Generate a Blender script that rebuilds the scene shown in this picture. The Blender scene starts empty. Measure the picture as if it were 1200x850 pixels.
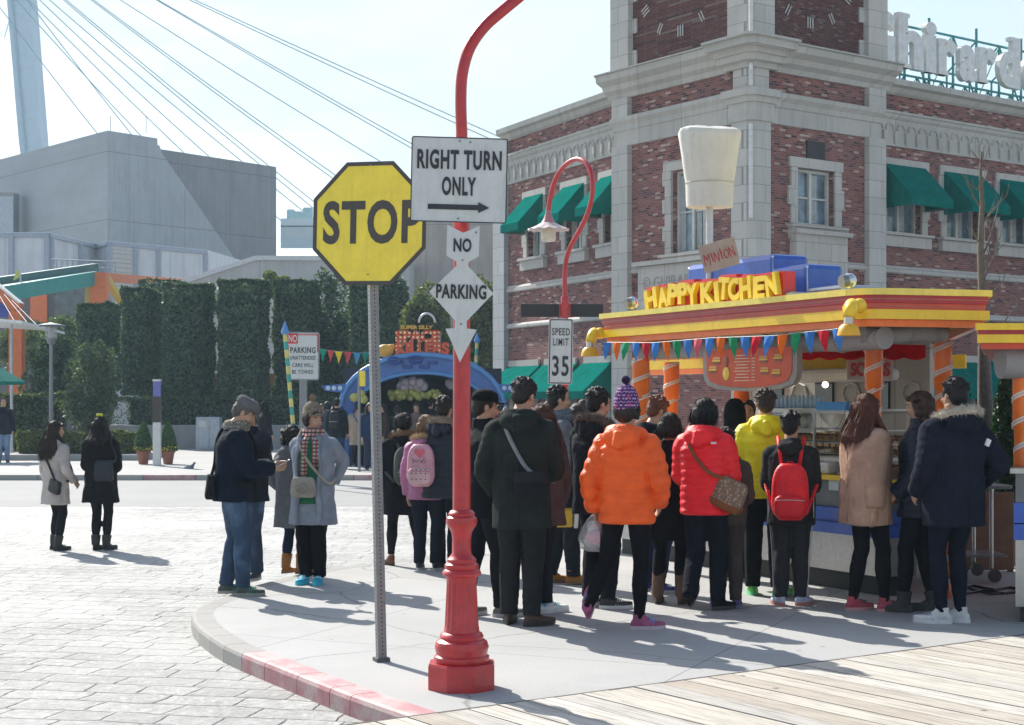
import bpy, bmesh, math, random
import numpy as np
from mathutils import Vector, Matrix
random.seed(7)
R = math.radians
C = bpy.context.scene.collection
scene = bpy.context.scene

# ---------------------------------------------------------------- camera, sky, sun, exposure
F, CX, HY, EYE = 1816.0, 600.0, 472.0, 1.65       # focal length in photo pixels, horizon row, eye height
cam = bpy.data.objects.new('camera', bpy.data.cameras.new('camera'))
C.objects.link(cam)
cam.location = (0, 0, EYE)
cam.rotation_euler = (R(90), 0, 0)
cam.data.sensor_width = 36
cam.data.lens = 36 * F / 1200
cam.data.shift_y = (HY - 425) / 1200
cam.data.clip_start = 0.1
cam.data.clip_end = 3000
scene.camera = cam
SUN = Vector((-0.56, 0.83, 0.0)).normalized() * math.cos(R(38)) + Vector((0, 0, math.sin(R(38))))
w = bpy.data.worlds.new("World"); scene.world = w; w.use_nodes = True
nt = w.node_tree; nt.nodes.clear()
out = nt.nodes.new('ShaderNodeOutputWorld'); bg = nt.nodes.new('ShaderNodeBackground')
sky = nt.nodes.new('ShaderNodeTexSky'); sky.sky_type = 'NISHITA'; sky.sun_disc = False
sky.sun_elevation = R(38); sky.sun_rotation = math.atan2(SUN.x, SUN.y) % (2 * math.pi)
sky.air_density = 1.0; sky.dust_density = 1.6; sky.ozone_density = 1.5
tc = nt.nodes.new('ShaderNodeTexCoord'); mp = nt.nodes.new('ShaderNodeMapping'); mp.inputs['Scale'].default_value = (1, 1, 3.2)
nz = nt.nodes.new('ShaderNodeTexNoise'); nz.inputs['Scale'].default_value = 3.2; nz.inputs['Detail'].default_value = 9; nz.inputs['Roughness'].default_value = .6
cr = nt.nodes.new('ShaderNodeValToRGB'); cr.color_ramp.elements[0].position = .30; cr.color_ramp.elements[1].position = .60
cr.color_ramp.elements[0].color = (0, 0, 0, 1); cr.color_ramp.elements[1].color = (.92, .92, .92, 1)
mx = nt.nodes.new('ShaderNodeMixRGB'); mx.inputs[2].default_value = (4.5, 4.85, 4.8, 1)
nt.links.new(tc.outputs['Generated'], mp.inputs[0]); nt.links.new(mp.outputs[0], nz.inputs['Vector'])
sz = nt.nodes.new('ShaderNodeSeparateXYZ'); nt.links.new(tc.outputs['Generated'], sz.inputs[0])      # the clouds thin out overhead, leaving blue
mr = nt.nodes.new('ShaderNodeMapRange'); mr.inputs[1].default_value = .30; mr.inputs[2].default_value = .62; mr.inputs[3].default_value = 1; mr.inputs[4].default_value = .12
mm = nt.nodes.new('ShaderNodeMath'); mm.operation = 'MULTIPLY'; nt.links.new(sz.outputs[2], mr.inputs[0])
nt.links.new(nz.outputs['Fac'], cr.inputs[0]); nt.links.new(cr.outputs[0], mm.inputs[0]); nt.links.new(mr.outputs[0], mm.inputs[1]); nt.links.new(mm.outputs[0], mx.inputs[0])
nt.links.new(sky.outputs[0], mx.inputs[1]); nt.links.new(mx.outputs[0], bg.inputs[0])
bg.inputs[1].default_value = 0.078
nt.links.new(bg.outputs[0], out.inputs[0])
sl = bpy.data.lights.new('sun', 'SUN'); sl.energy = 3.3; sl.angle = R(.53); sl.color = (1, .955, .88)
so = bpy.data.objects.new('sun', sl); C.objects.link(so); so.location = (-20, 30, 30)
so.rotation_euler = SUN.to_track_quat('Z', 'Y').to_euler()
vs = scene.view_settings
vs.view_transform = 'Standard'; vs.look = 'None'; vs.gamma = 1; vs.exposure = 1.33; vs.use_curve_mapping = False

# ---------------------------------------------------------------- pixel to place
def G(px, py, z=0.0):
    d = (EYE - z) * F / (py - HY)
    return Vector(((px - CX) * d / F, d, z))
def P(px, py, d):
    return Vector(((px - CX) * d / F, d, EYE + (HY - py) * d / F))

# ---------------------------------------------------------------- materials
_m = {}
def node_mat(key, fn):
    if key in _m: return _m[key]
    m = bpy.data.materials.new(str(key)[:50]); m.use_nodes = True
    n = m.node_tree; b = n.nodes['Principled BSDF']
    fn(n, b); _m[key] = m
    return m
def N(n, t, **kw):
    x = n.nodes.new(t)
    for k, v in kw.items():
        if k in x.inputs: x.inputs[k].default_value = v
        else: setattr(x, k, v)
    return x
def L(n, a, b): n.links.new(a, b)
def coords(n, kind='Object'): return N(n, 'ShaderNodeTexCoord').outputs[kind]
def noise(n, vec, scale, detail=4, rough=.55):
    x = N(n, 'ShaderNodeTexNoise'); x.inputs['Scale'].default_value = scale; x.inputs['Detail'].default_value = detail
    x.inputs['Roughness'].default_value = rough; L(n, vec, x.inputs['Vector']); return x.outputs['Fac']
def ramp(n, fac, stops):
    x = N(n, 'ShaderNodeValToRGB'); e = x.color_ramp.elements
    while len(e) < len(stops): e.new(.5)
    for i, (p, c) in enumerate(stops):
        e[i].position = p; e[i].color = (c[0], c[1], c[2], 1) if not isinstance(c, (int, float)) else (c, c, c, 1)
    L(n, fac, x.inputs[0]); return x.outputs[0]
def mixc(n, fac, a, b, mode='MIX'):
    x = N(n, 'ShaderNodeMixRGB', blend_type=mode)
    for i, v in ((0, fac), (1, a), (2, b)):
        if isinstance(v, (int, float)): x.inputs[i].default_value = v
        elif isinstance(v, tuple): x.inputs[i].default_value = (v[0], v[1], v[2], 1)
        else: L(n, v, x.inputs[i])
    return x.outputs[0]
def bump(n, b, h, strength=.4, dist=.01):
    x = N(n, 'ShaderNodeBump'); x.inputs['Strength'].default_value = strength; x.inputs['Distance'].default_value = dist
    L(n, h, x.inputs['Height']); L(n, x.outputs[0], b.inputs['Normal'])
def sc(c, k): return tuple(min(1, v * k) for v in c)

def paint(col, rough=.45, metal=0.0, var=.18, scale=6, bmp=.08, coat=0):
    def f(n, b):
        v = coords(n); f1 = noise(n, v, scale, 6, .65); f2 = noise(n, v, scale * 12, 3)
        c = ramp(n, f1, [(.3, sc(col, 1 - var)), (.7, sc(col, 1 + var * .5))])
        c = mixc(n, ramp(n, f2, [(.35, .12), (.5, 0)]), c, sc(col, .6))
        mq = N(n, 'ShaderNodeMapping'); mq.inputs['Scale'].default_value = (1, 1, .16); L(n, v, mq.inputs[0])
        c = mixc(n, ramp(n, noise(n, mq.outputs[0], 22, 6, .7), [(.52, 0), (.74, .30)]), c, sc(col, .5))
        if coat: c = mixc(n, ramp(n, noise(n, v, 38, 6, .75), [(.655, 0), (.67, .8)]), c, (.10, .05, .04))
        L(n, c, b.inputs['Base Color']); b.inputs['Roughness'].default_value = rough; b.inputs['Metallic'].default_value = metal
        b.inputs['Coat Weight'].default_value = coat
        bump(n, b, f2, bmp, .004)
    return node_mat(('paint', col, rough, metal, var, scale, coat), f)
def cloth(col, kind='wool', col2=None):
    if max(col) < .06: col = tuple(c * .7 for c in col)
    def f(n, b):
        v = coords(n); f1 = noise(n, v, 7, 5, .6); f2 = noise(n, v, 260 if kind != 'puffer' else 60, 2)
        c = ramp(n, f1, [(.3, sc(col, .78)), (.7, sc(col, 1.18))])
        if kind == 'jean':
            f3 = noise(n, v, 3.2, 3); c = mixc(n, ramp(n, f3, [(.5, 0), (.72, .7)]), c, (.16, .25, .38))
        if kind == 'plaid':
            s = N(n, 'ShaderNodeSeparateXYZ'); L(n, v, s.inputs[0])
            a = N(n, 'ShaderNodeTexWave', bands_direction='X'); a.inputs['Scale'].default_value = 9; L(n, v, a.inputs[0])
            a2 = N(n, 'ShaderNodeTexWave', bands_direction='Z'); a2.inputs['Scale'].default_value = 9; L(n, v, a2.inputs[0])
            c = mixc(n, ramp(n, a.outputs['Fac'], [(.55, 0), (.6, .8)]), c, col2)
            c = mixc(n, ramp(n, a2.outputs['Fac'], [(.62, 0), (.66, .8)]), c, (.03, .035, .05))
        if kind in ('knit', 'check'):
            a = N(n, 'ShaderNodeTexVoronoi'); a.inputs['Scale'].default_value = 55 if kind == 'knit' else 48; L(n, v, a.inputs[0])
            c = mixc(n, ramp(n, a.outputs['Distance'], [(.3, 0), (.45, .85)]), c, col2 or sc(col, .6))
        if kind == 'fair':
            a = N(n, 'ShaderNodeTexWave', bands_direction='Z'); a.inputs['Scale'].default_value = 13; L(n, v, a.inputs[0])
            q = N(n, 'ShaderNodeTexChecker'); q.inputs['Scale'].default_value = 55; L(n, v, q.inputs[0])
            k = mixc(n, 1.0, a.outputs['Fac'], q.outputs['Fac'], 'MULTIPLY')
            c = mixc(n, ramp(n, k, [(.45, 0), (.55, .9)]), c, (.55, .35, .6)); 
            a3 = N(n, 'ShaderNodeTexVoronoi'); a3.inputs['Scale'].default_value = 16; L(n, v, a3.inputs[0])
            c = mixc(n, ramp(n, a3.outputs['Distance'], [(.16, .8), (.22, 0)]), c, (.6, .08, .15))
        L(n, c, b.inputs['Base Color'])
        b.inputs['Roughness'].default_value = .42 if kind == 'puffer' else (.35 if kind == 'leather' else .88)
        b.inputs['Sheen Weight'].default_value = 0; b.inputs['Specular IOR Level'].default_value = .3 if kind in ('puffer', 'leather') else .12
        mpp = N(n, 'ShaderNodeMapping'); mpp.inputs['Scale'].default_value = (1, 1, .4 if kind != 'puffer' else 1.6); mpp.inputs['Rotation'].default_value = (0, .25, 0); L(n, v, mpp.inputs[0])
        h = noise(n, mpp.outputs[0], 30 if kind == 'puffer' else 11, 5, .6)
        hh = mixc(n, .14, h, f2)
        bump(n, b, hh, .8, .016 if kind == 'puffer' else .035)
    return node_mat(('cloth', col, kind, col2), f)
def skin(col=(.50, .29, .19)):
    def f(n, b):
        v = coords(n); c = ramp(n, noise(n, v, 18), [(.3, sc(col, .85)), (.7, sc(col, 1.1))])
        L(n, c, b.inputs['Base Color']); b.inputs['Roughness'].default_value = .5; b.inputs['Subsurface Weight'].default_value = .08
        b.inputs['Subsurface Scale'].default_value = .01
    return node_mat(('skin', col), f)
def hairm(col):
    def f(n, b):
        v = coords(n); m = N(n, 'ShaderNodeMapping'); m.inputs['Scale'].default_value = (1, 1, .12); L(n, v, m.inputs[0])
        f1 = noise(n, m.outputs[0], 150, 4); f0 = noise(n, v, 9)
        c = ramp(n, mixc(n, .5, f1, f0), [(.35, sc(col, .5)), (.65, sc(col, 1.5))])
        L(n, c, b.inputs['Base Color']); b.inputs['Roughness'].default_value = .55; b.inputs['Specular IOR Level'].default_value = .3
        bump(n, b, f1, .9, .010)
    return node_mat(('hair', col), f)
def emit(col, s):
    def f(n, b):
        b.inputs['Base Color'].default_value = (*col, 1); b.inputs['Emission Color'].default_value = (*col, 1); b.inputs['Emission Strength'].default_value = s
    return node_mat(('emit', col, s), f)
def glass(col=(.05, .08, .10), rough=.04):
    def f(n, b):
        v = coords(n); c = ramp(n, noise(n, v, 1.7, 3), [(.35, sc(col, .5)), (.65, sc(col, 2.2))])
        L(n, c, b.inputs['Base Color']); b.inputs['Roughness'].default_value = rough; b.inputs['Specular IOR Level'].default_value = .8
    return node_mat(('glass', col), f)
def fabric_thin(col):
    def f(n, b):
        d = N(n, 'ShaderNodeBsdfDiffuse'); t = N(n, 'ShaderNodeBsdfTranslucent'); a = N(n, 'ShaderNodeMixShader'); a.inputs[0].default_value = .45
        c = ramp(n, noise(n, coords(n), 4, 5), [(.3, sc(col, .85)), (.7, sc(col, 1.1))]); L(n, c, d.inputs[0]); L(n, c, t.inputs[0]); L(n, d.outputs[0], a.inputs[1]); L(n, t.outputs[0], a.inputs[2]); L(n, a.outputs[0], n.nodes['Material Output'].inputs[0])
    return node_mat(('thin', col), f)
def clear():
    def f(n, b):
        t = N(n, 'ShaderNodeBsdfTransparent'); g = N(n, 'ShaderNodeBsdfGlossy'); g.inputs['Roughness'].default_value = .05
        mxs = N(n, 'ShaderNodeMixShader'); t.inputs[0].default_value = (.92, .95, .95, 1)
        mxs.inputs[0].default_value = .07; L(n, t.outputs[0], mxs.inputs[1]); L(n, g.outputs[0], mxs.inputs[2])
        L(n, mxs.outputs[0], n.nodes['Material Output'].inputs[0])
    return node_mat('clear', f)
def leafm(c1, c2, tr=.35):
    def f(n, b):
        g = N(n, 'ShaderNodeNewGeometry'); v = coords(n)
        f0 = mixc(n, .5, g.outputs['Random Per Island'], noise(n, v, 2.2))
        c = ramp(n, f0, [(.3, c1), (.7, c2)])
        d = N(n, 'ShaderNodeBsdfDiffuse'); t = N(n, 'ShaderNodeBsdfTranslucent'); gl = N(n, 'ShaderNodeBsdfGlossy'); gl.inputs['Roughness'].default_value = .45
        L(n, c, d.inputs[0]); L(n, mixc(n, 1.0, c, (1.0, 1.1, .55), 'MULTIPLY'), t.inputs[0])
        a = N(n, 'ShaderNodeMixShader'); a.inputs[0].default_value = tr; L(n, d.outputs[0], a.inputs[1]); L(n, t.outputs[0], a.inputs[2])
        q = N(n, 'ShaderNodeMixShader'); q.inputs[0].default_value = .05; L(n, a.outputs[0], q.inputs[1]); L(n, gl.outputs[0], q.inputs[2])
        L(n, q.outputs[0], n.nodes['Material Output'].inputs[0])
    return node_mat(('leaf', c1, c2, tr), f)
def wallvec(n):
    v = coords(n); s = N(n, 'ShaderNodeSeparateXYZ'); L(n, v, s.inputs[0])
    a = N(n, 'ShaderNodeMath', operation='ADD'); L(n, s.outputs[0], a.inputs[0]); L(n, s.outputs[1], a.inputs[1])
    c = N(n, 'ShaderNodeCombineXYZ'); L(n, a.outputs[0], c.inputs[0]); L(n, s.outputs[2], c.inputs[1]); return c.outputs[0]
def brickm():
    def f(n, b):
        v = wallvec(n)
        t = N(n, 'ShaderNodeTexBrick'); t.inputs['Scale'].default_value = 1; t.inputs['Brick Width'].default_value = .19; t.inputs['Row Height'].default_value = .058
        t.inputs['Mortar Size'].default_value = .006; t.inputs['Mortar Smooth'].default_value = .3; t.inputs['Bias'].default_value = 0
        t.inputs['Color1'].default_value = (0, 0, 0, 1); t.inputs['Color2'].default_value = (1, 1, 1, 1); t.inputs['Mortar'].default_value = (.5, .5, .5, 1)
        L(n, v, t.inputs['Vector'])
        c = ramp(n, t.outputs['Color'], [(0, (.045, .022, .03)), (.10, (.08, .028, .032)), (.2, (.19, .06, .05)), (.5, (.26, .085, .066)), (.86, (.30, .11, .085)), (.91, (.33, .15, .12)), (.94, (.50, .38, .32)), (1, (.46, .33, .28))])
        x = n.nodes[-1] if False else None
        c = mixc(n, ramp(n, noise(n, v, .8, 5), [(.35, .0), (.7, .45)]), c, (.19, .10, .10))
        st = N(n, 'ShaderNodeMapping'); st.inputs['Scale'].default_value = (1, .12, 1); L(n, v, st.inputs[0]); c = mixc(n, ramp(n, noise(n, st.outputs[0], 2.2, 6, .7), [(.5, 0), (.75, .35)]), c, (.12, .07, .065))
        c = mixc(n, t.outputs['Fac'], c, (.26, .20, .18))
        L(n, c, b.inputs['Base Color']); b.inputs['Roughness'].default_value = .9
        i = N(n, 'ShaderNodeInvert'); L(n, t.outputs['Fac'], i.inputs[1])
        bump(n, b, mixc(n, .3, i.outputs[0], noise(n, v, 60)), .6, .01)
    return node_mat('brick', f)
def stonem(col=(.50, .47, .43), bw=.9, rh=.42, stain=.35):
    def f(n, b):
        v = wallvec(n)
        t = N(n, 'ShaderNodeTexBrick'); t.inputs['Scale'].default_value = 1; t.inputs['Brick Width'].default_value = bw; t.inputs['Row Height'].default_value = rh
        t.inputs['Mortar Size'].default_value = .008; t.inputs['Color1'].default_value = (*sc(col, .93), 1); t.inputs['Color2'].default_value = (*sc(col, 1.07), 1)
        t.inputs['Mortar'].default_value = (*sc(col, .5), 1); t.inputs['Mortar Smooth'].default_value = .2; L(n, v, t.inputs['Vector'])
        m = N(n, 'ShaderNodeMapping'); m.inputs['Scale'].default_value = (1, .18, 1); L(n, v, m.inputs[0])
        c = mixc(n, ramp(n, noise(n, m.outputs[0], 4.5, 7, .65), [(.48, 0), (.78, stain)]), t.outputs['Color'], sc(col, .45))
        c = mixc(n, ramp(n, noise(n, v, 22, 4), [(.4, 0), (.7, .18)]), c, sc(col, .7))
        L(n, c, b.inputs['Base Color']); b.inputs['Roughness'].default_value = .85
        bump(n, b, noise(n, v, 40), .3, .006)
    return node_mat(('stone', col, bw, rh), f)
def concretem(col, panel=None, key=0, rough=.9):
    def f(n, b):
        v = wallvec(n) if panel else coords(n)
        c = ramp(n, noise(n, v, .5, 8, .7), [(.3, sc(col, .86)), (.7, sc(col, 1.1))])
        c = mixc(n, ramp(n, noise(n, v, 30, 6, .7), [(.42, 0), (.7, .3)]), c, sc(col, .62))
        if panel:
            t = N(n, 'ShaderNodeTexBrick'); t.inputs['Scale'].default_value = 1; t.offset = 0; t.inputs['Brick Width'].default_value = panel[0]; t.inputs['Row Height'].default_value = panel[1]
            t.inputs['Mortar Size'].default_value = panel[2]; t.inputs['Mortar Smooth'].default_value = .5; L(n, v, t.inputs['Vector'])
            c = mixc(n, ramp(n, t.outputs['Fac'], [(0, 0), (1, .75)]), c, sc(col, .42))
            m = N(n, 'ShaderNodeMapping'); m.inputs['Scale'].default_value = (1, .08, 1); L(n, v, m.inputs[0])
            c = mixc(n, ramp(n, noise(n, m.outputs[0], 1.4, 8, .75), [(.45, 0), (.70, .5)]), c, sc(col, .55))
        L(n, c, b.inputs['Base Color']); b.inputs['Roughness'].default_value = rough
        bump(n, b, noise(n, v, 90, 4, .7), .35, .004)
    return node_mat(('conc', col, panel, key), f)
def cobblem():
    def f(n, b):
        v = coords(n); m = N(n, 'ShaderNodeMapping'); m.inputs['Rotation'].default_value = (0, 0, R(11)); L(n, v, m.inputs[0])
        wv = N(n, 'ShaderNodeTexNoise'); wv.inputs['Scale'].default_value = 1.3; wv.inputs['Detail'].default_value = 2; L(n, v, wv.inputs[0])
        w2 = N(n, 'ShaderNodeTexNoise'); w2.inputs['Scale'].default_value = 9; w2.inputs['Detail'].default_value = 5; L(n, v, w2.inputs[0])
        w1 = mixc(n, .16, m.outputs[0], wv.outputs['Color'], 'ADD'); w1 = mixc(n, .045, w1, w2.outputs['Color'], 'ADD')
        t = N(n, 'ShaderNodeTexBrick'); t.inputs['Scale'].default_value = 1; t.inputs['Brick Width'].default_value = .50; t.inputs['Row Height'].default_value = .27
        t.offset_frequency = 2; t.offset = .42; t.squash = .66; t.squash_frequency = 3
        t.inputs['Mortar Size'].default_value = .013; t.inputs['Mortar Smooth'].default_value = .7
        t.inputs['Color1'].default_value = (.32, .32, .31, 1); t.inputs['Color2'].default_value = (.50, .50, .49, 1); t.inputs['Mortar'].default_value = (.12, .12, .12, 1)
        L(n, w1, t.inputs['Vector'])
        c = mixc(n, ramp(n, noise(n, v, 9, 10, .8), [(.40, 0), (.62, .65)]), t.outputs['Color'], (.22, .215, .20))
        c = mixc(n, ramp(n, noise(n, v, 30, 5, .8), [(.50, 0), (.60, .6)]), c, (.17, .165, .155))
        c = mixc(n, ramp(n, noise(n, v, .5, 5), [(.38, 0), (.62, .6)]), c, (.50, .50, .48))
        c = mixc(n, ramp(n, noise(n, v, 14, 6, .7), [(.55, 0), (.66, .6)]), c, (.60, .60, .58))
        L(n, c, b.inputs['Base Color']); b.inputs['Roughness'].default_value = .72
        i = N(n, 'ShaderNodeInvert'); L(n, t.outputs['Fac'], i.inputs[1])
        h = mixc(n, .6, i.outputs[0], noise(n, v, 9, 10, .75))
        bump(n, b, h, 1.0, .05)
    return node_mat('cobble', f)
def groundm(key, col, dark, sc1=.6, sc2=55, bs=.3, joints=None):
    def f(n, b):
        v = coords(n)
        c = ramp(n, noise(n, v, sc1, 6, .6), [(.3, sc(col, .88)), (.7, sc(col, 1.08))])
        c = mixc(n, ramp(n, noise(n, v, sc2, 5, .8), [(.45, 0), (.62, .45)]), c, dark)
        c = mixc(n, ramp(n, noise(n, v, 4.0, 8, .75), [(.60, 0), (.70, .35)]), c, sc(dark, .9))
        if joints:
            m = N(n, 'ShaderNodeMapping'); m.inputs['Rotation'].default_value = (0, 0, R(joints[1])); L(n, v, m.inputs[0])
            t = N(n, 'ShaderNodeTexBrick'); t.offset = 0; t.inputs['Scale'].default_value = 1; t.inputs['Brick Width'].default_value = joints[0]; t.inputs['Row Height'].default_value = joints[0] * .8
            t.inputs['Mortar Size'].default_value = .005; L(n, m.outputs[0], t.inputs['Vector'])
            c = mixc(n, ramp(n, t.outputs['Fac'], [(0, 0), (1, .8)]), c, sc(dark, .5))
        if joints:
            q = N(n, 'ShaderNodeTexVoronoi'); q.inputs['Scale'].default_value = 2.6; L(n, v, q.inputs[0]); q2 = noise(n, v, 1.1)
            c = mixc(n, mixc(n, 1.0, ramp(n, q.outputs['Distance'], [(.045, .6), (.07, 0)]), ramp(n, q2, [(.45, 0), (.5, 1)]), 'MULTIPLY'), c, sc(dark, .6))
            wq = N(n, 'ShaderNodeTexNoise'); wq.inputs['Scale'].default_value = 1.6; wq.inputs['Detail'].default_value = 8; L(n, v, wq.inputs[0])
            k = N(n, 'ShaderNodeTexVoronoi', feature='DISTANCE_TO_EDGE'); k.inputs['Scale'].default_value = .28; L(n, mixc(n, .35, v, wq.outputs['Color'], 'ADD'), k.inputs[0])
            c = mixc(n, ramp(n, k.outputs['Distance'], [(.0015, .7), (.004, 0)]), c, sc(dark, .45))
            st = noise(n, v, .9, 7, .7); c = mixc(n, ramp(n, st, [(.52, 0), (.66, .30)]), c, sc(dark, 1.0))
        L(n, c, b.inputs['Base Color']); b.inputs['Roughness'].default_value = .85
        bump(n, b, noise(n, v, sc2 * 2, 4, .8), bs, .004)
    return node_mat(('ground', key), f)
def plankm():
    def f(n, b):
        g = N(n, 'ShaderNodeNewGeometry'); v = coords(n); m = N(n, 'ShaderNodeMapping'); m.inputs['Scale'].default_value = (1.4, 26, 1); L(n, v, m.inputs[0])
        ad = N(n, 'ShaderNodeVectorMath', operation='ADD'); L(n, m.outputs[0], ad.inputs[0])
        ml = N(n, 'ShaderNodeMath', operation='MULTIPLY'); ml.inputs[1].default_value = 37; L(n, g.outputs['Random Per Island'], ml.inputs[0]); L(n, ml.outputs[0], ad.inputs[1])
        gr = noise(n, ad.outputs[0], 1.6, 8, .7)
        base = ramp(n, g.outputs['Random Per Island'], [(0, (.36, .31, .25)), (.3, (.50, .46, .39)), (.7, (.58, .55, .49)), (1, (.40, .385, .36))])
        c = mixc(n, ramp(n, gr, [(.46, 0), (.60, .75)]), base, (.24, .205, .17))
        c = mixc(n, ramp(n, noise(n, v, 2.4, 5), [(.5, 0), (.72, .5)]), c, (.52, .48, .42))
        q = N(n, 'ShaderNodeTexVoronoi'); q.inputs['Scale'].default_value = 2.3; L(n, v, q.inputs[0])
        c = mixc(n, ramp(n, q.outputs['Distance'], [(.035, .8), (.06, 0)]), c, (.10, .07, .05))
        L(n, c, b.inputs['Base Color']); b.inputs['Roughness'].default_value = .8; bump(n, b, gr, .6, .006)
    return node_mat('plank', f)

# ---------------------------------------------------------------- mesh building
class MB:
    def __init__(s): s.v = []; s.f = []; s.mi = []; s.cur = 0
    def add(s, vs, fs):
        k = len(s.v); s.v.extend([tuple(p) for p in vs])
        for f in fs: s.f.append(tuple(i + k for i in f)); s.mi.append(s.cur)
        return s
    def box(s, c, sz, M=None, bev=0):
        x, y, z = sz[0] / 2, sz[1] / 2, sz[2] / 2; c = Vector(c)
        if bev <= 0:
            vs = [Vector((a * x, b_ * y, d * z)) for a in (-1, 1) for b_ in (-1, 1) for d in (-1, 1)]
            fs = [(0, 1, 3, 2), (4, 6, 7, 5), (0, 4, 5, 1), (2, 3, 7, 6), (0, 2, 6, 4), (1, 5, 7, 3)]
        else:
            bm = bmesh.new(); bmesh.ops.create_cube(bm, size=1)
            for q in bm.verts: q.co = Vector((q.co.x * 2 * x, q.co.y * 2 * y, q.co.z * 2 * z))
            bmesh.ops.bevel(bm, geom=list(bm.edges), offset=min(bev, x * .9, y * .9, z * .9), segments=2, affect='EDGES', profile=.5)
            bm.verts.index_update(); vs = [q.co.copy() for q in bm.verts]; fs = [[q.index for q in f.verts] for f in bm.faces]; bm.free()
        if M is not None: vs = [M @ q for q in vs]
        return s.add([q + c for q in vs], fs)
    def rings(s, rings, cap=True, closed=False):
        n = len(rings[0]); k = len(s.v)
        for r in rings: s.v.extend([tuple(p) for p in r])
        m = len(rings)
        for i in range(m if closed else m - 1):
            for j in range(n):
                a = k + i * n + j; b_ = k + i * n + (j + 1) % n; c = k + ((i + 1) % m) * n + (j + 1) % n; d = k + ((i + 1) % m) * n + j
                s.f.append((a, b_, c, d)); s.mi.append(s.cur)
        if cap and not closed:
            s.f.append(tuple(k + j for j in reversed(range(n)))); s.mi.append(s.cur)
            s.f.append(tuple(k + (m - 1) * n + j for j in range(n))); s.mi.append(s.cur)
        return s
    def tube(s, pts, rad, n=10, flat=1.0, up=None, closed=False):
        pts = [Vector(p) for p in pts]; m = len(pts)
        if not hasattr(rad, '__len__'): rad = [rad] * m
        rs = []; prev = None
        for i, p in enumerate(pts):
            if closed: t = pts[(i + 1) % m] - pts[i - 1]
            else: t = pts[min(i + 1, m - 1)] - pts[max(i - 1, 0)]
            if t.length < 1e-9: t = Vector((0, 0, 1))
            t.normalize()
            if prev is None:
                u = Vector(up) if up else (Vector((0, 0, 1)) if abs(t.z) < .9 else Vector((0, 1, 0)))
            else: u = prev
            a = u - t * u.dot(t)
            if a.length < 1e-6: a = Vector((1, 0, 0)) - t * t.x
            a.normalize(); b_ = t.cross(a); prev = a
            rs.append([p + a * (math.cos(2 * math.pi * j / n) * rad[i] * flat) + b_ * (math.sin(2 * math.pi * j / n) * rad[i]) for j in range(n)])
        return s.rings(rs, not closed, closed)
    def bar(s, a, b_, wd, th, up=(0, 0, 1)):
        a = Vector(a); b_ = Vector(b_); t = (b_ - a); l = t.length; t.normalize(); u = Vector(up); u = (u - t * u.dot(t))
        if u.length < 1e-6: u = Vector((0, 1, 0))
        u.normalize(); x = t.cross(u); M = Matrix((t, x, u)).transposed()
        return s.box((a + b_) / 2, (l, wd, th), M)
    def lathe(s, c, prof, n=24, sq=None):
        c = Vector(c); rs = []
        for r, z in prof: rs.append([c + Vector((math.cos(2 * math.pi * j / n) * r, math.sin(2 * math.pi * j / n) * r, z)) for j in range(n)])
        return s.rings(rs)
    def ell(s, c, r, M=None, n=12, m=8):
        c = Vector(c); r = r if hasattr(r, '__len__') else (r, r, r); rs = []
        for i in range(m + 1):
            ph = -math.pi / 2 + math.pi * (i * .98 + .01 * m) / m
            ring = [Vector((math.cos(ph) * math.cos(2 * math.pi * j / n) * r[0], math.cos(ph) * math.sin(2 * math.pi * j / n) * r[1], math.sin(ph) * r[2])) for j in range(n)]
            rs.append([(M @ q if M is not None else q) + c for q in ring])
        return s.rings(rs)
    def prism(s, poly, d0, d1, fr=None):
        """poly = 2D outline (x, z); extruded along y from d0 to d1 (fr: Matrix)"""
        n = len(poly)
        vs = [Vector((p[0], d0, p[1])) for p in poly] + [Vector((p[0], d1, p[1])) for p in poly]
        if fr is not None: vs = [fr @ q for q in vs]
        return s.add(vs, [tuple(range(n)), tuple(reversed(range(n, 2 * n)))] + [(i, i + n, (i + 1) % n + n, (i + 1) % n) for i in range(n)])
    def slab(s, poly, z0, z1):
        n = len(poly); vs = [(p[0], p[1], z0) for p in poly] + [(p[0], p[1], z1) for p in poly]
        return s.add(vs, [tuple(reversed(range(n))), tuple(range(n, 2 * n))] + [(i, (i + 1) % n, (i + 1) % n + n, i + n) for i in range(n)])
    def build(s, name, mat, parent=None, M=None, smooth=False, keep=False, **tags):
        me = bpy.data.meshes.new(name)
        off = Vector((0, 0, 0))
        if parent is None and M is None and not keep:
            a = np.array(s.v); off = Vector(((a[:, 0].min() + a[:, 0].max()) / 2, (a[:, 1].min() + a[:, 1].max()) / 2, a[:, 2].min()))
        me.from_pydata([(p[0] - off.x, p[1] - off.y, p[2] - off.z) for p in s.v], [], s.f)
        mats = mat if isinstance(mat, (list, tuple)) else [mat]
        for m_ in mats: me.materials.append(m_)
        if len(mats) > 1: me.polygons.foreach_set('material_index', s.mi)
        bm = bmesh.new(); bm.from_mesh(me); bmesh.ops.recalc_face_normals(bm, faces=bm.faces); bm.to_mesh(me); bm.free()
        if smooth:
            me.polygons.foreach_set('use_smooth', [True] * len(me.polygons))
            if smooth == 'auto':
                try: me.set_sharp_from_angle(angle=R(38))
                except Exception: pass
        return link(name, me, parent, M if M is not None else Matrix.Translation(off), **tags)
def wm(o):
    return (wm(o.parent) @ o.matrix_basis) if o.parent else o.matrix_basis.copy()
def link(name, me, parent=None, M=None, **tags):
    o = bpy.data.objects.new(name, me); C.objects.link(o)
    M = M if M is not None else Matrix()
    if parent is not None:
        o.parent = parent; o.matrix_basis = wm(parent).inverted() @ M
    else: o.matrix_basis = M
    for k, v in tags.items(): o[{'cat': 'category'}.get(k, k)] = v
    return o
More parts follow.
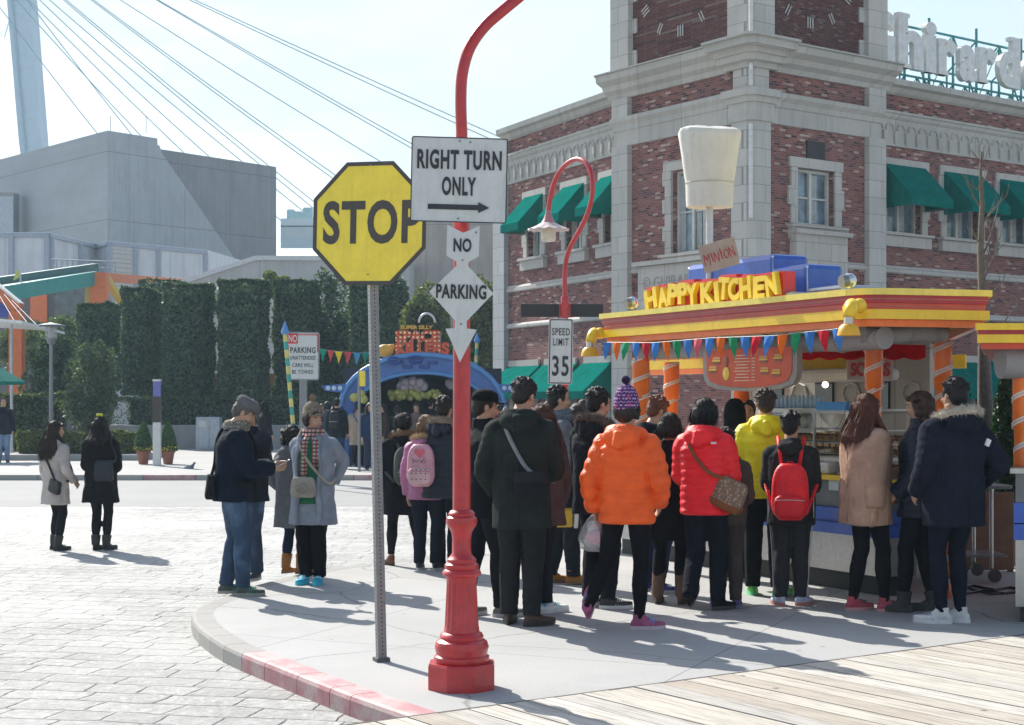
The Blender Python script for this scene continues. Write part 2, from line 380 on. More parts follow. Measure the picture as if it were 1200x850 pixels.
def empty(name, loc, label, cat, group=None, rz=0):
    o = bpy.data.objects.new(name, None); C.objects.link(o)
    o.matrix_basis = Matrix.Translation(Vector(loc)) @ Matrix.Rotation(rz, 4, 'Z'); o.empty_display_size = .2
    o['label'] = label; o['category'] = cat
    if group: o['group'] = group
    return o
def copy_thing(o, M, label=None):
    def rec(x, par):
        c = x.copy(); C.objects.link(c)
        if par is not None: c.parent = par; c.matrix_basis = x.matrix_basis.copy()
        for ch in list(x.children): rec(ch, c)
        return c
    c = rec(o, None); c.matrix_basis = M
    if label: c['label'] = label
    return c
def text_mb(txt, w=None, h=None, bold=.0, depth=.01, spacing=1.0, condensed=None):
    """lettering as geometry in the local XZ plane, facing -Y, centred on the origin"""
    cu = bpy.data.curves.new('t', 'FONT'); cu.body = txt; cu.size = 1; cu.offset = bold; cu.space_character = spacing; cu.fill_mode = 'BOTH'
    cu.extrude = .02; cu.align_x = 'CENTER'; cu.resolution_u = 4
    o = bpy.data.objects.new('t', cu); C.objects.link(o)
    dg = bpy.context.evaluated_depsgraph_get(); me = bpy.data.meshes.new_from_object(o.evaluated_get(dg))
    a = np.array([v.co[:] for v in me.vertices]); fs = [tuple(p.vertices) for p in me.polygons]
    bpy.data.objects.remove(o); bpy.data.meshes.remove(me)
    mn = a.min(0); mxx = a.max(0); c = (mn + mxx) / 2; a = a - c
    sx = w / (mxx[0] - mn[0]) if w else 1; sz = h / (mxx[1] - mn[1]) if h else sx
    if not w: sx = sz
    m = MB(); m.add([(p[0] * sx, (-1 if p[2] > 0 else 1) * depth / 2, p[1] * sz) for p in a], fs)
    return m
def shifted(m, x=0, y=0, z=0, M=None):
    m.v = [tuple((M @ Vector(p) if M is not None else Vector(p)) + Vector((x, y, z))) for p in m.v]; return m
def merge(*ms):
    r = MB()
    for m in ms: r.add(m.v, m.f)
    return r
def frame(loc, rz=0, extra=None):
    M = Matrix.Translation(Vector(loc)) @ Matrix.Rotation(rz, 4, 'Z')
    return M @ extra if extra is not None else M
def leaves(name, pts, nrm, size, mat, parent=None, M=None, jit=.9, aspect=.55, **tags):
    """one leaf-sized quad per point"""
    n = len(pts); rng = np.random.default_rng(len(pts))
    d = rng.normal(size=(n, 3)); d = nrm * (1 - jit) + d * jit; d /= np.linalg.norm(d, axis=1)[:, None] + 1e-9
    a = np.cross(d, rng.normal(size=(n, 3))); a /= np.linalg.norm(a, axis=1)[:, None] + 1e-9; b_ = np.cross(d, a)
    s_ = (size * rng.uniform(.6, 1.4, n))[:, None]
    q = np.stack([pts - a * s_, pts + b_ * s_ * aspect, pts + a * s_, pts - b_ * s_ * aspect], 1).reshape(-1, 3)
    me = bpy.data.meshes.new(name); me.vertices.add(4 * n); me.vertices.foreach_set('co', q.ravel())
    me.loops.add(4 * n); me.loops.foreach_set('vertex_index', np.arange(4 * n, dtype=np.int32))
    me.polygons.add(n); me.polygons.foreach_set('loop_start', np.arange(0, 4 * n, 4, dtype=np.int32)); me.polygons.foreach_set('loop_total', np.full(n, 4, dtype=np.int32))
    me.update(calc_edges=True); me.validate(); me.materials.append(mat)
    return link(name, me, parent, M, **tags)
# ================================================================ THE GROUND
RZ = -0.12
def S(name, m, mat, **k): return m.build(name, mat, None, **k, kind='structure')
m = MB(); m.slab([(-300, -60), (300, -60), (300, 480), (-300, 480)], -.5, -.135); S('ground', m, groundm('far', (.30, .30, .29), (.2, .2, .2)), keep=True)
m = MB(); m.slab([(-60, -20), (40, -20), (40, 26.4), (-60, 26.4)], -.4, RZ); S('cobbled_road', m, cobblem(), keep=True)
m = MB(); m.slab([(-60, 26.4), (40, 26.4), (40, 35.3), (-60, 35.3)], -.4, RZ + .002); S('road', m, groundm('asph', (.29, .29, .285), (.19, .19, .19), .3, 40, .4), keep=True)
m = MB(); m.slab([(-70, 35.42), (60, 35.42), (60, 120), (-70, 120)], -.4, 0.0); S('far_pavement', m, groundm('farpave', (.37, .365, .35), (.3, .3, .29), .4, 30, .3, (2.4, 0)), keep=True)

edge_px = [(410, 815), (386, 806), (348, 791), (310, 776), (283, 765.5), (262, 756), (246, 746), (234, 737), (227, 729), (224, 720), (228, 713), (240, 707), (262, 699), (290, 688), (335, 676), (380, 667), (440, 659), (520, 652), (640, 645)]
edge = [G(x, y) for x, y in edge_px]
d0 = (edge[0] - G(488, 842)); near = [edge[0] - d0 * k for k in (6, 2.2, 1)]
edge = near + edge
tail = [Vector((1.6, 20, 0)), Vector((3.0, 27, 0)), Vector((-1.0, 35.42, 0))]
poly = [(p.x, p.y) for p in edge + tail] + [(60, 35.42), (60, -4), (edge[0].x, -4)]
inner = []
for i, p in enumerate(edge):                                    # a kerb 15 cm wide runs along the edge
    a = edge[max(i - 1, 0)]; b_ = edge[min(i + 1, len(edge) - 1)]; t = (b_ - a).normalized(); inner.append(p + Vector((t.y, -t.x, 0)) * .17)
poly_in = [(p.x, p.y) for p in inner + tail] + [(60, 35.42), (60, -4), (inner[0].x, -4)]
m = MB(); m.slab(poly_in, -.4, 0.0); S('pavement', m, groundm('pave', (.40, .40, .39), (.27, .27, .265), .5, 60, .3, (2.9, 24)), keep=True)
m = MB(); gap = .004
acc = 0
for i in range(len(edge) - 1):
    a, b_, c, d = edge[i], edge[i + 1], inner[i + 1], inner[i]
    y = edge[i].y; far = i > 14
    zt = .0015 if i < 11 else .001
    rnd = .03
    m.cur = 1 if (i <= 6 and i not in (1,)) or i == 0 else 0
    if i >= 3 and i <= 6: m.cur = 1
    if i < 2: m.cur = 0 if i == 1 else 0
    if i == 2: m.cur = 1
    t = (b_ - a).normalized(); nrm = Vector((t.y, -t.x, 0))
    A, B = a + t * gap, b_ - t * gap; D, C_ = d + t * gap, c - t * gap
    # cross-section: outer foot, rounded shoulder, top
    def q(p, n_, z): return (p.x + n_.x, p.y + n_.y, z)
    ra = [q(A, Vector(), -.4), q(A, Vector(), zt - rnd), q(A, nrm * .009, zt - .009), q(A, nrm * rnd, zt), q(D, Vector(), zt), q(D, Vector(), -.4)]
    rb = [q(B, Vector(), -.4), q(B, Vector(), zt - rnd), q(B, nrm * .009, zt - .009), q(B, nrm * rnd, zt), q(C_, Vector(), zt), q(C_, Vector(), -.4)]
    m.rings([ra, rb])
def wornred():
    def f(n, b):
        v = coords(n); c = ramp(n, noise(n, v, 3.5, 8, .7), [(.3, (.38, .14, .155)), (.46, (.44, .22, .23)), (.55, (.47, .33, .32)), (.68, (.44, .40, .38))])
        c = mixc(n, ramp(n, noise(n, v, 60, 4, .8), [(.5, 0), (.62, .5)]), c, (.30, .2, .2)); L(n, c, b.inputs['Base Color']); b.inputs['Roughness'].default_value = .7
        bump(n, b, noise(n, v, 70, 4), .4, .004)
    return node_mat('wornred', f)
S('kerb', m, [concretem((.34, .33, .31), key='kerb'), wornred()], keep=True)
# kerb joint fill
m = MB(); m.slab([(p.x, p.y) for p in edge[:-4]] + [(p.x, p.y) for p in reversed(inner[:-4])], -.4, -.02)
for i in range(len(m.v)): pass
# far kerb
m = MB(); x = -60.0
while x < 20:
    m.cur = 1 if (-8.95 < x < -8.2) or (-3.9 < x < -1.6) else 0
    m.box((x + .6, 35.36, -.13), (1.19, .16, .27), bev=.015); x += 1.2
S('far_kerb', m, [concretem((.36, .35, .33), key='kerb'), wornred()], keep=True)

# plank deck: real boards, all running the same way, ending on the pavement's joint
b0, b1 = G(526, 836), G(1200, 745.5); bd = (b1 - b0).normalized()
p0, p1 = G(825, 795), G(1075, 849); pd = (p1 - p0).normalized()
ang = math.atan2(pd.y, pd.x)
m = MB(); pw = .19; per = Vector((-pd.y, pd.x, 0))
if per.dot(bd) < 0: per = -per
k0 = bd.dot(per)
rng = random.Random(3)
org = b0 - bd * 1.2
cr_ = 0
for k in range(120):
    s0 = k * pw / k0; s1 = s0 + (pw - .011) / k0
    A, B = org + bd * s0, org + bd * s1
    if s1 > 17: break
    t = 0.0; first = True
    while t < 9:
        l = rng.uniform(2.2, 4.2) if not first else rng.uniform(1.4, 4.5); z = .030 + rng.uniform(-.002, .002)
        if first: a, b_ = A + bd.normalized() * 0, B
        else: a, b_ = A + pd * t, B + pd * t
        if first: e1, e2 = (A + pd * (l + 0)), (B + pd * (l))
        else: e1, e2 = A + pd * (t + l - .004), B + pd * (t + l - .004)
        if first: l_ = l + .004
        m.slab([(a.x, a.y), (e1.x, e1.y), (e2.x, e2.y), (b_.x, b_.y)], .002, z - .022)
        t = t + l + (.004 if first else 0); first = False
dk = m.build('plank_deck', plankm(), None, M=Matrix.Rotation(0, 4, 'Z'), keep=True, kind='structure')
# texture runs along the boards: rotate the object's own frame
dk.data.transform(Matrix.Rotation(-ang, 4, 'Z')); dk.matrix_basis = Matrix.Rotation(ang, 4, 'Z')
m = MB(); a = org - bd * 3; b_ = org + bd * 20
n_ = Vector((-bd.y, bd.x, 0))
m.slab([(a.x, a.y), (b_.x, b_.y), ((b_ + n_ * .035).x, (b_ + n_ * .035).y), ((a + n_ * .035).x, (a + n_ * .035).y)], -.1, .006)
S('deck_edging', m, paint((.07, .06, .055), .9), keep=True)
# near-black sheet below the boards, painted as the shade in their gaps
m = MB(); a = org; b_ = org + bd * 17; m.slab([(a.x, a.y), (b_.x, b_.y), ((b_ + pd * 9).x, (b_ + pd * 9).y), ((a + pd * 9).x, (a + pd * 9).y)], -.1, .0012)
S('deck_gap_shade', m, paint((.03, .027, .025), .9), keep=True)

# ================================================================ VEGETATION
YEW = leafm((.020, .050, .028), (.13, .19, .09), .35)
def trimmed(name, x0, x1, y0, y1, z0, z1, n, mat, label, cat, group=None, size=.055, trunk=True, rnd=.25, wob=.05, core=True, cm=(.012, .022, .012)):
    """a clipped block of foliage: leaf faces through the outer layer, over a dark twiggy core"""
    cx, cy = (x0 + x1) / 2, (y0 + y1) / 2; hx, hy, hz = (x1 - x0) / 2, (y1 - y0) / 2, (z1 - z0) / 2
    t = empty(name, (cx, cy, 0), label, cat, group)
    rng = np.random.default_rng(abs(hash((round(x0, 2), round(y0, 2)))) % 9999 + 1)
    ar = [hy * hz, hy * hz, hx * hz, hx * hz, hx * hy, hx * hy * .3]; pr = np.array(ar) / sum(ar)
    f = rng.choice(6, n, p=pr); u = rng.uniform(-1, 1, (n, 3)); nr = np.zeros((n, 3))
    for k, (ax, s_) in enumerate(((0, -1), (0, 1), (1, -1), (1, 1), (2, 1), (2, -1))):
        q = f == k; u[q, ax] = s_; nr[q, ax] = s_
    # round the corners
    if trunk: tz = np.clip((u[:, 2] - .90) / .10, 0, 1); u[:, :2] *= (1 - .13 * tz ** 2)[:, None]
    e = (3.4 if trunk else 6.0); l = (np.abs(u[:, :2]) ** e).sum(1) ** (1 / e); u[:, :2] /= l[:, None] * .98
    p = u * np.array([hx, hy, hz])
    wv = wob * (np.sin(p[:, 0] * 3.1 + p[:, 2] * 2.3 + x0) + np.sin(p[:, 2] * 4.7 + p[:, 1] * 3 + x0 * 2) + np.sin(p[:, 0] * 7 + p[:, 2] * 6)) / 2
    p += nr * (wv - np.abs(rng.normal(0, .045, n)))[:, None] + rng.normal(0, .012, (n, 3))
    stray = rng.random(n) < .04; p[stray] += nr[stray] * .07
    p += np.array([cx, cy, (z0 + z1) / 2])
    M0 = None
    leaves('foliage', p - np.array([cx, cy, 0]), nr, size, mat, t, Matrix.Translation((cx, cy, 0)), jit=.5)
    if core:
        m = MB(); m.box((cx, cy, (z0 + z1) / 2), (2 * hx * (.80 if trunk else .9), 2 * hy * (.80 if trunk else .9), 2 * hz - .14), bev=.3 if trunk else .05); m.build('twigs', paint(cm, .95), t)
    if trunk:
        m = MB(); m.tube([(cx, cy, -.1), (cx + .03, cy, z0 * .5), (cx, cy, z0 + .3)], [.13, .10, .09], 8); m.build('trunk', paint((.10, .075, .055), .9), t, smooth=True)
    return t
def blob_tree(name, c, rx, ry, rz, n, mat, label, cat, group=None, size=.09, nclump=26, trunk_r=.09, seed=1, base=0.0, cr=.42):
    t = empty(name, (c[0], c[1], base), label, cat, group); rng = np.random.default_rng(seed); rr = random.Random(seed)
    cl = []
    for k in range(nclump):
        v = rng.normal(size=3); v /= np.linalg.norm(v); v *= rng.uniform(.35, 1) ** .5
        cl.append(np.array(c) + v * np.array([rx, ry, rz]) * (1 - cr * .6))
    cl = np.array(cl); k = rng.integers(0, nclump, n); v = rng.normal(size=(n, 3)); v /= np.linalg.norm(v, axis=1)[:, None]
    rad = rng.uniform(.35, 1, n) ** .4 * rng.uniform(.7, 1.25, nclump)[k]
    p = cl[k] + v * (rad * cr)[:, None] * np.array([rx, ry, rz])
    leaves('crown', p - np.array([c[0], c[1], 0]), v, size, mat, t, Matrix.Translation((c[0], c[1], 0)), jit=.8)
    m = MB(); z0 = c[2] - rz * .8
    m.tube([(c[0], c[1], base - .1), (c[0] + .05, c[1], (base + z0) / 2), (c[0], c[1], c[2])], [trunk_r * 1.3, trunk_r, trunk_r * .5], 8)
    for q in range(6):
        g = cl[rr.randrange(nclump)]; m.tube([(c[0], c[1], z0 + rr.uniform(-.1, .5) * rz), tuple((np.array(c) + g) / 2), tuple(g)], [trunk_r * .5, trunk_r * .3, trunk_r * .12], 6)
    m.build('trunk', paint((.12, .09, .07), .9), t, smooth=True)
    return t
def hz(py, d): return EYE + (HY - py) * d / F
# tall clipped columns
cols = [  # px left, right, top, bottom, distance, label
    (83, 134, 357, 455, 61, 'shortest clipped evergreen block, at the left end of the row behind the round-headed shrub'),
    (135, 182, 339, 462, 58.6, 'clipped evergreen column third in width, directly left of the wide dark column with flat top'),
    (183, 247, 333, 466, 57.5, 'wide clipped evergreen column in the middle left, above the white bollard sign'),
    (248, 312, 328, 466, 56.3, 'clipped evergreen column above the two potted cones and grey cabinet'),
    (314, 373, 330, 462, 57.6, 'clipped evergreen column directly behind the red and white no parking towing sign'),
    (404, 466, 318, 470, 57, 'clipped evergreen column hidden partly by the perforated stop sign post'),
    (156, 214, 328, 350, 66, 'clipped evergreen block peeking over the columns from the second row')]
for x0, x1, yt, yb, d, lab in cols:
    a, b_ = P(x0, yt, d), P(x1, yb, d)
    trimmed('clipped_evergreen', a.x + .14, b_.x - .15, d, d + 2.0, b_.z if d < 62 else 1.5, a.z, 20000 if d < 62 else 9000, YEW, lab, 'tree', 'clipped evergreen columns', size=.075)
a = P(358, 310, 60); b_ = P(402, 470, 60)
blob_tree('evergreen_tree', (P(382, 400, 60).x, 60.6, 3.4), 1.1, 1.0, 3.3, 16000, YEW, 'loose dark evergreen tree rising between the clipped columns', 'tree', seed=5, size=.09)
OL = leafm((.05, .08, .02), (.20, .22, .06), .45)
for i, (px, yt, yb, wd, d, lab) in enumerate(((322, 318, 350, 36, 64, 'pale green feathery treetop above the clipped columns'), (500, 330, 470, 70, 62, 'yellow green leafy tree left of the red lamp post, behind the space game stall'),
        (566, 322, 470, 62, 60, 'yellow green leafy tree between the red lamp post and the brick building'), (453, 318, 400, 60, 66, 'dark leafy tree behind the yellow stop sign'))):
    zt, zb = hz(yt, d), hz(yb, d); X = P(px, 0, d).x; h = (zt - zb) / 2
    blob_tree('leafy_tree', (X, d, (zt + zb) / 2), wd / 2 * d / F, 1.2, h, 14000, OL if i < 3 else YEW, lab, 'tree', 'leafy trees behind the stalls', seed=20 + i, size=.085, cr=.36, nclump=40)
m = MB(); a, b_ = P(236, 438, 60.5), P(345, 470, 60.5); m.box(((a.x + b_.x) / 2, 60.5, (a.z + .6) / 2), (b_.x - a.x, .12, a.z - .6)); m.build('garden_fence', paint((.45, .22, .13), .8, scale=2), label='brown boarded fence glimpsed beneath the clipped evergreen columns', cat='fence')
HG = leafm((.05, .08, .03), (.15, .19, .06), .4)
a, b_ = P(128, 466, 56), P(600, 490, 56)
trimmed('low_hedge', a.x, b_.x, 56, 57.2, .55, hz(466, 56), 26000, YEW, 'long low dark hedge along the top of the grey planter wall', 'hedge', size=.05, trunk=False, wob=.02)
m = MB(); a = P(120, 0, 55.6); b_ = P(610, 0, 55.6); m.box(((a.x + b_.x) / 2, 56.4, .42), (b_.x - a.x, 2.0, .85), bev=.02)
m.build('planter_wall', concretem((.33, .33, .33), (2.4, 1.2, .02), key='pw'), label='long low grey concrete planter wall under the dark hedge', cat='wall')
a, b_ = P(0, 462, 53), P(66, 512, 53)
trimmed('hedge_block', a.x - 3, b_.x, 53, 54.4, 0.02, hz(462, 53), 14000, HG, 'sunlit green hedge beside the grey lamp post at far left', 'hedge', size=.055, trunk=False)
a, b_ = P(18, 509, 45), P(160, 541, 45)
trimmed('round_hedge', a.x, b_.x, 45, 46.6, .16, hz(509, 45), 20000, leafm((.07, .10, .03), (.22, .25, .06), .45), 'low rounded hedge in the kerbed bed behind the two women', 'hedge', size=.04, trunk=False, wob=.07)
m = MB(); m.box(((a.x + b_.x) / 2, 45.6, .08), (b_.x - a.x + .7, 2.9, .17), bev=.02); m.build('planting_bed', concretem((.36, .35, .34), key='bed'), label='low concrete kerb round the bed of the rounded hedge', cat='planter')
blob_tree('broad_shrub', (P(102, 0, 50).x, 50.5, hz(455, 50)), 34 * 50 / F, .9, hz(394, 50) - hz(456, 50), 15000, leafm((.05, .08, .045), (.13, .17, .09), .35), 'upright bushy grey green shrub right of the grey lamp post', 'shrub', seed=9, size=.055, nclump=60, cr=.3)
blob_tree('background_tree', (P(30, 0, 70).x, 70, hz(408, 70)), 1.9, 1.4, 1.2, 9000, HG, 'green tree under the teal ramp behind the orange frame', 'tree', seed=11, size=.09)
blob_tree('background_tree', (P(66, 0, 66).x, 66, hz(398, 66)), 1.3, 1.2, .95, 8000, HG, 'sunlit treetop just left of the shortest clipped block', 'tree', seed=12, size=.09)
blob_tree('dark_tree', (P(58, 0, 57).x, 57.5, hz(440, 57)), 1.2, .9, 1.6, 8000, YEW, 'dark shaded tree behind the grey lamp post and the hedge', 'tree', seed=13, size=.08)
# potted cones
for px, lab in ((168, 'small cone topiary in a terracotta pot left of the white bollard sign'), (197, 'small cone topiary in a terracotta pot right of the white bollard sign')):
    g = G(px, 544); d = g.y
    t = empty('potted_cone_tree', g, lab, 'potted plant', 'potted cone topiaries')
    m = MB(); m.lathe(g, [(.12, 0), (.17, .30), (.20, .31), (.20, .37), (.17, .37), (.16, .33)], 18); m.build('pot', paint((.30, .12, .08), .8), t, smooth='auto')
    rng = np.random.default_rng(px); n = 3500; hgt = rng.random(n) ** 1.25; th = rng.uniform(0, 6.28, n); rr = .235 * (1 - hgt ** 1.6) ** .75 + .01
    p = np.stack([np.cos(th) * rr, np.sin(th) * rr, .36 + hgt * .78], 1); nr = np.stack([np.cos(th), np.sin(th), np.full(n, .3)], 1)
    leaves('foliage', p, nr, .022, leafm((.04, .10, .03), (.10, .20, .06), .3), t, Matrix.Translation(g), jit=.6)
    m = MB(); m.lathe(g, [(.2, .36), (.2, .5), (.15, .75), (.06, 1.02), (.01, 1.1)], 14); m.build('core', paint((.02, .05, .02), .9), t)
    n = 260; th = rng.uniform(0, 6.28, n); rr = rng.uniform(.15, .27, n); p = np.stack([np.cos(th) * rr, np.sin(th) * rr, .38 + rng.uniform(0, .1, n)], 1)
    leaves('flowers', p, np.tile([0, 0, 1.0], (n, 1)), .022, paint((.75, .60, .06), .6), t, Matrix.Translation(g), jit=.5, aspect=.9)

# ================================================================ FAR BUILDINGS
def hall():
    t = empty('concrete_hall', (P(165, 0, 120).x, 122, 0), 'huge windowless grey concrete hall with stepped flat roof behind the hedges', 'building')
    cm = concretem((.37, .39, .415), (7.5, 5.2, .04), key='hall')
    k = P(126, 153, 118); l = P(-60, 178, 140); r2 = P(332, 194, 131.6); e = Vector((r2.x - k.x, r2.y - k.y, 0)); LL = e.length; e.normalize(); nn = Vector((e.y, -e.x, 0))
    z0 = -.3; r = Vector((k.x, k.y, 0)) + e * 4.65; zr = 21.8; zw = 21.75
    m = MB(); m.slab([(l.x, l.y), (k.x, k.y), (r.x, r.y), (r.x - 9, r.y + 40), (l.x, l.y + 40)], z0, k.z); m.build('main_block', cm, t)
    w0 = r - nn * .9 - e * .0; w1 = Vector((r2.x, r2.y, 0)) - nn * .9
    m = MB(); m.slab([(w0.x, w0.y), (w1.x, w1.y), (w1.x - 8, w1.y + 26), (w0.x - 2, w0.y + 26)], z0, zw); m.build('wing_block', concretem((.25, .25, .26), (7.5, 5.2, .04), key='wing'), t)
    pts = [(0.003, z0), (13.0, z0), (13.0, 8.0), (.5, zw - .55), (.2, zw + .1), (.003, zw + .1)]; n = len(pts); vs = [r + e * p[0] + Vector((0, 0, p[1])) for p in pts]; vs2 = [v - nn * .88 for v in vs]
    m = MB(); m.add(vs + vs2, [tuple(range(n)), tuple(range(n, 2 * n))] + [(i, (i + 1) % n, (i + 1) % n + n, i + n) for i in range(n)]); m.build('slanting_wall', cm, t)
    m = MB()
    for q in (127, 169): a = P(q, 153, 118); m.tube([(a.x, a.y + .6, k.z - .1), (a.x, a.y + .6, k.z + 1.2)], .03, 5)
    m.build('roof_aerials', paint((.3, .3, .3)), t)
    m = MB(); a = P(3, 229, 128.4); m.box((a.x, a.y - .3, a.z - 3.4), (2.5, 1.4, 7)); m.build('door_tower', concretem((.28, .28, .28), key='dt'), t)
    d_ = P(10, 260, 127); m = MB(); m.box((d_.x, d_.y - .8, d_.z), (1.3, .15, 3.9)); m.build('door', paint((.42, .45, .5)), t)
hall()
def annex():
    t = empty('panel_clad_building', (P(110, 0, 100).x, 101, 0), 'pale blue white panel clad building with grey roof trim in front of the concrete hall', 'building')
    pm = concretem((.62, .64, .68), (3.4, 30, .03), key='ann', rough=.6)
    pts = [(-30, 283, 96), (57, 272, 96), (113, 277, 103), (126, 275, 101), (242, 285, 107)]
    W = [P(x, y, d) for x, y, d in pts]; W[3] = P(126, 275, 101)
    top = W[1].z
    m = MB(); m.slab([(p.x, p.y) for p in W] + [(W[-1].x + 1, W[-1].y + 8), (W[0].x, W[0].y + 14)], -.3, top - .01); m.build('wall', pm, t)
    m = MB()
    for a, b_ in zip(W, W[1:]):
        e = (b_ - a).normalized(); nn = Vector((e.y, -e.x, 0))
        a2, b2 = Vector((a.x, a.y, top - .2)) + nn * .05, Vector((b_.x, b_.y, top - .2)) + nn * .05
        m.bar(a2, b2, .18, .26)
    m.build('roof_trim', paint((.34, .38, .46)), t)
    cm_ = paint((.36, .40, .48))
    for a, b_, ks in ((W[0], W[1], (.5, .98)), (W[1], W[2], (.04, .62)), (W[3], W[4], (.02, .27, .5, .99))):
        e = (b_ - a); nn = Vector((e.y, -e.x, 0)).normalized()
        for k in ks:
            q = a + e * k + nn * .06; m = MB(); m.box((q.x, q.y, top / 2), (.28, .3, top - .5)); m.build('pilaster', cm_, t)
    e = (W[4] - W[3]); nn = Vector((e.y, -e.x, 0)).normalized()
    q = W[3] + e * .135 + nn * .02; m = MB(); m.bar((q - e * .09) + Vector((0, 0, -2.6)), (q + e * .09) + Vector((0, 0, -2.6)), .1, 3.4); m.build('roller_shutter', concretem((.55, .53, .5), (10, .3, .03), key='rs'), t)
    # terrace rail in front
    tr = empty('terrace_rail', P(95, 322, 90), 'grey railing on the terrace before the pale clad building', 'railing')
    m = MB(); a, b_ = P(60, 304, 90), P(135, 307, 90); c = P(60, 320, 90); d = P(135, 322, 90)
    m.tube([a, b_], .04, 6); m.tube([(a + c) / 2, (b_ + d) / 2], .025, 6)
    for k in range(13): u = a.lerp(b_, k / 12); v = c.lerp(d, k / 12); m.tube([u, v], .03, 5)
    m.build('rail', paint((.25, .30, .36), .5), tr)
annex()
def orange_frame():
    t = empty('orange_steel_frame', G(70, 486), 'orange steel portal with long teal ramp beam and yellow strut', 'structure frame')
    org_ = paint((.72, .17, .04), .5); d = 78
    m = MB(); a = P(117, 320, d); m.box((a.x, d, a.z / 2), (.80, .7, a.z)); m.build('column', org_, t)
    m = MB(); a, b_ = P(107, 324, d - .1), P(216, 332, d + 14); m.bar(a, b_, .3, .45); m.build('beam', org_, t)
    m = MB(); a, b_ = P(108, 324, d), P(-20, 348, d - 9); m.bar(a - Vector((0, 0, .1)), b_, .6, .7); m.build('ramp_beam', paint((.03, .30, .27), .5), t)
    m = MB(); a, b_ = P(112, 316, d + 1), P(-30, 337, d - 8); m.bar(a, b_, .4, .62); m.build('ramp_deck', paint((.06, .16, .16), .6), t)
    m = MB(); m.bar(P(124, 325, d + .6), P(141, 352, d + 3), .3, .35); m.build('strut', paint((.62, .45, .05), .5), t)
    m = MB(); a = P(102, 330, d); m.box((a.x, d + .2, a.z / 2), (.25, .3, a.z)); m.build('side_post', paint((.55, .45, .12), .5), t)
    # storey behind, in the shade of the ramp
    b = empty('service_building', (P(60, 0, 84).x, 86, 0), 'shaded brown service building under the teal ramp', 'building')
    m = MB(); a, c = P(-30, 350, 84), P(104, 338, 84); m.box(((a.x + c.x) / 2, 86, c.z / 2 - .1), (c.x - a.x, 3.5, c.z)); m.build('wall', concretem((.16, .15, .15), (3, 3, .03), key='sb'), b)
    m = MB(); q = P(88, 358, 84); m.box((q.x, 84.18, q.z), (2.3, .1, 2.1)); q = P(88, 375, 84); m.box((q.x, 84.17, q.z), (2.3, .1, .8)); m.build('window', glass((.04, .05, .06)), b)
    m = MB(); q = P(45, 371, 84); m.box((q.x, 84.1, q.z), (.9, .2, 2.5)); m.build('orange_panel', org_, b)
    # nearer orange gable at the frame's left edge
    g = empty('orange_gable', G(15, 520), 'orange gable post with blue panel at the left edge of the photo', 'structure frame')
    d = 60; m = MB(); a = P(20, 365, d); m.box((a.x, d, a.z / 2), (.5, .5, a.z)); m.build('post', org_, g)
    m = MB(); m.bar(P(22, 362, d - .02), P(-22, 325, d - .02), .5, .42); m.build('rafter', org_, g)
    m = MB(); m.bar(P(25, 356, d - .02), P(-22, 317, d - .02), .6, .06); m.build('roof_trim', paint((.75, .75, .72)), g)
    m = MB(); a, b_, c, e = P(-25, 335, d + .1), P(15, 362, d + .1), P(15, 372, d + .1), P(-25, 372, d + .1)
    m.add([a, b_, c, e] + [v + Vector((0, .1, 0)) for v in (a, b_, c, e)], [(0, 1, 2, 3), (7, 6, 5, 4), (0, 4, 5, 1), (1, 5, 6, 2), (2, 6, 7, 3), (3, 7, 4, 0)]); m.build('blue_panel', paint((.05, .08, .42)), g)
    # white sail canopy
    s = empty('white_canopy', G(20, 530), 'white flat sail canopy on a slim post at the left edge', 'canopy')
    d = 50; m = MB(); vs = [P(-30, 371, d - 1), P(26, 376, d - 2), P(76, 389, d), P(55, 385, d + 3), P(-30, 380, d + 4)]
    m.add(vs + [v - Vector((0, 0, .08)) for v in vs], [(0, 1, 2, 3, 4), (9, 8, 7, 6, 5)] + [(i, (i + 1) % 5, (i + 1) % 5 + 5, i + 5) for i in range(5)]); m.build('sail', paint((.72, .74, .75), .6), s)
    m = MB(); a = P(10, 380, d); m.tube([(a.x, d + .3, 0), (a.x, d + .3, a.z)], .05, 8)
    for q in ((-10, 330), (5, 345), (14, 352)): m.tube([P(q[0], q[1], 58), P(30 + q[0], 382, d)], .012, 4)
    m.build('mast', paint((.5, .52, .54), .4), s)
    # yellow flag
    f = empty('yellow_flag', (P(24, 0, 72).x, 72, 0), 'small yellow flag on a white pole in front of the teal ramp', 'flag')
    a = P(24, 313, 72); m = MB(); m.tube([(a.x, 72, 0), (a.x, 72, a.z)], .035, 6); m.build('pole', paint((.7, .7, .7)), f)
    m = MB(); pts = [P(23.5, 314, 72), P(19, 319, 72.1), P(15, 329, 72), P(20, 327, 71.9), P(23.5, 325, 72)]
    m.add(pts + [p + Vector((0, .02, 0)) for p in pts], [(0, 1, 2, 3, 4), (9, 8, 7, 6, 5)] + [(i, (i + 1) % 5, (i + 1) % 5 + 5, i + 5) for i in range(5)]); m.build('cloth', cloth((.70, .62, .15)), f)
    # green parasol
    u = empty('green_parasol', (P(-8, 0, 44).x, 44, 0), 'dark green parasol cut by the left edge of the photo', 'parasol')
    a = P(-14, 436, 44); m = MB(); r = P(30, 447, 44).x - a.x; zt = P(0, 432, 44).z; zb = P(0, 447.5, 44).z
    m.rings([[Vector((a.x + math.cos(j * math.pi / 4) * r * q, 44 + math.sin(j * math.pi / 4) * r * q, z)) for j in range(8)] for q, z in ((.02, zt + .25), (.5, (zt + zb) / 2 + .12), (1, zb), (1, zb - .08), (.96, zb - .08), (.5, (zt + zb) / 2 + .06))])
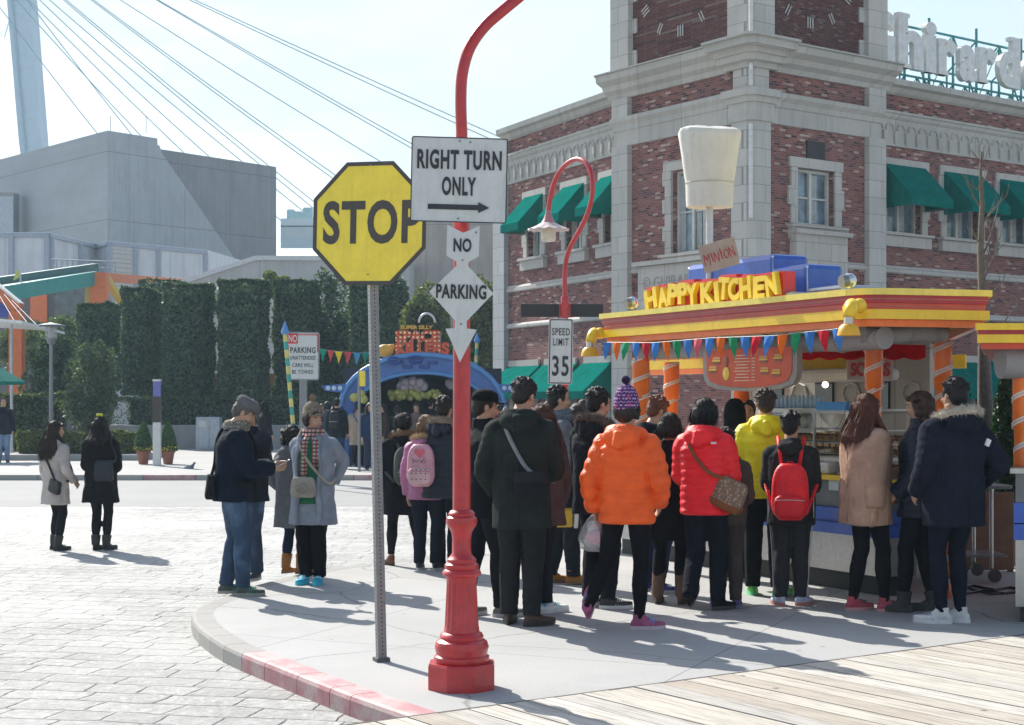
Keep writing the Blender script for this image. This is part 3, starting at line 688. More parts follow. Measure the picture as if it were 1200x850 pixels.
    m.build('canopy', cloth((.01, .17, .13)), u); m = MB(); m.tube([(a.x, 44, 0), (a.x, 44, zt + .2)], .03, 8); m.build('pole', paint((.5, .5, .5)), u)
orange_frame()
def far_things():
    t = empty('beige_building', (P(545, 0, 90).x, 92, 0), 'plain beige rendered building behind the right turn sign', 'building')
    m = MB(); a, b_ = P(476, 238, 90), P(660, 238, 90); m.box(((a.x + b_.x) / 2, 95, a.z / 2 - .1), (b_.x - a.x, 10, a.z)); m.build('wall', concretem((.42, .37, .33), (5, 4, .02), key='bg'), t)
    m = MB(); m.box(((a.x + b_.x) / 2, 95, a.z), (b_.x - a.x + .3, 10.3, .25)); m.build('parapet', concretem((.45, .43, .4), key='bp'), t)
    t = empty('low_pale_building', (P(350, 0, 88).x, 89, 0), 'low pale building with sloping roof edge right of the concrete hall', 'building')
    m = MB(); z = lambda y: P(0, y, 86).z; X = lambda x: P(x, 0, 86).x
    m.prism([(X(214), -.2), (X(214), z(331)), (X(300), z(303)), (X(480), z(304)), (X(480), -.2)], 86, 96); m.build('wall', concretem((.50, .49, .48), (6, 5, .03), key='lp'), t)
    m = MB(); m.bar(P(214, 330.5, 85.95), P(300, 302.5, 85.95), .2, .25); m.bar(P(300, 302.5, 85.95), P(480, 303.5, 85.95), .2, .25); m.build('roof_trim', paint((.62, .62, .64)), t)
    # elevated road and the machinery on it
    t = empty('elevated_road', (P(400, 0, 240).x, 242, 0), 'elevated highway deck seen between the concrete hall and the stop sign', 'viaduct')
    m = MB(); a, b_ = P(330, 283, 240), P(640, 283, 240); m.box(((a.x + b_.x) / 2, 243, P(0, 274, 240).z), (b_.x - a.x, 8, 2.3)); m.build('deck', concretem((.42, .46, .48), key='ed'), t)
    m = MB(); m.box(((a.x + b_.x) / 2, 239.2, P(0, 286, 240).z), (b_.x - a.x, .5, 1.5)); m.build('lower_rail', paint((.35, .45, .5)), t)
    m = MB(); m.box(((a.x + b_.x) / 2, 239.2, P(0, 262, 240).z), (b_.x - a.x, .4, 1.3)); m.build('barrier', paint((.5, .56, .6)), t)
    m = MB()
    for x, w_, h in ((340, 1.2, 1.8), (350, 1.8, 1.5), (360, 1.5, 2.1)): q = P(x, 254, 242); m.box((q.x, 243, q.z + h / 2 - .6), (w_, 1.5, h), bev=.2)
    m.build('roof_units', paint((.30, .45, .48)), t)
    m = MB()
    for x in (420, 640): q = P(x, 300, 243); m.box((q.x, 243, q.z / 2), (3, 3, q.z * 1.2))
    m.build('pier', concretem((.4, .42, .44), key='ed'), t)
    # bridge pylon with stays
    t = empty('bridge_pylon', (P(56, 0, 300).x, 300, 0), 'pale tapering bridge pylon with fanned stay cables', 'bridge')
    D = 300; m = MB(); rs = []
    for (xl, xr, y) in ((62, 86, 472), (22, 48, 166), (8, 35, 0), (-16, 7, -250), (-18, 2, -300)):
        a, b_ = P(xl, y, D), P(xr, y, D); rs.append([a, b_, b_ + Vector((0, 5, 0)), a + Vector((0, 5, 0))])
    m.rings(rs); m.build('pylon', concretem((.42, .50, .58), key='py', rough=.6), t)  # pale blue-grey puts distance haze into the base colour
    m = MB(); rs = [P(x, y, D - .3) for x, y in ((60, 472), (29, 166), (14, 0), (-10, -250))]; m.tube(rs, .25, 6); m.build('ladder_rail', paint((.2, .3, .38)), t)
    lines = [((9, 20), (113, 152)), ((20, 0), (165, 156)), ((33, 0), (152, 152)), ((35, 0), (215, 176)), ((48, 0), (247, 183)), ((60, 0), (330, 226)), ((77, 0), (375, 250)), ((80, 0), (378, 244)), ((110, 0), (400, 215)),
             ((113, 0), (403, 211)), ((145, 0), (450, 190)), ((188, 0), (480, 170)), ((190, 0), (484, 167)), ((228, 0), (580, 163)), ((234, 0), (590, 160)), ((2, 0), (60, -30))]
    for (x0, y0), (x1, y1) in lines[:-1]:
        sl_ = (y1 - y0) / (x1 - x0); ys = -250 + x0 * .9; 
        # up to the pylon, down to the deck
        xt = x0 - (y0 + 60 + x0 * .75) / sl_; yt_ = y0 - (60 + x0 * .75) - y0
        xa = -10; ya = y0 + (xa - x0) * sl_
        xb = x1 + (265 - y1) / sl_ * .97; yb = y1 + (xb - x1) * sl_
        def sag(k): return .6 * math.sin(math.pi * k)
        a, b_ = P(xa, ya, D), P(xb, yb, D)
        m = MB(); m.tube([a.lerp(b_, k / 8) - Vector((0, 0, sag(k / 8) - sag(.5) * 0)) for k in range(9)], .10, 5); m.build('stay_cable', paint((.16, .28, .32), .5), t)
    m = MB(); m.tube([P(-5, 30, D), P(5, 45, D), P(12, 20, D)], .1, 5); m.build('stay_loop', paint((.2, .3, .35)), t)
far_things()

# ================================================================ BRICK BUILDING
BRICK, STONE, TRIM = brickm(), stonem(), stonem((.47, .45, .41), 1.6, 2.0, .5)
AWN = fabric_thin((.008, .26, .215)); 
def wallframe(A, B):
    d = (B - A); d.z = 0; L_ = d.length; d.normalize()
    return Matrix.Translation((A.x, A.y, 0)) @ Matrix.Rotation(math.atan2(d.y, d.x), 4, 'Z'), L_
def face(Mw, L_, z0, z1, opens, name, mat, parent, depth=.28, u0=0.0):
    xs = sorted({u0, L_, *[o[0] for o in opens], *[o[1] for o in opens]}); zs = sorted({z0, z1, *[o[2] for o in opens], *[o[3] for o in opens]})
    m = MB()
    for i in range(len(xs) - 1):
        for j in range(len(zs) - 1):
            cx_, cz_ = (xs[i] + xs[i + 1]) / 2, (zs[j] + zs[j + 1]) / 2
            if any(o[0] < cx_ < o[1] and o[2] < cz_ < o[3] for o in opens): continue
            a, b_, c, d = xs[i], xs[i + 1], zs[j], zs[j + 1]; m.add([(a, 0, c), (b_, 0, c), (b_, 0, d), (a, 0, d)], [(0, 1, 2, 3)])
    for (a, b_, c, d) in opens:
        m.add([(a, 0, c), (b_, 0, c), (b_, 0, d), (a, 0, d), (a, depth, c), (b_, depth, c), (b_, depth, d), (a, depth, d)], [(0, 1, 5, 4), (1, 2, 6, 5), (2, 3, 7, 6), (3, 0, 4, 7)])
    m.add([(u0, .6, z0), (L_, .6, z0), (L_, .6, z1), (u0, .6, z1)], [(3, 2, 1, 0)])
    return m.build(name, mat, parent, M=Mw)
def T3(Mw, x, y, z): return Mw @ Matrix.Translation((x, y, z))
def window(Mw, a, b_, c, d, parent, sash=2, surround=.22, quoin=True, sill=.35):
    w_, h = b_ - a, d - c
    W = MB(); W.box(((a + b_) / 2, .245, (c + d) / 2), (w_ - .02, .02, h - .02)); wo = W.build('window', glass((.10, .14, .17)), parent, M=Mw)
    f = MB(); t = .07
    f.box((a + t / 2, .2, (c + d) / 2), (t, .08, h)); f.box((b_ - t / 2, .2, (c + d) / 2), (t, .08, h)); f.box(((a + b_) / 2, .2, d - t / 2), (w_ - 2 * t, .08, t)); f.box(((a + b_) / 2, .2, c + t / 2), (w_ - 2 * t, .08, t))
    for k in range(1, sash): f.box((a + w_ * k / sash, .2, (c + d) / 2), (.09, .085, h - 2 * t))
    for k in range(sash):
        f.box((a + w_ * (k + .5) / sash, .205, c + h * .5), (w_ / sash - .14, .05, .04))
    f.build('frame', paint((.62, .62, .58), .5), wo, M=Mw)
    m = MB()                                            # pale curtains hang inside
    for k in range(sash): m.box((a + w_ * (k + .28) / sash, .225, (c + d) / 2), (w_ / sash * .30, .012, h - .2))
    m.build('curtain', cloth((.42, .44, .44)), wo, M=Mw)
    s_ = MB(); q = surround
    n = max(3, int(h / .34)); 
    for k in range(n):
        z = c + (k + .5) * h / n; e = .09 if k % 2 and quoin else 0
        s_.box((a - q / 2 - e / 2, -.02, z), (q + e, .08, h / n - .004)); s_.box((b_ + q / 2 + e / 2, -.02, z), (q + e, .08, h / n - .004))
    s_.box(((a + b_) / 2, -.025, d + q * .55), (w_ + 2 * q + .1, .09, q * 1.1 - .006))
    s_.build('surround', STONE, wo, M=Mw)
    z_ = MB(); z_.box(((a + b_) / 2, -.06, c - sill / 2 - .002), (w_ + 2 * q + .12, .16, sill)); z_.box(((a + b_) / 2, -.09, c - .04), (w_ + 2 * q + .2, .24, .07)); z_.build('sill', STONE, wo, M=Mw)
    return wo
def awning(Mw, a, b_, zt, zb, out_, parent, val=.22, kind=0):
    m = MB()
    A = [(a, -.03, zt), (b_, -.03, zt), (b_, -out_, zb + val), (a, -out_, zb + val), (a, -out_, zb), (b_, -out_, zb), (b_, -.03, zb), (a, -.03, zb)]
    m.add(A, [(0, 1, 2, 3), (3, 2, 5, 4), (0, 3, 4, 7), (1, 6, 5, 2)])
    o = m.build('awning', AWN, parent, M=Mw)
    so_ = o.modifiers.new('s', 'SOLIDIFY'); so_.thickness = .012
    f = MB(); f.bar((a + .03, -out_ + .03, zb + .02), (b_ - .03, -out_ + .03, zb + .02), .025, .025); f.bar((a + .03, -.05, zb + .03), (a + .03, -out_ + .03, zb + .03), .025, .025); f.bar((b_ - .03, -.05, zb + .03), (b_ - .03, -out_ + .03, zb + .03), .025, .025)
    f.build('awning_frame', paint((.3, .3, .3), .4, .6), o, M=Mw)
    return o
def uof(Mw, px):
    """along-wall position of a photo column"""
    o = Mw.translation; d = (Mw.to_3x3() @ Vector((1, 0, 0))); k = (px - CX) / F
    return (k * o.y - o.x) / (d.x - k * d.y)
def moulding(Mw, u0, u1, z, prof, name, mat, parent, endcap=True):
    """a cornice: profile [(outward, dz)...] swept along the wall"""
    m = MB(); rs = []
    for u in (u0, u1): rs.append([(u, -p[0], z + p[1]) for p in prof] + [(u, .1, z + prof[-1][1]), (u, .1, z + prof[0][1])])
    m.rings(rs); return m.build(name, mat, parent, M=Mw)
def brick_building():
    cor = Vector((5.55, 36, 0)); tl = Vector((2.74, 39.86, 0)); tr = Vector((9.14, 38.61, 0))
    t = empty('brick_building', (6, 40, 0), 'two storey red brick building with square corner clock tower, stone trim and green awnings', 'building')
    ML, LL = wallframe(tl, cor); MR, LR = wallframe(cor, tr)
    # ---- tower
    def tw(Mw, LW, side):
        if side: ops = [(uof(Mw, 933), uof(Mw, 977), 5.9, 7.25)]
        else: ops = [(uof(Mw, 788), uof(Mw, 826), 5.3, 7.35)]
        face(Mw, LW, -.1, 8.2, ops, 'tower_wall', BRICK, t, u0=0)
        face(Mw, LW, 8.2, 13.2, [], 'clock_wall', BRICK, t)
        for o in ops: window(Mw, *o, t, sash=2)
        moulding(Mw, -.12 if not side else .0, LW + .0, 8.2, [(.06, 0), (.06, .38), (.1, .40), (.1, .52), (.2, .62), (.2, .72)], 'lower_cornice', TRIM, t)
        moulding(Mw, -.3 if not side else .0, LW + (.0 if not side else .3), 9.42, [(.08, 0), (.12, .12), (.26, .2), (.30, .32), (.50, .42), (.52, .56), (.58, .58), (.58, .62), (.1, .70)], 'main_cornice', TRIM, t)
        m = MB()
        wq = .56 if side else .72
        # corner pilasters (the shared corner one is built below)
        u = LW - .22 if side else .22
        m.box((u, -.06, 4.0), (.62, .2, 8.4)); m.box((u, -.06, 9.17), (.62, .2, .49)); m.build('pilaster', stonem((.52, .5, .46), 1.2, .42), t, M=Mw)
        m = MB(); m.box((u, -.02, 11.7), (.7, .3, 3.1)); 
        for k in range(4): m.box((u + (-.42 if side else .42), -.015, 10.4 + k * .8), (.22, .06, .36))
        m.build('upper_pilaster', stonem((.52, .5, .46), 1.2, .42), t, M=Mw)
        for kk, z in enumerate((8.92 + .02, 10.13)): pass
        # rounded numeral marks of the clock, near the picture's top edge
        cz = 12.25; cu = LW * .5 if not side else LW * .44; rr_ = 1.5
        for k in range(12):
            an = math.pi * 2 * k / 12; ux = Vector((math.sin(an), math.cos(an))); 
            m = MB(); nb = (2, 1, 2, 3, 2, 2, 3, 2, 3, 2, 1, 2)[k]
            for q in range(nb):
                off = (q - (nb - 1) / 2) * .085; c = Vector((cu + ux.x * rr_ + ux.y * off, -.03, cz + ux.y * rr_ - ux.x * off))
                m.bar(c - Vector((ux.x, 0, ux.y)) * .13, c + Vector((ux.x, 0, ux.y)) * .13, .02, .022, up=(0, 1, 0))
            m.build('clock_numeral', paint((.62, .60, .56), .5), t, M=Mw)
    tw(ML, LL, False); tw(MR, LR, True)
    # shared corner pilaster, a chamfered pier
    aL = (ML.to_3x3() @ Vector((-1, 0, 0))); aR = (MR.to_3x3() @ Vector((1, 0, 0))); nL = ML.to_3x3() @ Vector((0, -1, 0)); nR = MR.to_3x3() @ Vector((0, -1, 0))
    def pier(z0, z1, wd, out_, name, mat, cut=.0):
        p = [cor + aL * wd + nL * out_, cor + nL * out_ + nR * (out_), cor + nR * out_ + aR * wd, cor + aR * wd - nR * .2, cor - nL * .2 - nR * .2, cor + aL * wd - nL * .2]
        q = cor + nL * out_ + nR * out_; p[1:2] = [q + aL * .16, q + aR * .16]
        m = MB(); m.slab([(v.x, v.y) for v in p], z0, z1); return m.build(name, mat, t)
    cs = stonem((.52, .5, .46), 1.2, .42)
    pier(-.1, 8.2, .52, .13, 'corner_pilaster', cs); pier(8.2, 8.62, .58, .18, 'corner_block', TRIM); pier(8.62, 8.76, .62, .24, 'corner_block', TRIM); pier(8.76, 8.93, .68, .32, 'corner_block', TRIM)
    pier(8.93, 9.42, .46, .13, 'corner_pilaster', cs)
    for k, (z0, z1, o) in enumerate(((9.42, 9.55, .22), (9.55, 9.7, .38), (9.7, 9.83, .46), (9.83, 9.99, .68), (9.99, 10.06, .76))): pier(z0, z1, .62 + o * .35, o, 'corner_block', TRIM)
    pier(10.06, 13.2, .66, .12, 'corner_pilaster', cs)
    m = MB(); q = cor + (nL + nR) * .16
    for z0, z1 in ((5.9, 8.1), (8.95, 9.5), (10.2, 13.0)): m.box((q.x, q.y, (z0 + z1) / 2), (.09, .09, z1 - z0), bev=.02)
    m.build('light_tube', paint((.66, .66, .66), .4), t)
    m = MB(); a, b_, c = cor, tl, tr; bk = tl + (tr - cor)
    m.slab([(v.x, v.y) for v in (tl, cor, tr, bk)], 10.0, 13.1); m.slab([(v.x * .999, v.y + .7) for v in (tl, cor, tr, bk)], 0, 9.9); m.build('tower_core', BRICK, t)
    # stone balcony front with carved name under the left window, and small grille
    u0, u1 = uof(ML, 757), uof(ML, 838); m = MB(); m.box(((u0 + u1) / 2, -.14, 4.55), (u1 - u0, .26, 1.0)); m.box(((u0 + u1) / 2, -.2, 5.1), (u1 - u0 + .2, .4, .11)); m.box(((u0 + u1) / 2, -.2, 4.02), (u1 - u0 + .16, .36, .1)); m.build('balcony_panel', STONE, t, M=ML)
    tx = shifted(text_mb('© GHIRARDELLI', w=(u1 - u0) * 1.16 - .3, h=.30, bold=-.012, depth=.004), (u0 + u1) / 2 + .26, -.285, 4.62)
    tx.build('carved_name', paint((.33, .31, .28), .8), t, M=ML)
    m = MB(); u = uof(MR, 955); m.box((u, -.01, 8.2 - .55), (.62, .06, .55)); m.build('vent_grille', paint((.03, .025, .025), .6), t, M=MR)
    u0, u1 = uof(MR, 925), uof(MR, 985); m = MB(); m.box(((u0 + u1) / 2, -.12, 5.2), (u1 - u0, .22, .9)); m.box(((u0 + u1) / 2, -.17, 5.7), (u1 - u0 + .16, .32, .1)); m.build('balcony_panel', STONE, t, M=MR)
    for z, hh in ((5.0, .16), (3.9, .12)):
        moulding(ML, .5, LL - .5, z - hh / 2, [(.04, 0), (.07, .03), (.07, hh * .6), (.03, hh)], 'string_course', STONE, t); moulding(MR, .5, LR - .5, z - hh / 2, [(.04, 0), (.07, .03), (.07, hh * .6), (.03, hh)], 'string_course', STONE, t)
    # ---- wings
    def wing(Mw, u0, u1, wins, lows, side):
        ops = [w_ for w_ in wins] + [l for l in lows]
        face(Mw, u1, -.1, 9.45, ops, 'wing_wall', BRICK, t, u0=u0)
        moulding(Mw, u0, u1, 9.45, [(.03, 0), (.10, .05), (.18, .16), (.30, .2), (.32, .34)], 'roof_cornice', TRIM, t)
        moulding(Mw, u0, u1, 8.82, [(.05, 0), (.10, .05), (.12, .12), (.16, .15), (.16, .2)], 'frieze_ledge', TRIM, t)
        m = MB(); m.box(((u0 + u1) / 2, -.02, 8.48), (u1 - u0, .07, .67)); 
        n = int((u1 - u0) / .42)
        for k in range(n):
            u = u0 + (k + .5) * (u1 - u0) / n
            pts = [(u + .15 * math.cos(a), -.07, 8.55 + .15 * math.sin(a)) for a in [math.pi * j / 8 for j in range(9)]]
            m.tube(pts, .032, 6); m.box((u + .18, -.085, 8.40), (.09, .07, .22)); m.box((u + .18, -.075, 8.26), (.05, .05, .1))
        m.build('arcade_frieze', TRIM, t, M=Mw)
        for k in range(n // 1):
            pass
        for z, hh in ((5.02, .2), (3.92, .16)): moulding(Mw, u0, u1, z - hh / 2, [(.04, 0), (.08, .03), (.08, hh * .6), (.03, hh)], 'string_course', STONE, t)
        for w_ in wins:
            window(Mw, *w_, t)
            awning(Mw, w_[0] - .12, w_[1] + .12, w_[3] + .12, w_[3] - (1.05 if side else 1.0), .95 if side else .85, t)
        for l in lows:
            window(Mw, *l, t, quoin=False)
            awning(Mw, l[0] - .35, l[1] + .35, l[3] + .1, l[3] - .9, .95, t, val=.2)
        m = MB(); m.add([(u0, .5, 9.5), (u1, .5, 9.5), (u1, 9, 9.5), (u0, 9, 9.5), (u0, .5, -.1), (u1, .5, -.1), (u1, 9, -.1), (u0, 9, -.1)], [(0, 1, 2, 3), (4, 5, 6, 7), (0, 1, 5, 4), (1, 2, 6, 5), (2, 3, 7, 6), (3, 0, 4, 7)])
        m.build('wing_core', paint((.05, .045, .04), .9), t, M=Mw)
    A, B = Vector((-.34, 46.75, 0)), Vector((2.86, 40.4, 0)); Mw, LW = wallframe(A, B)
    wins = []
    for x0, x1 in ((619, 636), (664, 684), (709, 724)):
        wins.append((uof(Mw, x0), uof(Mw, x1), 5.85, 7.55))
    lows = [(uof(Mw, x0), uof(Mw, x1), .9, 2.65) for x0, x1 in ((603, 628), (645, 671), (692, 712))]
    wing(Mw, 0.3, LW, wins, lows, 0)
    m = MB(); m.box((.15, -.03, 4.7), (.75, .25, 9.6)); m.build('end_pilaster', stonem((.42, .43, .44), 1.2, .42), t, M=Mw)
    Aw = tr + nR * -.25 + aR * .0; Bw = Aw + aR * 26; Mw, LW = wallframe(Aw, Bw)
    wins = []; 
    us = [uof(Mw, 1036), uof(Mw, 1106)]; pit = us[1] - us[0]; q0 = uof(Mw, 1037) + .02
    for k in range(9):
        a = q0 + .0 + k * pit; wins.append((a, a + 1.35, 5.95, 7.6))
    lows = [(a[0] - .1, a[1] + .1, .9, 2.65) for a in wins]
    wing(Mw, 0.0, LW, wins, lows, 1)
    # roof sign: open lattice with big white letters
    s = empty('roof_sign', Mw @ Vector((4, .6, 9.8)), 'big white serif letters on teal steel lattice above the right brick wing', 'rooftop sign')
    tl_ = paint((.04, .26, .26), .5)
    m = MB(); u0, u1 = .35, 13.5; y = .9
    for z in (9.95, 10.3, 11.6): m.bar((u0, y, z), (u1, y, z), .05, .05); m.bar((u0, y + 1.0, z - .1 if z < 11 else 10.9), (u1, y + 1.0, z - .1 if z < 11 else 10.9), .05, .05)
    k = 0; u = u0
    while u <= u1:
        m.bar((u, y, 9.7), (u, y, 11.95 if k % 2 else 11.6), .05, .05); m.bar((u, y + 1, 9.7), (u, y + 1, 10.9), .04, .04)
        if u + 1.0 < u1:
            m.bar((u, y, 9.95 if k % 2 else 11.6), (u + 1.0, y, 11.6 if k % 2 else 9.95), .035, .035); m.bar((u, y + .03, 9.75), (u + 1, y + 1, 10.4), .035, .035)
            m.bar((u, y, 10.3), (u + .5, y + 1, 9.8), .03, .03); m.bar((u + .5, y, 9.75), (u + .5, y, 10.3), .03, .03); m.bar((u, y, 9.75), (u + .5, y, 10.3), .03, .03); m.bar((u + .5, y, 10.3), (u + 1.0, y, 9.75), .03, .03)
        m.bar((u, y, 11.6), (u, y + 1, 10.9), .035, .035); u += 1.0; k += 1
    m.build('lattice', tl_, s, M=Mw)
    # letters, heavy slab forms
    seq = 'Ghirardelli'; widths = dict(G=1.3, h=1.08, i=.48, r=.83, a=.80, d=1.02, e=.9, l=.52)
    u = uof(Mw @ Matrix.Translation((0, .72, 0)), 1049) - widths['G'] - .04
    for ch in seq:
        wd = widths[ch]; up = ch in 'Ghdl'
        hgt = {'G': 1.45, 'h': 1.42, 'd': 1.42, 'l': 1.42, 'i': 1.35}.get(ch, .98)
        tm = text_mb(ch, w=wd * .93, h=hgt, bold=.045, depth=.16)
        zc = 10.42 + hgt / 2 - (.05 if ch in 'Ga' else 0)
        shifted(tm, u + wd / 2, .72, zc); 
        # little slab serifs at the foot
        if ch in 'hirl': tm.cur = 0; tm.box((u + wd * .28, .72, 10.42 + .05), (wd * .45, .17, .1))
        if ch in 'hd': tm.box((u + (wd * .25 if ch == 'h' else wd * .72), .72, 10.42 + hgt - .05), (wd * .4, .17, .1))
        tm.build('letter', paint((.72, .72, .70), .5), s, M=Mw); u += wd + .04
brick_building()
# ---- thin bluish air
hb = MB(); hb.box((0, 200, 50), (640, 640, 106)); 
hm = bpy.data.materials.new('haze'); hm.use_nodes = True; hn = hm.node_tree; hn.nodes.remove(hn.nodes['Principled BSDF']); pv = hn.nodes.new('ShaderNodeVolumePrincipled')
pv.inputs['Density'].default_value = .0007; pv.inputs['Color'].default_value = (.58, .82, 1, 1); pv.inputs['Anisotropy'].default_value = .2
hn.links.new(pv.outputs[0], hn.nodes['Material Output'].inputs['Volume']); hb.build('haze', hm, kind='stuff', keep=True)
# stone eave lights (string of small lamps on the tower's left edge) are left as part of its trim
# ================================================================ ROAD SIGNS AND LAMPS
WHITE = paint((.60, .61, .60), .45, var=.10, scale=9); BLACK = paint((.025, .027, .035), .5); GALV = paint((.24, .25, .26), .45, .7, .2, 30)
REDP = paint((.50, .022, .028), .32, var=.25, scale=14, bmp=.25, coat=.3)
def street_lamp(base, rz, label):
    t = empty('street_lamp', base, label, 'street lamp', 'red gooseneck street lamps')
    B = Vector(base)
    m = MB(); oc = [(math.cos(R(a)) * .205, math.sin(R(a)) * .205) for a in (22.5, 67.5, 112.5, 157.5, 202.5, 247.5, 292.5, 337.5)]
    m.rings([[B + Vector((x * k, y * k, z)) for x, y in oc] for k, z in ((1, -.02), (1, .135), (.97, .15), (.7, .152))]); m.build('plinth', REDP, t)
    m = MB(); m.lathe(B, [(.155, .148), (.162, .165), (.16, .185), (.148, .195), (.152, .215), (.158, .24), (.148, .27), (.125, .285), (.128, .30), (.118, .318), (.104, .325)], 32); m.build('base_moulding', REDP, t, smooth='auto')
    m = MB(); rs = []
    for z, r in ((.32, .103), (.345, .102), (.36, .1), (.60, .088), (.625, .089), (.645, .09)):
        fl = .0085 if .35 < z < .61 else 0
        rs.append([B + Vector((math.cos(2 * math.pi * j / 96) * (r - fl * (.5 + .5 * math.cos(2 * math.pi * j / 96 * 16))), math.sin(2 * math.pi * j / 96) * (r - fl * (.5 + .5 * math.cos(2 * math.pi * j / 96 * 16))), z)) for j in range(96)])
    m.rings(rs); m.build('fluted_shaft', REDP, t, smooth='auto')
    m = MB(); m.lathe(B, [(.088, .642), (.108, .65), (.114, .665), (.108, .68), (.095, .688), (.10, .70), (.098, .715), (.084, .725), (.086, .745), (.070, .76), (.056, .78), (.054, .86), (.060, .90), (.074, .925), (.086, .94), (.092, .965), (.088, .985), (.074, .995), (.078, 1.008), (.066, 1.025), (.052, 1.03)], 32)
    m.build('collar', REDP, t, smooth='auto')
    m = MB(); m.lathe(B, [(.052, 1.02), (.0485, 2.6), (.048, 3.07)], 24)
    m.build('pole', REDP, t, smooth='auto')
    m = MB(); m.lathe(B, [(.05, 3.04), (.058, 3.05), (.058, 3.15), (.052, 3.16), (.034, 3.165), (.034, 3.24), (.03, 3.245)], 24); m.build('socket', REDP, t, smooth='auto')
    path = [(0, 3.22), (-.005, 3.4), (.005, 3.56), (.05, 3.71), (.14, 3.84), (.26, 3.95), (.42, 4.09), (.57, 4.24), (.68, 4.42), (.725, 4.62), (.68, 4.83), (.55, 4.98), (.35, 5.06), (.12, 5.05), (-.10, 4.97), (-.28, 4.82), (-.40, 4.6), (-.45, 4.38)]
    Mr = Matrix.Rotation(rz, 3, 'Z'); Q = lambda x, z: B + Mr @ Vector((x, 0, z))
    # Catmull-Rom for a smooth neck
    pts = []
    for i in range(len(path) - 1):
        p0, p1, p2, p3 = [Vector((*path[max(0, min(len(path) - 1, i + k))],)) for k in (-1, 0, 1, 2)]
        for s_ in range(4):
            u = s_ / 4; v = .5 * ((2 * p1) + (p2 - p0) * u + (2 * p0 - 5 * p1 + 4 * p2 - p3) * u * u + (-p0 + 3 * p1 - 3 * p2 + p3) * u ** 3); pts.append(Q(v.x, v.y))
    pts.append(Q(*path[-1])); m = MB(); m.tube(pts, .034, 14, up=(0, 1, 0)); m.build('gooseneck', REDP, t, smooth='auto')
    e = Q(-.45, 0); m = MB(); rs = []
    for r, z in ((.04, 4.44), (.045, 4.38), (.075, 4.30), (.11, 4.24)): rs.append((r, z))
    m.lathe(e, rs, 20); m.build('lamp_holder', paint((.42, .20, .20), .5), t, smooth='auto')
    m = MB(); rs = []
    for r, z, wv in ((.10, 4.25, 0), (.17, 4.21, .1), (.25, 4.17, .5), (.30, 4.15, 1), (.30, 4.14, 1), (.24, 4.15, .5), (.10, 4.22, 0)):
        rs.append([e + Vector((math.cos(2 * math.pi * j / 48) * r, math.sin(2 * math.pi * j / 48) * r, z + wv * .012 * math.cos(12 * 2 * math.pi * j / 48))) for j in range(48)])
    m.rings(rs); sh = m.build('lamp_shade', paint((.62, .52, .50), .4), t, smooth='auto')
    m = MB(); m.lathe(e, [(.02, 4.22), (.105, 4.20), (.11, 4.02), (.10, 3.98), (.03, 3.97)], 20); m.build('lamp_glass', paint((.66, .60, .48), .25), sh, smooth='auto')
    return t
lampA = G(541, 806); lampA.z = 0
street_lamp(lampA, R(18), 'tall red cast iron street lamp carrying the right turn only sign, in the foreground')
lampB = Vector((P(662, 0, 22).x, 22, 0.0))
street_lamp(lampB, R(-60), 'smaller, more distant red gooseneck street lamp carrying the speed limit 35 sign')

def plate(name, outline, loc, rz, tilt, th, mat, parent=None, rim=None, **tags): pass
def signM(c, yaw=0, roll=0): return Matrix.Translation(c) @ Matrix.Rotation(yaw, 4, 'Z') @ Matrix.Rotation(roll, 4, 'Y')
def rrect(w_, h, r, n=5):
    o = []
    for cx_, cz_, a0 in ((w_ / 2 - r, h / 2 - r, 0), (-w_ / 2 + r, h / 2 - r, 90), (-w_ / 2 + r, -h / 2 + r, 180), (w_ / 2 - r, -h / 2 + r, 270)):
        for k in range(n): a = R(a0 + 90 * k / (n - 1)); o.append((cx_ + r * math.cos(a), cz_ + r * math.sin(a)))
    return o
# RIGHT TURN ONLY
dS = 8.83
c = P(538, 211, dS); s = dS / F; t = empty('road_sign', c - Vector((0, 0, .25)), 'white rectangular right turn only sign with long black arrow on the red lamp', 'road sign')
M = signM(c, R(3), R(1.2)); W_, H_ = 112 * s, 99 * s
m = MB(); m.prism(rrect(W_, H_, .015), 0, .004); m.build('panel', WHITE, t, M=M)
def outline_mb(w_, h, r, th, y0, y1):
    a, b_ = rrect(w_, h, r), rrect(w_ - 2 * th, h - 2 * th, max(r - th, .002)); n = len(a); m = MB()
    vs = [Vector((p[0], y0, p[1])) for p in a + b_] + [Vector((p[0], y1, p[1])) for p in a + b_]
    fs = []
    for i in range(n): j = (i + 1) % n; fs += [(i, j, n + j, n + i), (2 * n + i, 3 * n + i, 3 * n + j, 2 * n + j), (i, 2 * n + i, 2 * n + j, j), (n + i, n + j, 3 * n + j, 3 * n + i)]
    return m.add(vs, fs)
m = outline_mb(W_ + .004, H_ + .004, .015, .006, -.003, -.0005); m.build('border', BLACK, t, M=M)
m = merge(shifted(text_mb('RIGHT TURN', w=99 * s, h=23 * s, bold=.034, depth=.003, spacing=1.12), 0, -.003, 23.5 * s), shifted(text_mb('ONLY', w=40 * s, h=22 * s, bold=.034, depth=.003, spacing=1.12), 0, -.003, -7.5 * s))
m.build('lettering', BLACK, t, M=M)
m = MB(); m.prism([(-36 * s, -29 * s), (-36 * s, -34 * s - 1 * s), (23 * s, -35 * s), (23 * s, -38.5 * s), (36 * s, -32 * s), (23 * s, -25.5 * s), (23 * s, -29 * s)], -.0045, -.0015); m.build('arrow', BLACK, t, M=M)
m = MB()
for x, z in ((0, H_ / 2 - .02), (.06, H_ / 2 - .025), (0, -H_ / 2 + .02)): m.ell((x, -.003, z), (.006, .004, .006), n=8, m=5)
m.build('bolts', GALV, t, M=M)
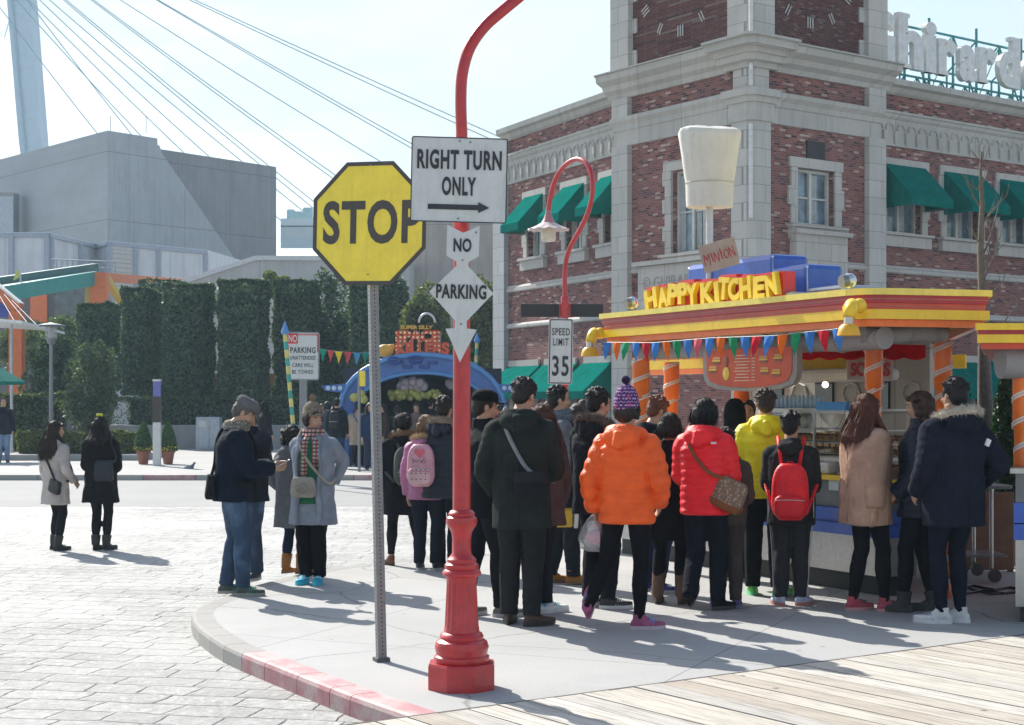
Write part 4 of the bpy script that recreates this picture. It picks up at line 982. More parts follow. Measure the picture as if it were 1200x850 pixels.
m = MB(); m.box((0, .02, 0), (.03, .03, H_ * .9)); m.build('mounting_strap', GALV, t, M=M)
# NO PARKING sign of three joined shapes
c = P(540.5, 345, dS); t = empty('road_sign', c - Vector((0, 0, .38)), 'white no parking sign with diamond and downward arrow on the red lamp', 'road sign')
M = signM(c, R(3), R(1.5))
def px(x, y): return ((x - 540.5) * s, (345 - y) * s)
m = MB(); m.prism([px(*p) for p in ((522, 264), (541, 273), (560, 264), (560, 300), (548, 307), (548, 312), (578, 343), (548, 376), (548, 385), (560, 386), (552, 402), (541, 425), (531, 402), (523, 386), (534, 385), (534, 376), (503, 343), (534, 312), (534, 307), (522, 300))], 0, .004)
m.build('panel', WHITE, t, M=M)
m = merge(shifted(text_mb('NO', w=21 * s, h=16 * s, bold=.03, depth=.003, spacing=1.05), -.0 * s, -.003, (345 - 287.5) * s), shifted(text_mb('PARKING', w=59 * s, h=17 * s, bold=.034, depth=.003, spacing=1.1), 0, -.003, (345 - 342) * s))
m.build('lettering', BLACK, t, M=M)
m = MB()
for x, y in ((541, 305), (541, 380), (556, 272)): q = px(x, y); m.ell((q[0], -.003, q[1]), (.006, .004, .006), n=8, m=5)
m.build('bolts', GALV, t, M=M)
m = MB(); 
for y in (305, 380): q = px(541, y); m.box((q[0], .028, q[1]), (.05, .04, .03))
m.build('mounting_bracket', REDP, t, M=M)
# STOP sign
b = G(447, 775); t = empty('stop_sign', b, 'yellow octagonal stop sign on a perforated steel post', 'road sign')
d = b.y; top = P(432, 190, d - .0); s = d / F
lean = (P(437, 335, d) - P(447, 775, d)); lean.y = 0
m = MB(); hgt = P(0, 200, d).z; Mp = Matrix.Translation(b) @ Vector((0, 0, 1)).rotation_difference(lean.normalized()).to_matrix().to_4x4() @ Matrix.Rotation(R(22), 4, 'Z')
# U-shaped perforated channel
wv, dv = .058, .058
m.box((0, -.0, hgt / 2 - .05), (wv, dv, hgt + .1), bev=.004); m.build('post', GALV, t, M=Mp)
m = MB()
for k in range(int(hgt / .0254)):
    for f_, (x, y, w_, dp) in enumerate(((0, -dv / 2 - .0005, .011, .001), (-wv / 2 - .0005, 0, .001, .011))): m.box((x, y, .05 + k * .0254), (w_ * .75, dp * .75 if dp > .005 else dp, .0085))
m.build('punched_holes', paint((.02, .02, .02), .8), t, M=Mp)
m = MB(); m.box((0, 0, .01), (.09, .09, .03)); m.build('foot', paint((.1, .1, .1), .8), t, M=Mp)
c = P(432.5, 262, d - .06); M = signM(c, R(-19), R(1.3)); r = 71.5 * s / math.cos(R(22.5)); sx = 1.0
def octo(r_): return [(math.cos(R(22.5 + 45 * k)) * r_, math.sin(R(22.5 + 45 * k)) * r_) for k in range(8)]
YEL = paint((.92, .73, .07), .45, var=.12, scale=8)
m = MB(); m.prism(octo(r), 0, .004); pn = m.build('panel', YEL, t, M=M)
m = MB(); a, b2 = octo(r + .002), octo(r - .026); vs = [Vector((p[0], -.0025, p[1])) for p in a + b2] + [Vector((p[0], -.0005, p[1])) for p in a + b2]; fs = []
for i in range(8): j = (i + 1) % 8; fs += [(i, j, 8 + j, 8 + i), (16 + i, 24 + i, 24 + j, 16 + j), (i, 16 + i, 16 + j, j), (8 + i, 8 + j, 24 + j, 24 + i)]
DARK = paint((.075, .065, .06), .6)
m.add(vs, fs); m.build('border', DARK, pn, M=M)
tm = shifted(text_mb('STOP', w=117 * s / math.cos(R(19)), h=51 * s, bold=.030, depth=.003, spacing=1.12), 3 * s, -.002, 1.5 * s); tm.build('lettering', DARK, pn, M=M)
m = MB(); m.box((0, -.001, -64 * s), (34 * s, .001, 2 * s)) if False else None
m = MB()
for z in (.60 * 71 * s * 1.6, -.9 * 66 * s): m.ell((0, -.003, z), (.006, .004, .006), n=8, m=5)
m.build('bolts', GALV, pn, M=M)
# SPEED LIMIT 35
d = 21.85; s = d / F; c = P(657, 412, d); t = empty('road_sign', c - Vector((0, 0, .45)), 'tall white speed limit 35 sign on the smaller red lamp', 'road sign')
M = signM(c, R(0), R(1)); W_, H_ = 28.5 * s, 77 * s
m = MB(); m.prism(rrect(W_, H_, .03), 0, .006); m.build('panel', WHITE, t, M=M)
outline_mb(W_ - .02, H_ - .02, .025, .014, -.003, -.0005).build('border', BLACK, t, M=M)
merge(shifted(text_mb('SPEED', w=21 * s, h=8.5 * s, bold=.01, depth=.003, spacing=1.15), 0, -.004, 23 * s), shifted(text_mb('LIMIT', w=18 * s, h=8.5 * s, bold=.01, depth=.003, spacing=1.2), 0, -.004, 11 * s), shifted(text_mb('35', w=19.5 * s, h=24 * s, bold=.02, depth=.003, spacing=1.15), 0, -.004, -17 * s)).build('lettering', BLACK, t, M=M)
# street blade, back side
d = 22.1; s = d / F; c = P(658.5, 364, d); t = empty('street_name_sign', c - Vector((0, 0, .1)), 'long dark horizontal sign board seen from behind on the smaller red lamp', 'street sign')
m = MB(); m.box((0, 0, 0), (97 * s, .03, 15.5 * s), bev=.01); m.build('board', paint((.03, .028, .028), .6), t, M=signM(c)); m = MB(); m.box((.04, -.03, 0), (.16, .06, 15 * s)); m.build('clamp', REDP, t, M=signM(c))
# NO PARKING / UNATTENDED CARS WILL BE TOWED
d = 34.5; s = d / F; c = P(355, 417.5, d); t = empty('road_sign', (P(356, 0, d).x, d + .08, 0), 'white and red no parking unattended cars will be towed sign on a wide grey post', 'road sign')
M = signM(c, 0, R(.5)); W_, H_ = 38 * s, 56 * s; RED = paint((.62, .03, .03), .5)
m = MB(); m.prism(rrect(W_, H_, .05), 0, .01); pn = m.build('panel', WHITE, t, M=M)
outline_mb(W_ - .02, H_ - .02, .05, .012, -.003, -.0005).build('border', BLACK, pn, M=M)
m = MB(); m.prism(rrect(12 * s, 12 * s, .01), -.004, -.001); shifted(m, -12 * s, 0, 20.5 * s).build('red_box', RED, pn, M=M)
shifted(text_mb('NO', w=10 * s, h=8.5 * s, bold=.02, depth=.003), -12 * s, -.0065, 20.5 * s).build('no_lettering', WHITE, pn, M=M)
m = MB(); m.box((6 * s, -.003, 25 * s), (24 * s, .002, 1.2 * s)); m.box((17.2 * s, -.003, 15 * s), (1.2 * s, .002, 21 * s)); m.box((-17.2 * s, -.003, 8 * s), (1.2 * s, .002, 9 * s)); m.build('red_lines', RED, pn, M=M)
merge(*[shifted(text_mb(x, w=w_ * s, h=h * s, bold=b_, depth=.003, spacing=1.1), 0, -.004, z * s) for x, w_, h, z, b_ in (('PARKING', 29.5, 7, 7, .02), ('UNATTENDED', 30, 4.6, -2, .01), ('CARS WILL', 25, 4.6, -10.5, .01), ('BE TOWED', 25, 4.6, -18.5, .01))]).build('lettering', BLACK, pn, M=M)
m = MB(); zt = P(0, 446, d).z; m.box((P(355, 0, d).x, d + .08, (c.z + .3) / 2), (.17, .09, c.z + .3), bev=.01); m.build('post', GALV, t)
# other small posts
g = G(421, 553); d = g.y; s = d / F; t = empty('sign_post', g, 'thin steel post with an edge-on yellow sign, right of the stop sign post base line', 'sign post')
m = MB(); zt = P(0, 434, d).z; m.tube([(g.x, g.y, -.05), (g.x, g.y, zt)], .035, 8); m.build('post', GALV, t); m = MB(); q = P(425, 444, d); m.box((q.x, q.y, q.z), (.13, .25, .36), bev=.01); m.build('sign_panel', YEL, t)
t['label'] = 'thin steel post with narrow yellow plate among the people before the space stall'
def striped_pole(px_, y0, y1, d, lab, tilt=0):
    a, b_ = P(px_ + tilt, y1, d), P(px_, y0, d); t = empty('striped_pole', (a.x, a.y, 0), lab, 'pole', 'striped festival poles')
    a2 = a + (a - b_) * (a.z / (b_.z - a.z)) ; m = MB(); n = 18
    for k in range(n):
        m.cur = k % 2; m.tube([a2.lerp(b_, k / n), a2.lerp(b_, (k + .99) / n)], .045, 8)
    m.build('pole', [paint((.04, .34, .28), .5), paint((.70, .58, .16), .5)], t); m = MB(); m.lathe(b_, [(.07, -.02), (.09, .03), (.05, .14), (.005, .27)], 10); m.build('finial', paint((.12, .30, .62), .4), t)
striped_pole(334, 391, 503, 33, 'teal and yellow striped pole with blue tip left of the towing sign', 10)
striped_pole(559, 401, 500, 43, 'teal and yellow striped pole right of the red street lamp', -4)
# white bollard sign with dark band
g = G(184, 546); d = g.y; s = d / F; t = empty('bollard_sign', g, 'slim square bollard sign, white below, dark band, blue top, between two potted cones', 'bollard')
z = lambda y: P(0, y, d).z
m = MB(); m.box((g.x, g.y, z(495) / 2), (8.5 * s, .17, z(495)), bev=.01); m.build('post', WHITE, t); m = MB(); m.box((g.x, g.y, (z(495) + z(465)) / 2), (9 * s, .18, z(465) - z(495))); m.build('dark_band', paint((.05, .035, .03)), t)
m = MB(); m.box((g.x, g.y, (z(465) + z(446)) / 2), (8 * s, .16, z(446) - z(465)), bev=.01); m.build('blue_top', paint((.15, .16, .45)), t); m = MB(); m.box((g.x, g.y, z(446)), (9 * s, .18, .05), bev=.01); m.build('cap', WHITE, t)
# grey lamp post and cabinet
g = G(60, 516); d = 48; X = P(60, 0, d).x; t = empty('lamp_post', (X, d, 0), 'slim grey lamp post with caged lantern head beside the far hedge', 'lamp post')
z = lambda y: P(0, y, d).z; s = d / F; o = Vector((X, d, 0))
m = MB(); m.lathe(o, [(.09, 0), (.08, .5), (.055, z(420)), (.055, z(404)), (.12, z(402)), (.15, z(398)), (.15, z(396))], 12); m.build('post', GALV, t, smooth='auto')
m = MB()
for k in range(12): a = 2 * math.pi * k / 12; m.tube([o + Vector((math.cos(a) * .16, math.sin(a) * .16, z(397))), o + Vector((math.cos(a) * .17, math.sin(a) * .17, z(383)))], .012, 5)
for y in (393, 388): m.tube([o + Vector((math.cos(k * .5236) * .17, math.sin(k * .5236) * .17, z(y))) for k in range(12)], .012, 5, closed=True)
m.lathe(o, [(.09, z(396)), (.1, z(390)), (.09, z(384))], 10); m.build('lantern', paint((.55, .57, .58), .4), t)
m = MB(); m.lathe(o, [(.42, z(382.5)), (.40, z(381)), (.12, z(379)), (.02, z(378))], 20); m.build('lantern_cap', GALV, t, smooth='auto')
a, b_ = P(229, 489, 53.5), P(257, 530, 53.5); t = empty('utility_cabinet', ((a.x + b_.x) / 2, 53.8, 0), 'grey metal utility cabinet in front of the planter wall', 'cabinet')
m = MB(); m.box(((a.x + b_.x) / 2, 53.8, a.z / 2), (b_.x - a.x, .5, a.z), bev=.02); m.build('body', paint((.42, .46, .52), .4), t); m = MB(); m.box(((a.x + b_.x) / 2 - .12, 53.54, a.z * .5), ((b_.x - a.x) * .42, .03, a.z * .86), bev=.008); m.box(((a.x + b_.x) / 2 + .24, 53.54, a.z * .5), ((b_.x - a.x) * .40, .03, a.z * .86), bev=.008); m.build('door', paint((.45, .49, .55), .4), t)
m = MB(); q = P(237, 497, 53.5); m.box((q.x, 53.515, q.z), (.25, .02, .22)); m.build('notice_plate', WHITE, t)

# ================================================================ FOOD KIOSK
K2 = Vector((2.768, 12.2, 0)); K1 = Vector((P(702, 0, 15.86).x, 15.86, 0)); K3 = Vector((P(1163, 0, 12.5).x, 12.5, 0))
ZT, ZB = 2.557, 2.262
yellow = paint((.90, .58, .02), .35, var=.12, coat=.2); dkred = paint((.42, .008, .02), .35, coat=.2); ored = paint((.66, .06, .015), .35, coat=.2); orange = paint((.90, .18, .012), .35, coat=.2); pale = paint((.90, .72, .14), .4)
rock = concretem((.34, .33, .33), key='rock'); blue = paint((.025, .10, .50), .4, coat=.2); steel = paint((.42, .42, .42), .32, .85, .15, 20)
kio = empty('food_kiosk', (2.3, 14.6, 0), 'yellow and red canopied snack kiosk with orange striped columns and blue counter', 'food stall')
d1 = (K1 - K2).normalized(); K4 = K1 + Vector((1.25, 2.3, 0)); K5 = K3 + Vector((.75, 4.0, 0))
loop = [K1, K2, K3, K5, K4]
def inset(pl, k):
    n = len(pl); o = []
    for i in range(n):
        a, b_, c = pl[i - 1], pl[i], pl[(i + 1) % n]; e1 = (b_ - a).normalized(); e2 = (c - b_).normalized()
        n1 = Vector((-e1.y, e1.x, 0)); n2 = Vector((-e2.y, e2.x, 0)); q = (n1 + n2).normalized(); q = q / max(.35, q.dot(n1)); o.append(b_ + q * k)
    return o
# round the front corner a little
def roundc(pl):
    o = []
    for i, p in enumerate(pl):
        if i == 1:
            a, c = pl[0], pl[2]; pa = p + (a - p).normalized() * .22; pc = p + (c - p).normalized() * .22
            for k in range(5): u = k / 4; o.append(pa * (1 - u) ** 2 + p * 2 * u * (1 - u) + pc * u * u)
        else: o.append(p)
    return o
lp = roundc(loop)
for nm, z0, z1, ins, mt, ws in (('top_band', ZT - .052, ZT, 0, pale, .5), ('crimson_band', ZT - .112, ZT - .053, .03, dkred, .5), ('vermilion_band', ZT - .165, ZT - .113, .05, ored, .5), ('yellow_band', ZT - .243, ZT - .166, .02, yellow, .5), ('orange_band', ZB - .006, ZT - .244, .07, orange, .5)):
    m = MB(); m.slab([(p.x, p.y) for p in inset(lp, ins)], z0, z1) if nm == 'top_band' else None
    if nm != 'top_band':
        a, b_ = inset(lp, ins), inset(lp, ins + .06); n = len(a); vs = [(p.x, p.y, z) for z in (z0, z1) for p in a + b_]; fs = []
        for i in range(n): j = (i + 1) % n; fs += [(i, j, 2 * n + j, 2 * n + i), (n + i, 3 * n + i, 3 * n + j, n + j), (i, n + i, n + j, j), (2 * n + i, 2 * n + j, 3 * n + j, 3 * n + i)]
        m.add(vs, fs)
    m.build(nm, mt, kio)
m = MB()                                    # thin highlight beads between the bands
for z in (ZT - .082, ZT - .139): 
    q = inset(lp, .028 if z > ZT - .1 else .048); m.tube([(p.x, p.y, z) for p in q], .004, 6, closed=True)
m.build('trim_beads', paint((.5, .2, .15), .4), kio)
m = MB(); m.slab([(p.x, p.y) for p in inset(lp, .2)], ZT - .2, ZT - .12); m.build('ceiling_panel', paint((.36, .35, .33), .7), kio)
# rough stone-like beams under the canopy
ib = inset(loop, .36)
def rockbeam(a, b_, z, r, name='stone_beam', par=kio):
    a, b_ = Vector(a), Vector(b_); m = MB(); n = 14; rs = []; rg = random.Random(int(a.x * 100)); e = (b_ - a).normalized()
    pts = [a.lerp(b_, k / n) + Vector((0, rg.uniform(-.01, .01), rg.uniform(-.012, .012) + z)) for k in range(n + 1)]
    m.tube(pts, [r * rg.uniform(.9, 1.07) for _ in pts], 14)
    for k in (3, 8, 12): m.tube([pts[k] - e * .006, pts[k] + e * .006], r * 1.08, 14)
    return m.build(name, rock, par, smooth='auto')
rockbeam(ib[0] + d1 * -.05, ib[1] - d1 * .12, 2.165, .09); rockbeam(ib[1] - Vector((.10, 0, 0)), ib[2] + Vector((.02, 0, 0)), 2.212, .070)
q = ib[1] + Vector((-.02, -.12, 2.17)); m = MB(); m.tube([q, q + Vector((.0, .3, 0))], .055, 14); m.tube([q + Vector((0, -.01, 0)), q + Vector((0, .0, 0))], [.03, .035], 12); m.build('stone_scroll', rock, kio, smooth='auto')
def column(p, z1, r=.068, ph=0, par=kio, zb=0):
    m = MB(); m.lathe(p, [(r, zb), (r, zb + .12), (r * .92, zb + .14), (r * .92, z1 - .42), (r * 1.12, z1 - .40), (r * 1.12, z1)], 20); c_ = m.build('column', orange, par, smooth='auto')
    m = MB()
    for o in (0, .024):
        pts = []; k = 0
        for i in range(int(z1 / .2 * 24)):
            z = i / 24 * .2; rr_ = (r if z < 1 else (r * .92 if z < z1 - .41 else r * 1.12)); a = ph + 2 * math.pi * i / 24
            if zb <= z + o < z1: pts.append(p + Vector((math.cos(a) * rr_, math.sin(a) * rr_, z + o)))
        m.tube(pts, .009, 5)
    m.build('white_stripes', paint((.75, .73, .70), .5), c_)
c1 = Vector((P(1024, 0, 13.22).x, 13.22, 0)); c2 = Vector((P(1105, 0, 13.1).x, 13.1, 0))
for i, (q, z1) in enumerate(((c1, 2.18), (c2, 2.18), (Vector((P(751, 0, 15.5).x, 15.5, 0)), 2.1), (Vector((P(787, 0, 17.2).x, 17.2, 0)), 2.1), (Vector((P(869, 0, 16.6).x, 16.6, 0)), 1.95), (Vector((P(1081, 0, 16.4).x, 16.4, 0)), 1.95))): column(q, z1, .068 if i < 2 else .078, i, zb=1.016 if i == 0 else 0)
# counter
Cc = Vector((3.10, 13.14, 0)); Ce = Vector((3.46, 13.2, 0)); Cl = Cc + d1 * 4.3; nin = Vector((-d1.y, d1.x, 0)); 
if nin.y < 0: nin = -nin
def counter(z0, z1, out_, mat, name, par=kio):
    o = out_; f = [Cl - nin * o, Cc - nin * o + Vector((-.0, -o * .3, 0)), Ce + Vector((o, -o, 0)), Ce + Vector((.25 + o, 1.6, 0)), Cc + Vector((-.2, 1.4, 0)), Cc + nin * .7 + d1 * .6, Cl + nin * .7]
    m = MB(); m.slab([(p.x, p.y) for p in f], z0, z1); return m.build(name, mat, par)
counter(0, .17, -.08, paint((.02, .02, .02), .6), 'toe_kick'); counter(.172, .50, -.01, steel, 'steel_front'); counter(.502, .60, .03, blue, 'blue_band'); counter(.602, .625, .01, blue, 'blue_groove'); counter(.627, .73, .035, blue, 'blue_band')
counter(.732, .97, -.02, paint((.16, .17, .19), .35, .4), 'grey_panel'); counter(.972, 1.015, .06, yellow, 'counter_top')
# display case along the counter
MC, _ = wallframe(Cl, Cc); LC = 4.3
def K(x, y, z): return MC @ Vector((x, y, z))
m = MB(); a, b_ = LC - 1.75, LC - .1
for x in (a, (a + b_) / 2, b_): m.box((x, .06, 1.30), (.022, .022, .56)); m.box((x, .5, 1.30), (.022, .022, .56))
for z in (1.03, 1.57): m.box(((a + b_) / 2, .06, z), (b_ - a, .024, .024)); m.box(((a + b_) / 2, .5, z), (b_ - a, .024, .024))
m.box(((a + b_) / 2, .28, 1.585), (b_ - a, .5, .02)); 
case = m.build('display_case', steel, kio, M=MC)
m = MB(); m.box(((a + b_) / 2, .055, 1.3), (b_ - a - .03, .006, .5)); m.build('case_glass', clear(), case, M=MC)
m = MB(); 
for z in (1.17, 1.29, 1.41): m.box(((a + b_) / 2, .3, z), (b_ - a - .04, .36, .012))
m.build('shelf', steel, case, M=MC)
m = MB(); rg = random.Random(2)
for z in (1.045, 1.18, 1.30):
    x = a + .08
    while x < b_ - .08:
        for y in (.16, .30, .42): m.tube([(x, y - .05, z + .03), (x + .01, y, z + .042), (x, y + .05, z + .03)], [.018, .026, .018], 7)
        x += rg.uniform(.055, .075)
m.build('pastries', paint((.30, .13, .04), .5, var=.4, scale=30), case, M=MC, smooth=True)
m = MB(); m.box((LC - .62, .02, 1.62), (.42, .03, .075)); m.build('blue_sign', paint((.02, .22, .60), .4), case, M=MC)
m = MB(); x = a + .05
while x < a + .75: m.lathe((x, .2, 1.6), [(.02, 0), (.026, .01), (.026, .08), (.012, .1), (.012, .12)], 8); x += .062
m.build('bottles', paint((.35, .50, .68), .2), case, M=MC, smooth=True)
m = MB(); m.ell((a + .35, .3, 1.5), (.11, .08, .09), n=10, m=6); m.ell((a + .42, .25, 1.47), (.08, .06, .07), n=10, m=6); m.build('white_bag', paint((.7, .7, .72), .3, bmp=.6), case, M=MC, smooth=True)
m = MB(); m.box((LC - .45, -.03, .93), (.30, .02, .10)); m.box((LC - 1.5, -.03, .93), (.34, .02, .10)); m.build('menu_card', paint((.45, .55, .65), .4), kio, M=MC)
m = MB(); m.box((LC - .72, .05, 1.07), (.2, .16, .11), bev=.03); m.build('napkin_box', paint((.6, .6, .62), .3), kio, M=MC)
# inside: back wall of white panels, hatch, hood, shelves
m = MB(); y = 2.15; m.box((1.05, y, 1.15), (3.1, .06, 2.3)); m.build('back_wall', concretem((.50, .50, .48), (.6, 1.1, .01), key='kb'), kio, M=MC)
m = MB()
for x, z, w_, h in ((1.85, 1.72, .32, .36), (.95, 1.72, .3, .36), (.05, 1.7, .3, .4)): m = MB(); m.box((x, y - .04, z), (w_, .04, h)); m.build('serving_hatch', glass((.02, .025, .03)), kio, M=MC)
for x in (-.3, .5, 1.4, 2.35):
    m = MB(); m.tube([(x + .14 * math.cos(k * .7854), y - .04, 1.75 + .12 * math.sin(k * .7854)) for k in range(8)], .014, 6, closed=True); m.box((x, y - .035, 1.5), (.16, .03, .3), bev=.01); m.build('wall_moulding', paint((.55, .54, .5)), kio, M=MC)
m = MB(); m.box((1.3, 1.5, 1.93), (2.6, .5, .13), bev=.05); m.build('duct', paint((.52, .52, .51), .5), kio, M=MC)
m = MB(); rg = random.Random(5)
for k in range(26): m.box((-.35 + k * .11, 1.9, 1.22 + rg.uniform(0, .02)), (.08, .1, rg.uniform(.08, .24)), bev=.01)
m.build('boxed_goods', paint((.55, .35, .12), .5, var=.6, scale=9), kio, M=MC)
m = MB(); m.box((1.05, 1.9, 1.08), (3.0, .3, .04)); m.build('back_shelf', steel, kio, M=MC)
m = MB()
for px_, py_ in ((902, 452), (967, 451), (936, 413)): q = P(px_, py_, 15.2 if py_ > 420 else 13.9); m.ell(q, .03, n=10, m=7)
m.build('light_bulb', emit((1, .75, .42), 6), kio, smooth=True)
# far headers: yellow strip and striped strip seen through the kiosk
def header(x0, x1, d0_, d1_, bands, name):
    for y0, y1, mt in bands:
        a, b_ = P(x0, (y0 + y1) / 2, d0_), P(x1, (y0 + y1) / 2, d1_); b_.z = a.z; h = abs(y1 - y0) * d0_ / F; m = MB(); m.bar(a, b_, .12, h - .003); m.build(name, mt, kio)
header(934, 1132, 16.6, 15.9, [(418, 433.5, yellow)], 'back_fascia'); header(765, 832, 18.6, 17.6, [(411, 418, yellow), (418, 423, orange), (423, 434, yellow), (434, 440, orange)], 'back_fascia')
m = MB(); vs = []
n = 40
for k in range(n + 1):
    u = k / n; a = P(940 + 145 * u, 402 + 4 * u, 15.0); b_ = P(935 + 150 * u, 419 + abs(math.sin(u * math.pi * 6)) * 3.5, 14.4); vs += [a, b_]
m.add(vs, [(2 * k, 2 * k + 1, 2 * k + 3, 2 * k + 2) for k in range(n)]); aw = m.build('red_valance', fabric_thin((.85, .02, .02)), kio); so_ = aw.modifiers.new('s', 'SOLIDIFY'); so_.thickness = .012
# sign with script red letters
q = P(1020, 433, 14.6); tm = text_mb('SODAS', w=.37, h=.13, bold=.03, depth=.02); tm.build('soda_lettering', paint((.60, .03, .04), .4), kio, M=Matrix.Translation(q)); m = MB(); m.box((0, .02, 0), (.44, .02, .2), bev=.008); m.build('soda_board', paint((.6, .56, .5)), kio, M=Matrix.Translation(q))
# menu board
q0, q1 = P(824, 0, 14.25), P(934, 0, 13.2); q0.z = q1.z = 0; MMb, LM = wallframe(q0, q1)
mb = empty('menu_board', (q0 + q1) / 2 + Vector((0, 0, 1.85)), 'hanging orange menu board with rounded bottom and price list', 'menu board')
def mbo(k): 
    w_, zt, zb = LM * k, 2.13, 2.13 - .38 * k
    pts = [(LM / 2 - w_ / 2, zt), (LM / 2 + w_ / 2, zt), (LM / 2 + w_ / 2, zb + .17)] 
    for j in range(9): a = j / 8 * math.pi; pts.append((LM / 2 + math.cos(a) * w_ / 2 * .985, zb + .12 - math.sin(a) ** .7 * .12))
    return pts + [(LM / 2 - w_ / 2, zb + .17)]
m = MB(); m.prism(mbo(1.0), .0, .06); m.build('frame', paint((.33, .30, .27), .7), mb, M=MMb)
m = MB(); m.prism(mbo(.91), -.008, -.001); m.build('panel', paint((.60, .075, .02), .4, var=.2), mb, M=MMb)
m = MB()
for k in range(9): m.box((LM * .44, -.010, 2.07 - k * .028), (.15 + .03 * ((k * 7) % 3), .002, .006)); m.box((LM * .56, -.010, 2.07 - k * .028), (.04, .002, .006))
m.build('price_lines', paint((.75, .65, .5)), mb, M=MMb)
m = MB(); rg = random.Random(8)
for x, z in ((.67, 2.05), (.68, 1.95), (.82, 2.06), (.80, 1.93), (.16, 2.05), (.12, 1.97)):
    m.cur = 0; xx = LM * x; m.box((xx, -.011, z), (.10, .004, .018), bev=.003); m.cur = 1; m.box((xx, -.013, z - .022), (.11, .004, .016), bev=.003); m.cur = 2; m.box((xx, -.011, z - .044), (.10, .004, .020), bev=.003)
m.cur = 1; m.ell((LM * .27, -.012, 1.91), (.045, .003, .06), n=12, m=8); m.cur = 2; m.ell((LM * .27, -.014, 2.02), (.025, .003, .05), n=12, m=8)
m.build('food_pictures', [paint((.62, .36, .10)), paint((.75, .50, .05)), paint((.25, .10, .05))], mb, M=MMb)
m = MB(); 
for x in (.12, .88): m.tube([(LM * x, .03, 2.15), (LM * x, .03, 2.3)], .008, 6)
m.build('hangers', GALV, mb, M=MMb)
# bunting
cols_b = [(.06, .22, .60), (.80, .16, .02), (.02, .28, .12), (.06, .22, .60), (.60, .02, .04), (.06, .22, .60), (.80, .16, .02), (.02, .28, .12), (.06, .22, .60), (.65, .12, .16), (.06, .22, .60), (.80, .16, .02), (.02, .28, .12), (.06, .22, .60), (.60, .02, .04), (.06, .22, .60), (.80, .16, .02), (.02, .28, .12), (.06, .22, .60), (.60, .02, .04), (.06, .22, .60)]
def bunting(pts, n, cols_, w_, h, label, tag_='bunting', both=True):
    t = empty('bunting', Vector(pts[0]), label, 'bunting'); pts = [Vector(p) for p in pts]
    def at(u):
        k = u * (len(pts) - 1); i = min(int(k), len(pts) - 2); return pts[i].lerp(pts[i + 1], k - i)
    m = MB(); m.tube([at(k / 40) for k in range(41)], .004, 5); m.build('cord', paint((.5, .5, .48)), t)
    rg = random.Random(n)
    for k in range(n):
        u = (k + .5) / n; c = at(u); e = (at(min(1, u + .02)) - at(max(0, u - .02))).normalized(); sw = rg.uniform(-.1, .1); nn = Vector((e.y, -e.x, 0)).normalized()
        a, b_ = c - e * w_ / 2, c + e * w_ / 2; tip = c + Vector((0, 0, -h)) + e * sw * .25 + nn * rg.uniform(-.03, .05); mid1 = (a + tip) / 2 + nn * .012; mid2 = (b_ + tip) / 2 + nn * -.006; cc = (a + b_) / 2 + nn * .01
        m = MB(); vs = [a, cc, b_, mid2, tip, mid1]; m.add(vs + [v + nn * .002 for v in vs], [(0, 1, 5), (1, 3, 5), (1, 2, 3), (5, 3, 4), (6, 11, 7), (7, 11, 9), (7, 9, 8), (11, 10, 9)]); m.build('flag', cloth(cols_[k % len(cols_)]), t)
    return t
e0 = K1 - d1 * .12 - nin * .02; e1 = K2 + d1 * .2 - nin * .02
bunting([e0 + Vector((0, 0, 2.262 - .0)), e0.lerp(e1, .25) + Vector((0, 0, 2.225)), e0.lerp(e1, .5) + Vector((0, 0, 2.235)), e0.lerp(e1, .75) + Vector((0, 0, 2.22)), e1 + Vector((0, 0, 2.245))], 21, cols_b, .145, .185, 'string of coloured pennants along the front of the snack kiosk canopy')
# yellow corner horns
def horn(p, lab, sgn):
    t = empty('yellow_horn', p, lab, 'horn', 'yellow horns on the canopy corners'); p = Vector(p); m = MB()
    m.tube([p + Vector((.0, .12, .06)), p + Vector((0, .02, .08)), p + Vector((-sgn * .02, -.06, .06)), p + Vector((-sgn * .05, -.10, -.02))], [.055, .06, .055, .05], 14)
    m.ell(p + Vector((sgn * .06, .03, .08)), .06, n=14, m=9); m.build('elbow', yellow, t, smooth=True)
    m = MB(); q = p + Vector((-sgn * .05, -.10, -.02)); m.tube([q, q + Vector((-.005, -.005, -.06))], .038, 14); m.build('neck', paint((.55, .52, .45), .3, .6), t, smooth='auto')
    m = MB(); m.lathe(q + Vector((0, 0, -.14)), [(.05, .09), (.075, .07), (.09, .02), (.092, .0), (.08, .0), (.06, .03)], 18); m.build('bell', paint((.80, .42, .02), .35), t, smooth='auto')
horn(K2 + Vector((-.10, -.06, 2.33)), 'yellow horn under the right front corner of the kiosk canopy', 1)
horn(K1 + Vector((-.05, -.02, 2.28)), 'yellow horn at the left end of the kiosk canopy', 1)
